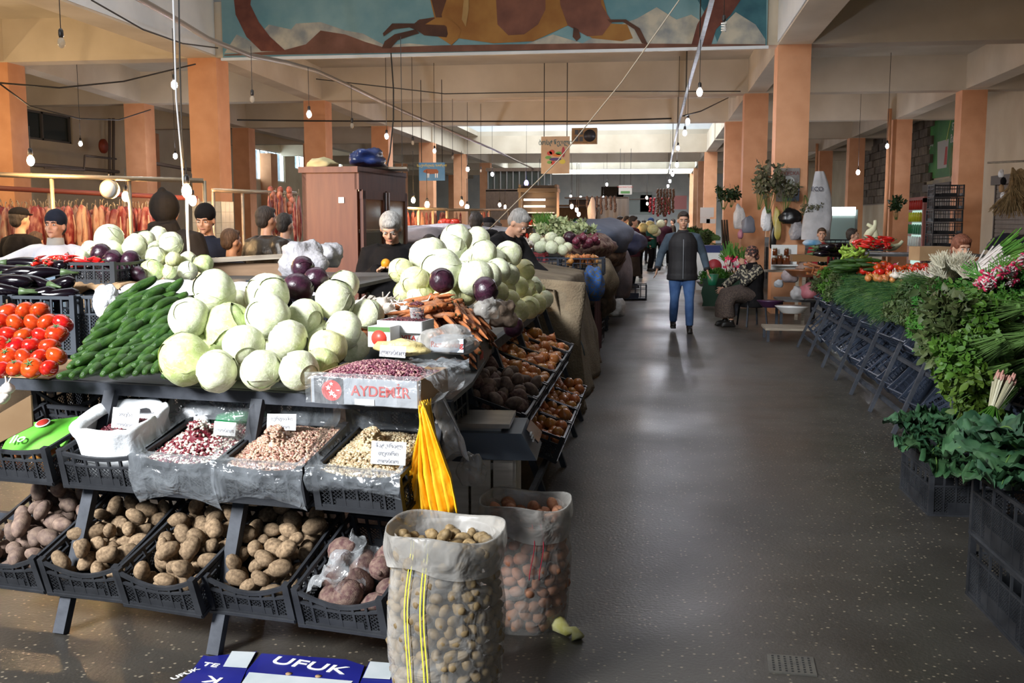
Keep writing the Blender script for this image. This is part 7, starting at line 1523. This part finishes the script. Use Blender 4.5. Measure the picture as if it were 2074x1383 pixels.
# strings of peppers and dried fruit, cloths and far stall backs
def strings(px, py0, py1, D, m, n, w, label, sz=.05):
    t = thing('hanging_strings', label, 'strings', tuple(P(px, py0, D)))
    for k in range(n):
        x = (k/(max(1, n-1))-.5)*w; L_ = (py1-py0)*D/FPX*U(.8, 1); b = MB()
        for j in range(int(L_/(sz*.9))): b.ell((x+U(-.02, .02), U(-.05, .05), -j*sz*.9), (sz*.6, sz*.6, sz*.75), 6, 5)
        b.build('string', m, t)
strings(1336, 403, 440, 42, mat('dried_red_pepper', (.22, .01, .012), .4, rnd=.2), 6, .75, 'bunch of dark red pepper strings hanging in the far aisle', .09)
strings(1348, 385, 440, 34, mat('brown_walnut_string', (.1, .045, .02), .5, rnd=.2), 6, .5, 'brown fruit strings hanging left of the far pillar', .07)
strings(1218, 400, 436, 30, mat('grey_dried_string', (.12, .09, .08), .6, rnd=.2), 7, .8, 'greyish dried strings hanging above the far left table', .07)
strings(568, 385, 470, 13.2, mat('sausage_red', (.28, .05, .03), .4, (.5, .2, .12), 5), 3, .22, 'red sausage strings hanging behind the leather jacketed man', .07)
b = MB(); b.grid(lambda u, v: (.02*sin(u*30)+0, 0, 0) and (-.55+1.1*u, .05*sin(u*26), -.9*v*(1-.2*abs(u-.4))), 26, 8); tag(b.build('hanging_cloth', mat('off_white_cloth', (.45, .42, .38), .8), None, tuple(P(1240, 402, 34))), 'off white pleated cloth hanging over the far left table', 'cloth')
lump('carrier_bag', 'white carrier bag hanging by the far left table', 'bag', P(1199, 433, 30), (.12, .1, .4), M_bagw, 21, .3)
for (px, py, D, w_, l) in ((1160, 445, 34, 1.6, 'dark stall back behind the leeks'), (1210, 425, 40, 2.2, 'dark stall back under the dried strings')):
    t = thing('dark_stall', l, 'stall', tuple(P(px, py, D))); b = MB(); b.box((0, 0, -.3), (w_, .1, 1.4)); b.build('back_board', mat('dark_brown_boards', (.06, .035, .02), .8), t); b = MB(); b.box((0, -.4, .45), (w_+.2, .9, .05)); b.build('roof', mat('dark_brown_boards', (.06, .035, .02), .8), t)
    for k in range(6): b = MB(); b.ell((0, -.2, -.1), (.12, .1, .16), 8, 6); b.v = [(x+(-w_/2+.2+k*(w_-.4)/5), y, z) for (x, y, z) in b.v]; b.build('hung_goods', (C_maroon, C_grey, M_burl, C_green)[k % 4], t)
# covered stalls left of the second table
for (px, py, D, r, l, m) in ((905, 478, 13.6, (.8, .7, .16), 'grey sacking heap on the stall behind the old woman', M_gsack), (850, 482, 12.5, (.6, .5, .14), 'grey cover over the stall right of the fridge', mat('grey_violet_cloth', (.14, .12, .13), .8)), (960, 486, 12.2, (.4, .4, .12), 'dark covered goods left of the leaning man', C_black)):
    p = P(px, py, D); lump('covered_goods', l, 'heap', p, r, m, px, .3, 1.6, 30, 20)
stall(-5.2, -3.2, 12, 15.2, .95, 'stall table behind the wooden fridge'); stall(-8, -4.4, 19.4, 24, .95, 'far butcher table with warm lamps')
for i in range(9): item(random.choice(P_tom), P(U(895, 925), U(448, 458), 13.3), (0, 0, 0), .06, 'yellow fruit on the stall behind the old woman', 'fruit', 'yellow fruit on stall').data
# ------------------------------------------------------------------ right hand pillar stall
PX, PY = 2.0, 18.8
def onp(px, py, Y=18.72): return ony(px, py, Y)
M_olv = gm('dried_olive_leaf', (.1, .1, .055), (.2, .19, .11)); B_dry = [('dried_branches', bunch('leaf', M_olv, .62, 26, 9, .045, .3, 95+i), []) for i in range(2)]; B_drk = [('dark_leaf_bunch', bunch('leaf', gm('very_dark_leaf', (.012, .03, .012), (.03, .06, .02)), .4, 18, 7, .05, .2, 97), [])]
random.seed(33)
def hangb(pr, px, py, Y, s, label, up=-1.): item(pr, onp(px, py, Y), qrot(Vector((U(-.2, .2), -.25, -up)), U(0, 6)), s, label, 'dried bunch')
hangb(B_dry[0], 1556, 432, 18.3, 1.35, 'big bunch of dried grey green branches on the front right pillar', -1); hangb(B_dry[1], 1537, 425, 18.4, 1.05, 'dried branches left of the big bunch on the pillar', -1); hangb(B_dry[1], 1590, 430, 18.45, 1.0, 'second dried branch bunch hanging right of the big one', -1)
for k in range(3): hangb(B_dry[k % 2], 1630+k*14, 395+k*4, 18.4, .55, 'small grey dried herb bundle on the pillar, %s' % ['left', 'middle', 'right'][k], [1, .3, 1][k])
hangb(B_drk[0], 1465, 425, 24, 1.3, 'dark green leaf bunch hung on the third right pillar', -1); hangb(B_drk[0], 1480, 420, 24.2, 1.1, 'second dark leaf bunch right of the first', -.8)
hangb(B_drk[0], 1815, 445, 24.5, 1.3, 'dark bunch hanging on the right background pillar', -1); 
for k in range(3): b = MB(); b.tube([(0, 0, 0), (.04, 0, -.5), (.08-.03*k, 0, -.95)], [.02, .03, .01], 6); tag(b.build('hanging_strap', C_brownc, None, tuple(onp(1462+k*5, 445, 24))), 'dark strap hanging below the dark leaf bunch, %s' % ['left', 'middle', 'right'][k], 'strap')
# poster
a, c = onp(1572, 408), onp(1621, 340); t = thing('poster', 'grey faded food poster with red Cyrillic heading on the front right pillar', 'poster', ((a.x+c.x)/2, 18.78, (a.z+c.z)/2)); w_, h_ = c.x-a.x, c.z-a.z
b = MB(); b.box((0, 0, 0), (w_, .012, h_)); b.build('sheet', mat('grey_poster_print', (.13, .11, .1), .5, (.3, .28, .26), 4), t); text('ЗАКУСКА', t, (0, -.008, h_*.34), (pi/2, 0, 0), .085, mat('dull_red_print', (.2, .04, .03), .5), sx=.95)
b = MB(); b.prism([(w_*.3*cos(k*pi/9), -.0075, h_*.08+h_*.18*sin(k*pi/9)) for k in range(18)], (0, -.002, 0)); b.build('plate_print', mat('pale_plate_print', (.5, .52, .5), .5), t); b = MB(); b.box((.1, -.008, -h_*.3), (.2, .002, .2)); b.build('picture_print', mat('blue_grey_print', (.15, .2, .28), .5), t)
# white woven sack hung right of the pillar
b = MB()
def wsk(u, v): hw = .07+.17*min(1, v*1.5)**.8; a = u*2*pi; return (hw*cos(a)+.03*sin(v*5), .08*sin(a)+.02*nz((cos(a)*2, v*5, 0), 1), -1.15*v)
b.grid(wsk, 26, 20); tag(b.build('hanging_sack', mat('grey_white_woven_sack', (.4, .4, .42), .7, (.5, .5, .52), 6, bump=.5, bs=14), None, tuple(onp(1660, 347, 18.3))), 'white woven sack with blue print hanging right of the pillar', 'sack')
text('ECO', tag(thing('sack_print', 'small dark print on the hanging white sack', 'print', tuple(onp(1655, 383, 18.17))), None, None), (0, 0, 0), (pi/2, 0, 0), .1, M_inkd)
def hbag(px, py, Y, r, m, label, seed): lump('hanging_bag', label, 'bag', onp(px, py, Y), r, m, seed, .3, 1.5, 22, 16)
hbag(1497, 442, 24.2, (.13, .08, .3), M_bagw, 'white plastic bag on the third right pillar', 1); hbag(1515, 457, 23.8, (.16, .06, .2), mat('blue_grey_bag', (.2, .22, .28), .4), 'blue grey bag right of the white one on the third pillar', 2)
hbag(1552, 447, 18.4, (.09, .06, .22), M_bagw, 'white grey bag hanging below the dried branches', 3); hbag(1573, 458, 18.5, (.08, .05, .3), mat('yellow_bag_pack', (.5, .4, .04), .4, (.6, .5, .2), 4), 'yellow plastic packet hanging on the front right pillar', 4)
hbag(1600, 440, 18.4, (.17, .09, .14), mat('black_bag_plastic', (.008, .008, .009), .3), 'black plastic bag tied on the front right pillar', 5); hbag(1612, 467, 18.4, (.11, .09, .2), M_gsack, 'grey translucent bag hanging under the black bag', 6)
hbag(1500, 475, 23.9, (.06, .05, .12), mat('pink_bag_plastic', (.5, .2, .28), .4), 'small pinkish bag below the white bag', 7); hbag(1566, 480, 18.5, (.06, .05, .25), mat('black_bag_plastic', (.008, .008, .009), .3), 'dark narrow bag beside the yellow packet', 8)
# small papers on the fourth pillar
for (x, y, Y, w_, h_) in ((1432, 430, 32.9, .42, .3), (1428, 446, 32.9, .3, .18), (1440, 448, 32.9, .28, .14), (1377, 410, 54.7, .7, .7)): b = MB(); b.box((0, 0, 0), (w_, .01, h_)); tag(b.build('paper_notice', M_card if w_ < .6 else mat('pink_print', (.5, .2, .18), .6), None, tuple(ony(x, y, Y-.03))), 'paper notice stuck on a right pillar at height %.1f m, px %s' % (ony(x, y, Y).z, 'far') if False else ['white notice high on the far right pillar', 'small white notice below the upper one on the pillar', 'narrow white notice right of the small one', 'pink print on the farthest right pillar'][(x == 1428)+(x == 1440)*2+(x == 1377)*3], 'notice')
# white shelf board with jars
a, c = onp(1562, 548, 17.9), onp(1616, 496, 17.9); t = thing('display_board', 'white board shelf with honey jars at the front right pillar', 'shelf', ((a.x+c.x)/2, 17.95, a.z)); w_, h_ = c.x-a.x, c.z-a.z
b = MB(); b.box((0, .03, h_/2), (w_, .02, h_)); b.build('back_board', M_card, t); b = MB(); b.box((0, -.07, h_*.22), (w_, .2, .02)); b.build('shelf', M_card, t); b = MB(); b.box((0, -.1, 0), (w_+.3, .3, .03)); b.build('counter', M_wood, t)
M_jar = mat('amber_jar', (.12, .03, .008), .12, coat=.3); M_lid = mat('pale_jar_lid', (.4, .38, .3), .4)
def jar(p, r, h, label, m=None, grp=None): b = MB(); b.tube([(0, 0, 0), (0, 0, h*.75), (0, 0, h*.85)], [r, r, r*.8], 12); o = b.build('jar', m or M_jar, None, tuple(p)); tag(o, label, 'jar', grp); b = MB(); b.tube([(0, 0, h*.85), (0, 0, h)], r*.85, 12); b.build('lid', M_lid, o)
for k, (px, z_) in enumerate(((1568, .12), (1579, .12), (1590, .12), (1596, .12))): p = onp(px, 530, 17.86); jar((p.x, 17.86, a.z+h_*.22+.01), .045, .13+.05*(k % 2), 'amber honey jar on the white board, %s' % ['leftmost', 'second from left', 'third from left', 'rightmost'][k])
for k, px in enumerate((1569, 1592)): p = onp(px, 530, 17.86); jar((p.x, 17.84, a.z+h_*.22+.16), .04, .13, 'jar stacked on top of a honey jar, %s' % ['left', 'right'][k])
b = MB(); b.box((0, 0, 0), (1.5, .9, .03)); tag(b.build('wooden_counter', M_wood, None, (3.0, 17.3, .78)), 'wooden counter carrying bottles beside the right pillar', 'counter')
for sx in (-.7, .7):
    for sy in (-.4, .4): b = MB(); b.bar((3.0+sx, 17.3+sy, 0), (3.0+sx, 17.3+sy, .77), .05); tag(b.build('counter_post', M_wood), 'wooden post under the bottle counter, %s %s' % ('left' if sx < 0 else 'right', 'front' if sy < 0 else 'rear'), 'post')
for k in range(5):
    b = MB(); b.tube([(0, 0, 0), (0, 0, .2), (0, 0, .26), (0, 0, .32)], [.04, .04, .016, .015], 10); p = onp(1660+k*11, 505, 17.2); o = b.build('bottle', mat('dark_bottle', (.01, .012, .008), .08), None, (p.x, 17.1+.1*(k % 2), .8)); tag(o, 'dark bottle with pale cap at the right counter, %s of five' % ['first', 'second', 'third', 'fourth', 'fifth'][k], 'bottle'); b = MB(); b.tube([(0, 0, .32), (0, 0, .345)], .018, 8); b.build('cap', M_lid, o)
lump('blue_white_packet', 'blue and white packet on the counter right of the pillar', 'packet', onp(1645, 492, 17.3), (.15, .08, .06), mat('blue_white_print', (.6, .65, .7), .4, (.1, .3, .5), 3), 4, .1)
for i in range(26): item(random.choice(P_car), P(1668+U(-22, 20), 548+U(-12, 10), 14.0+U(-.3, .3)), qrot(Vector((U(-1, 1), U(-1, 1), U(-.3, .3)))), (.2, .2, .26), 'orange carrot heaped at the far end of the right rack', 'carrot', 'carrots at the far end of the right rack')
t = pbox(1640, 530, 15.4, .5, .35, .1, 0, mat('honey_brown', (.2, .1, .03), .6), 'flat brown honey coloured box beside the far carrots')
def basin(px, py, D, r, m, label): p = P(px, py, D); b = MB(); b.tube([(0, 0, 0), (0, 0, .01), (0, 0, .09), (0, 0, .1), (0, 0, .095)], [r*.55, r*.62, r*.95, r, r*.97], 28); b.tube([(0, 0, .1), (0, 0, .03)], [r*.93, r*.55], 28, cap=True); tag(b.build('basin', m, None, tuple(p)), label, 'basin')
basin(1604, 634, 14.6, .24, mat('white_enamel', (.6, .6, .6), .25), 'white enamel basin beside the end of the right rack'); lump('black_shoe', 'small dark object lying in the white basin', 'object', P(1608, 628, 14.6), (.07, .04, .04), C_black, 2)
basin(1628, 560, 14.9, .28, mat('brown_enamel', (.22, .08, .03), .3), 'brown bowl with goods above the white basin'); basin(1560, 622, 15.4, .2, mat('dark_purple_plastic', (.05, .015, .05), .4), 'dark purple basin left of the white basin')
for i, (px, py, D, r, c, l) in enumerate(((1578, 575, 15.6, .07, (.45, .47, .5), 'white and blue tin at the pillar foot'), (1618, 595, 15, .12, (.4, .38, .38), 'grey bundle between the basins'), (1640, 590, 14.9, .14, (.4, .12, .14), 'pink wrapped bundle at the rack end'), (1652, 580, 15, .1, (.35, .38, .6), 'blue and white package at the rack end'), (1600, 560, 15.4, .12, (.35, .28, .28), 'pale bundle under the honey board'), (1632, 545, 15.5, .14, (.3, .2, .16), 'brown covered pot under the honey board'))):
    lump('bundle', l, 'bundle', P(px, py, D), (r, r, r*.9), mat('bundle_cloth_%d' % i, c, .6, tuple(x*.6 for x in c), 5, bump=.4), i, .25)
t = thing('low_stand', 'low dark stand with wooden top carrying the basins', 'stand', (P(1600, 650, 14.7).x, 14.7, 0)); b = MB(); b.box((0, 0, .17), (.8, .6, .03)); b.build('top', M_wood, t)
for sx in (-.36, .36):
    for sy in (-.26, .26): b = MB(); b.bar((sx, sy, 0), (sx, sy, .16), .04); b.build('leg', M_post, t)
t = thing('low_stand', 'tall dark stand of clutter at the foot of the right pillar', 'stand', (2.25, 16.2, 0)); b = MB(); b.box((0, 0, .45), (.9, .7, .03)); b.build('top', M_board, t)
for sx in (-.4, .4):
    for sy in (-.3, .3): b = MB(); b.bar((sx, sy, 0), (sx, sy, .44), .04); b.build('leg', M_post, t)
# stall behind the seated woman: radishes on green cloth, white box with red emblem
p = ony(1478, 600, 20.5); t = thing('green_table', 'low table under a dark green cloth behind the seated woman', 'table', (p.x, 20.5, 0)); b = MB(); b.grid(lambda u, v: (-.55+1.1*u+.02*sin(v*9), -.5+.03*sin(u*16)*(1-v), .02+.5*v), 14, 6); b.box((0, 0, .53), (1.1, 1.0, .03)); b.build('cloth', mat('dark_green_cloth', (.01, .035, .02), .9), t)
random.seed(44)
for i in range(26): item(('radish_bunch', RBm, []), ony(U(1470, 1508), U(528, 544), 20.3+U(-.3, .3)), qrot(Vector((U(-.3, .3), .6, U(.2, 1))), U(0, 6)), 1.9, 'radish bunch heaped on the green table behind the seated woman', 'radish bunch', 'radish bunches on the green table')
for i in range(10): item(random.choice(B_par), ony(U(1450, 1490), U(545, 560), 20.3), qrot(Vector((-1, U(-.5, .3), -.2))), 1.1, 'greens hanging from the green table behind the walking man', 'greens', 'greens on the green table')
for i in range(30): item(random.choice(B_par+B_cor), ony(U(1398, 1460), U(470, 500), U(24, 34)), qrot(Vector((-1, U(-.5, .3), .2))), 1.4, 'greens on the far right tables', 'greens', 'greens far right tables')
p = ony(1436, 600, 21.5); t = thing('white_fridge_box', 'white chest with a round red emblem right of the walking man', 'chest', (p.x, 21.6, 0)); b = MB(); b.box((0, 0, .62), (.55, .6, .75)); b.build('chest_body', M_wp, t); b = MB(); b.tube([(.08, -.3, .72), (.08, -.31, .72)], .15, 20); b.build('red_emblem', mat('dull_red_emblem', (.35, .03, .04), .5), t); b = MB(); b.box((0, 0, 1.06), (.5, .5, .16)); b.build('blue_crate', mat('dark_blue_plastic', (.01, .02, .12), .4), t)
b = MB(); b.tube([(.05, -.31, .65), (.05, -.312, .65)], .03, 3); b.build('emblem_mark', M_wp, t)
basin(1430, 580, 20.5, .2, M_al, 'grey metal bucket below the white chest')
b = MB(); b.tube([(0, 0, 0), (0, 0, .01), (0, 0, .2), (0, 0, .21), (0, 0, .04)], [.07, .08, .11, .11, .07], 16); tag(b.build('bucket', mat('green_plastic', (.008, .12, .06), .4), None, tuple(ony(1443, 578, 19.5))), 'small green plastic bucket right of the walking man', 'bucket')
# background of the right side: fridge with lamp, crate tower, banner, brooms
a = ony(1728, 432, 26); t = thing('display_fridge', 'white display fridge with a bright lamp behind the squash', 'fridge', (ony(1705, 432, 26).x, 26, 0)); b = MB(); b.box((0, .3, .95), (.75, .6, 1.9)); b.build('cabinet', mat('grey_green_cabinet', (.2, .24, .22), .4), t); b = MB(); b.box((0, -.02, 1.86), (.62, .05, .2)); b.build('lamp_panel', mat('cool_lamp_panel', (.9, .95, 1), .4, emit=(.85, .95, 1), es=7), t); b = MB(); b.box((0, -.01, 1.35), (.62, .03, .7)); b.build('glass_door', mat('pale_glass_door', (.3, .42, .4), .15), t)
p = ony(1910, 500, 23.5)
for k in range(9): crate((p.x, 23.2, .3+k*.26) if False else (p.x, 23.2, .02+k*.265), (0, 0, rad(3+U(-3, 3))), 'dark stacking crate in the tall tower at the back right, %s' % ['lowest', 'second up', 'third up', 'fourth up', 'fifth up', 'sixth up', 'seventh up', 'second from top', 'topmost'][k], None, .62, .45, .25, m=M_crate, dip=0, fine=False)
# green banner on the right wall
y1, y0 = onx(1955, 225, XR).y, onx(1862, 258, XR).y; z1 = 4.98; z0 = onx(1955, 352, XR).z
t = thing('green_banner', 'large green printed banner with a cup picture on the right wall', 'banner', (XR-.04, (y0+y1)/2, (z0+z1)/2)); w_, h_ = y0-y1, z1-z0
b = MB(); b.box((0, 0, 0), (.02, w_, h_)); b.build('sheet', mat('green_banner_print', (.015, .14, .03), .5, (.06, .3, .05), .7), t)
b = MB(); b.prism([(-.015, -w_*.02, -h_*.35), (-.015, -w_*.22, -h_*.35), (-.015, -w_*.24, h_*.12), (-.015, 0, h_*.12)], (-.003, 0, 0)); b.build('cup_print', mat('pale_cup_print', (.5, .5, .45), .5), t)
b = MB(); b.prism([(-.018, -w_*.16, -h_*.3), (-.018, -w_*.22, -h_*.3), (-.018, -w_*.22, 0), (-.018, -w_*.18, 0)], (-.003, 0, 0)); b.build('red_berry_print', M_redp, t)
b = MB(); b.prism([(-.018, -w_*.18, h_*.1), (-.018, -w_*.2, h_*.1), (-.018, -w_*.27, h_*.42), (-.018, -w_*.25, h_*.42)], (-.003, 0, 0)); b.build('straw_print', mat('lime_print', (.4, .55, .1), .5), t)
for k, (s_, yy, zz, sz) in enumerate((('ქუჩა', w_*.4, .3, .3), ('ახალი წვენი', w_*.28, .12, .32), ('ხილი', w_*.4, -.05, .26), ('წვენი და ყავა', w_*.3, -.12, .26), ('ბოსტნეული', w_*.32, -.22, .26), ('STORES', -w_*.4, .3, .34), ('მაღაზია', -w_*.4, .1, .34))): text(s_, t, (-.02, yy, zz*h_), (pi/2, 0, -pi/2), sz, M_wp)
b = MB()
random.seed(3)
for k in range(40): y_, z_ = U(-w_*.5, -w_*.28), U(-h_*.45, -h_*.1); b.ell((-.02, y_, z_), (.004, .12, .2), 6, 4)
b.build('fruit_print', mat('olive_print', (.12, .2, .03), .5), t)
b = MB(); b.box((XR-.06, (y0+y1)/2, z0-.28), (.06, w_+1, .42)); o = b.build('sign_strip', mat('pale_sign_strip', (.3, .27, .2), .6, (.45, .38, .2), 1.2)); tag(o, 'narrow printed sign strip below the green banner', 'sign')
t = thing('pink_doorway', 'pink framed lit kiosk doorway with drink bottles below the banner', 'kiosk', (XR-.2, 38.6, 0)); b = MB(); b.box((0, 0, 2.35), (.2, 2.4, .2)); b.box((0, 1.1, 1.2), (.2, .2, 2.4)); b.box((0, -1.1, 1.2), (.2, .2, 2.4)); b.build('frame', mat('pink_kiosk_paint', (.5, .22, .2), .6), t)
b = MB(); b.box((.05, 0, 1.2), (.02, 2.1, 2.3)); b.build('lit_back', mat('lit_kiosk_back', (.5, .6, .55), .5, emit=(.6, .9, .8), es=.7), t)
for k in range(24): b = MB(); b.tube([(0, 0, 0), (0, 0, .25), (0, 0, .33)], [.06, .06, .025], 8); o = b.build('drink_bottle', (M_wp, M_gbot, mat('yellow_drink', (.6, .55, .02), .3), M_redp)[k//6], None, (XR-.32, 37.7+(k % 6)*.33, .75+(k//6)*.42)); tag(o, 'drink bottle on the shelves of the pink doorway', 'bottle', 'drink bottles at the pink doorway')
for k in range(4): b = MB(); b.box((XR-.3, 38.55, .735+k*.42), (.2, 2.0, .02)); tag(b.build('drink_shelf', M_al), 'shelf of the pink doorway, %s' % ['lowest', 'second up', 'third up', 'top'][k], 'shelf')
M_straw = mat('dry_straw', (.16, .1, .04), .8, (.3, .2, .09), 12, rnd=.2); SW = tuft(88, 260, .75, .012, M_straw, None, .9).mesh('straw_broom', M_straw)
random.seed(21)
for k in range(7): item(('straw_broom', SW, []), ony(2062+U(-18, 18), 356+U(-18, 34), 19.5+U(-.4, .4)), (pi+U(-.5, .5), U(-.5, .5), U(0, 6)), .62, 'bundle of dry straw hanging at the right edge', 'broom', 'straw bundles at the right edge')
wire([ony(2000, 330, 19.5), ony(2080, 326, 19.2)], .02, 'pole carrying the straw bundles at the right edge', M_wood)
for k in range(5): lump('hanging_packet', 'small packet hanging left of the straw, %s' % ['top', 'second', 'third', 'fourth', 'lowest'][k], 'packet', ony(2028+4*(k % 2), 352+k*15, 20.3), (.05, .04, .08), (M_bagw, C_black, M_cardb)[k % 3], k, .2)
lump('dark_bags', 'heap of dark blue bags at the wall behind the right pillar', 'bags', ony(2060, 500, 17), (.4, .4, .2), mat('dark_blue_bag', (.008, .01, .025), .5), 3, .3)
for k in range(3): crate((4.35+.1*k, 14.8+.9*k, .02), (0, 0, .2*k), 'dark crate on the floor behind the right table, %s' % ['near', 'middle', 'far'][k], None, .6, .5, .5, m=M_crate, dip=0, fine=False)
crate2(1725, 470, 18.5, 'dark red and black crate of goods behind the aubergines', 1.1, .6, .2, 1.1); stall(3.2, 5.4, 18.2, 19.4, 1.08, 'dark counter behind the right table with crates')
t = pbox(1893, 528, 9.6, .3, .2, .13, rad(15), M_cardb, 'brown open carton beside the auburn haired woman', 'carton')
# far wall details
for (px, w_, h_, m, l) in ((1285, 2.5, 1.6, mat('pale_poster', (.4, .45, .45), .6), 'pale poster on the far wall'), (1240, 1.6, 2.4, C_brownc, 'dark doorway panel on the far wall'), (1325, 2.0, 1.2, mat('pale_poster', (.4, .45, .45), .6), 'second pale board on the far wall')):
    p = ony(px, 412, YF-.05); b = MB(); b.box((0, 0, 0), (w_, .05, h_)); tag(b.build('wall_board', m, None, tuple(p)), l, 'board')
# lettering becomes mesh so that each piece is an object like any other
dg = bpy.context.evaluated_depsgraph_get()
for o in [o for o in S.objects if o.type == 'FONT']:
    me = bpy.data.meshes.new_from_object(o.evaluated_get(dg)); n = link(o.name, me, o.parent, o.location, o.rotation_euler, tuple(o.scale)); nn = o.name; bpy.data.objects.remove(o); n.name = nn
bpy.data.scenes.remove(TSC)
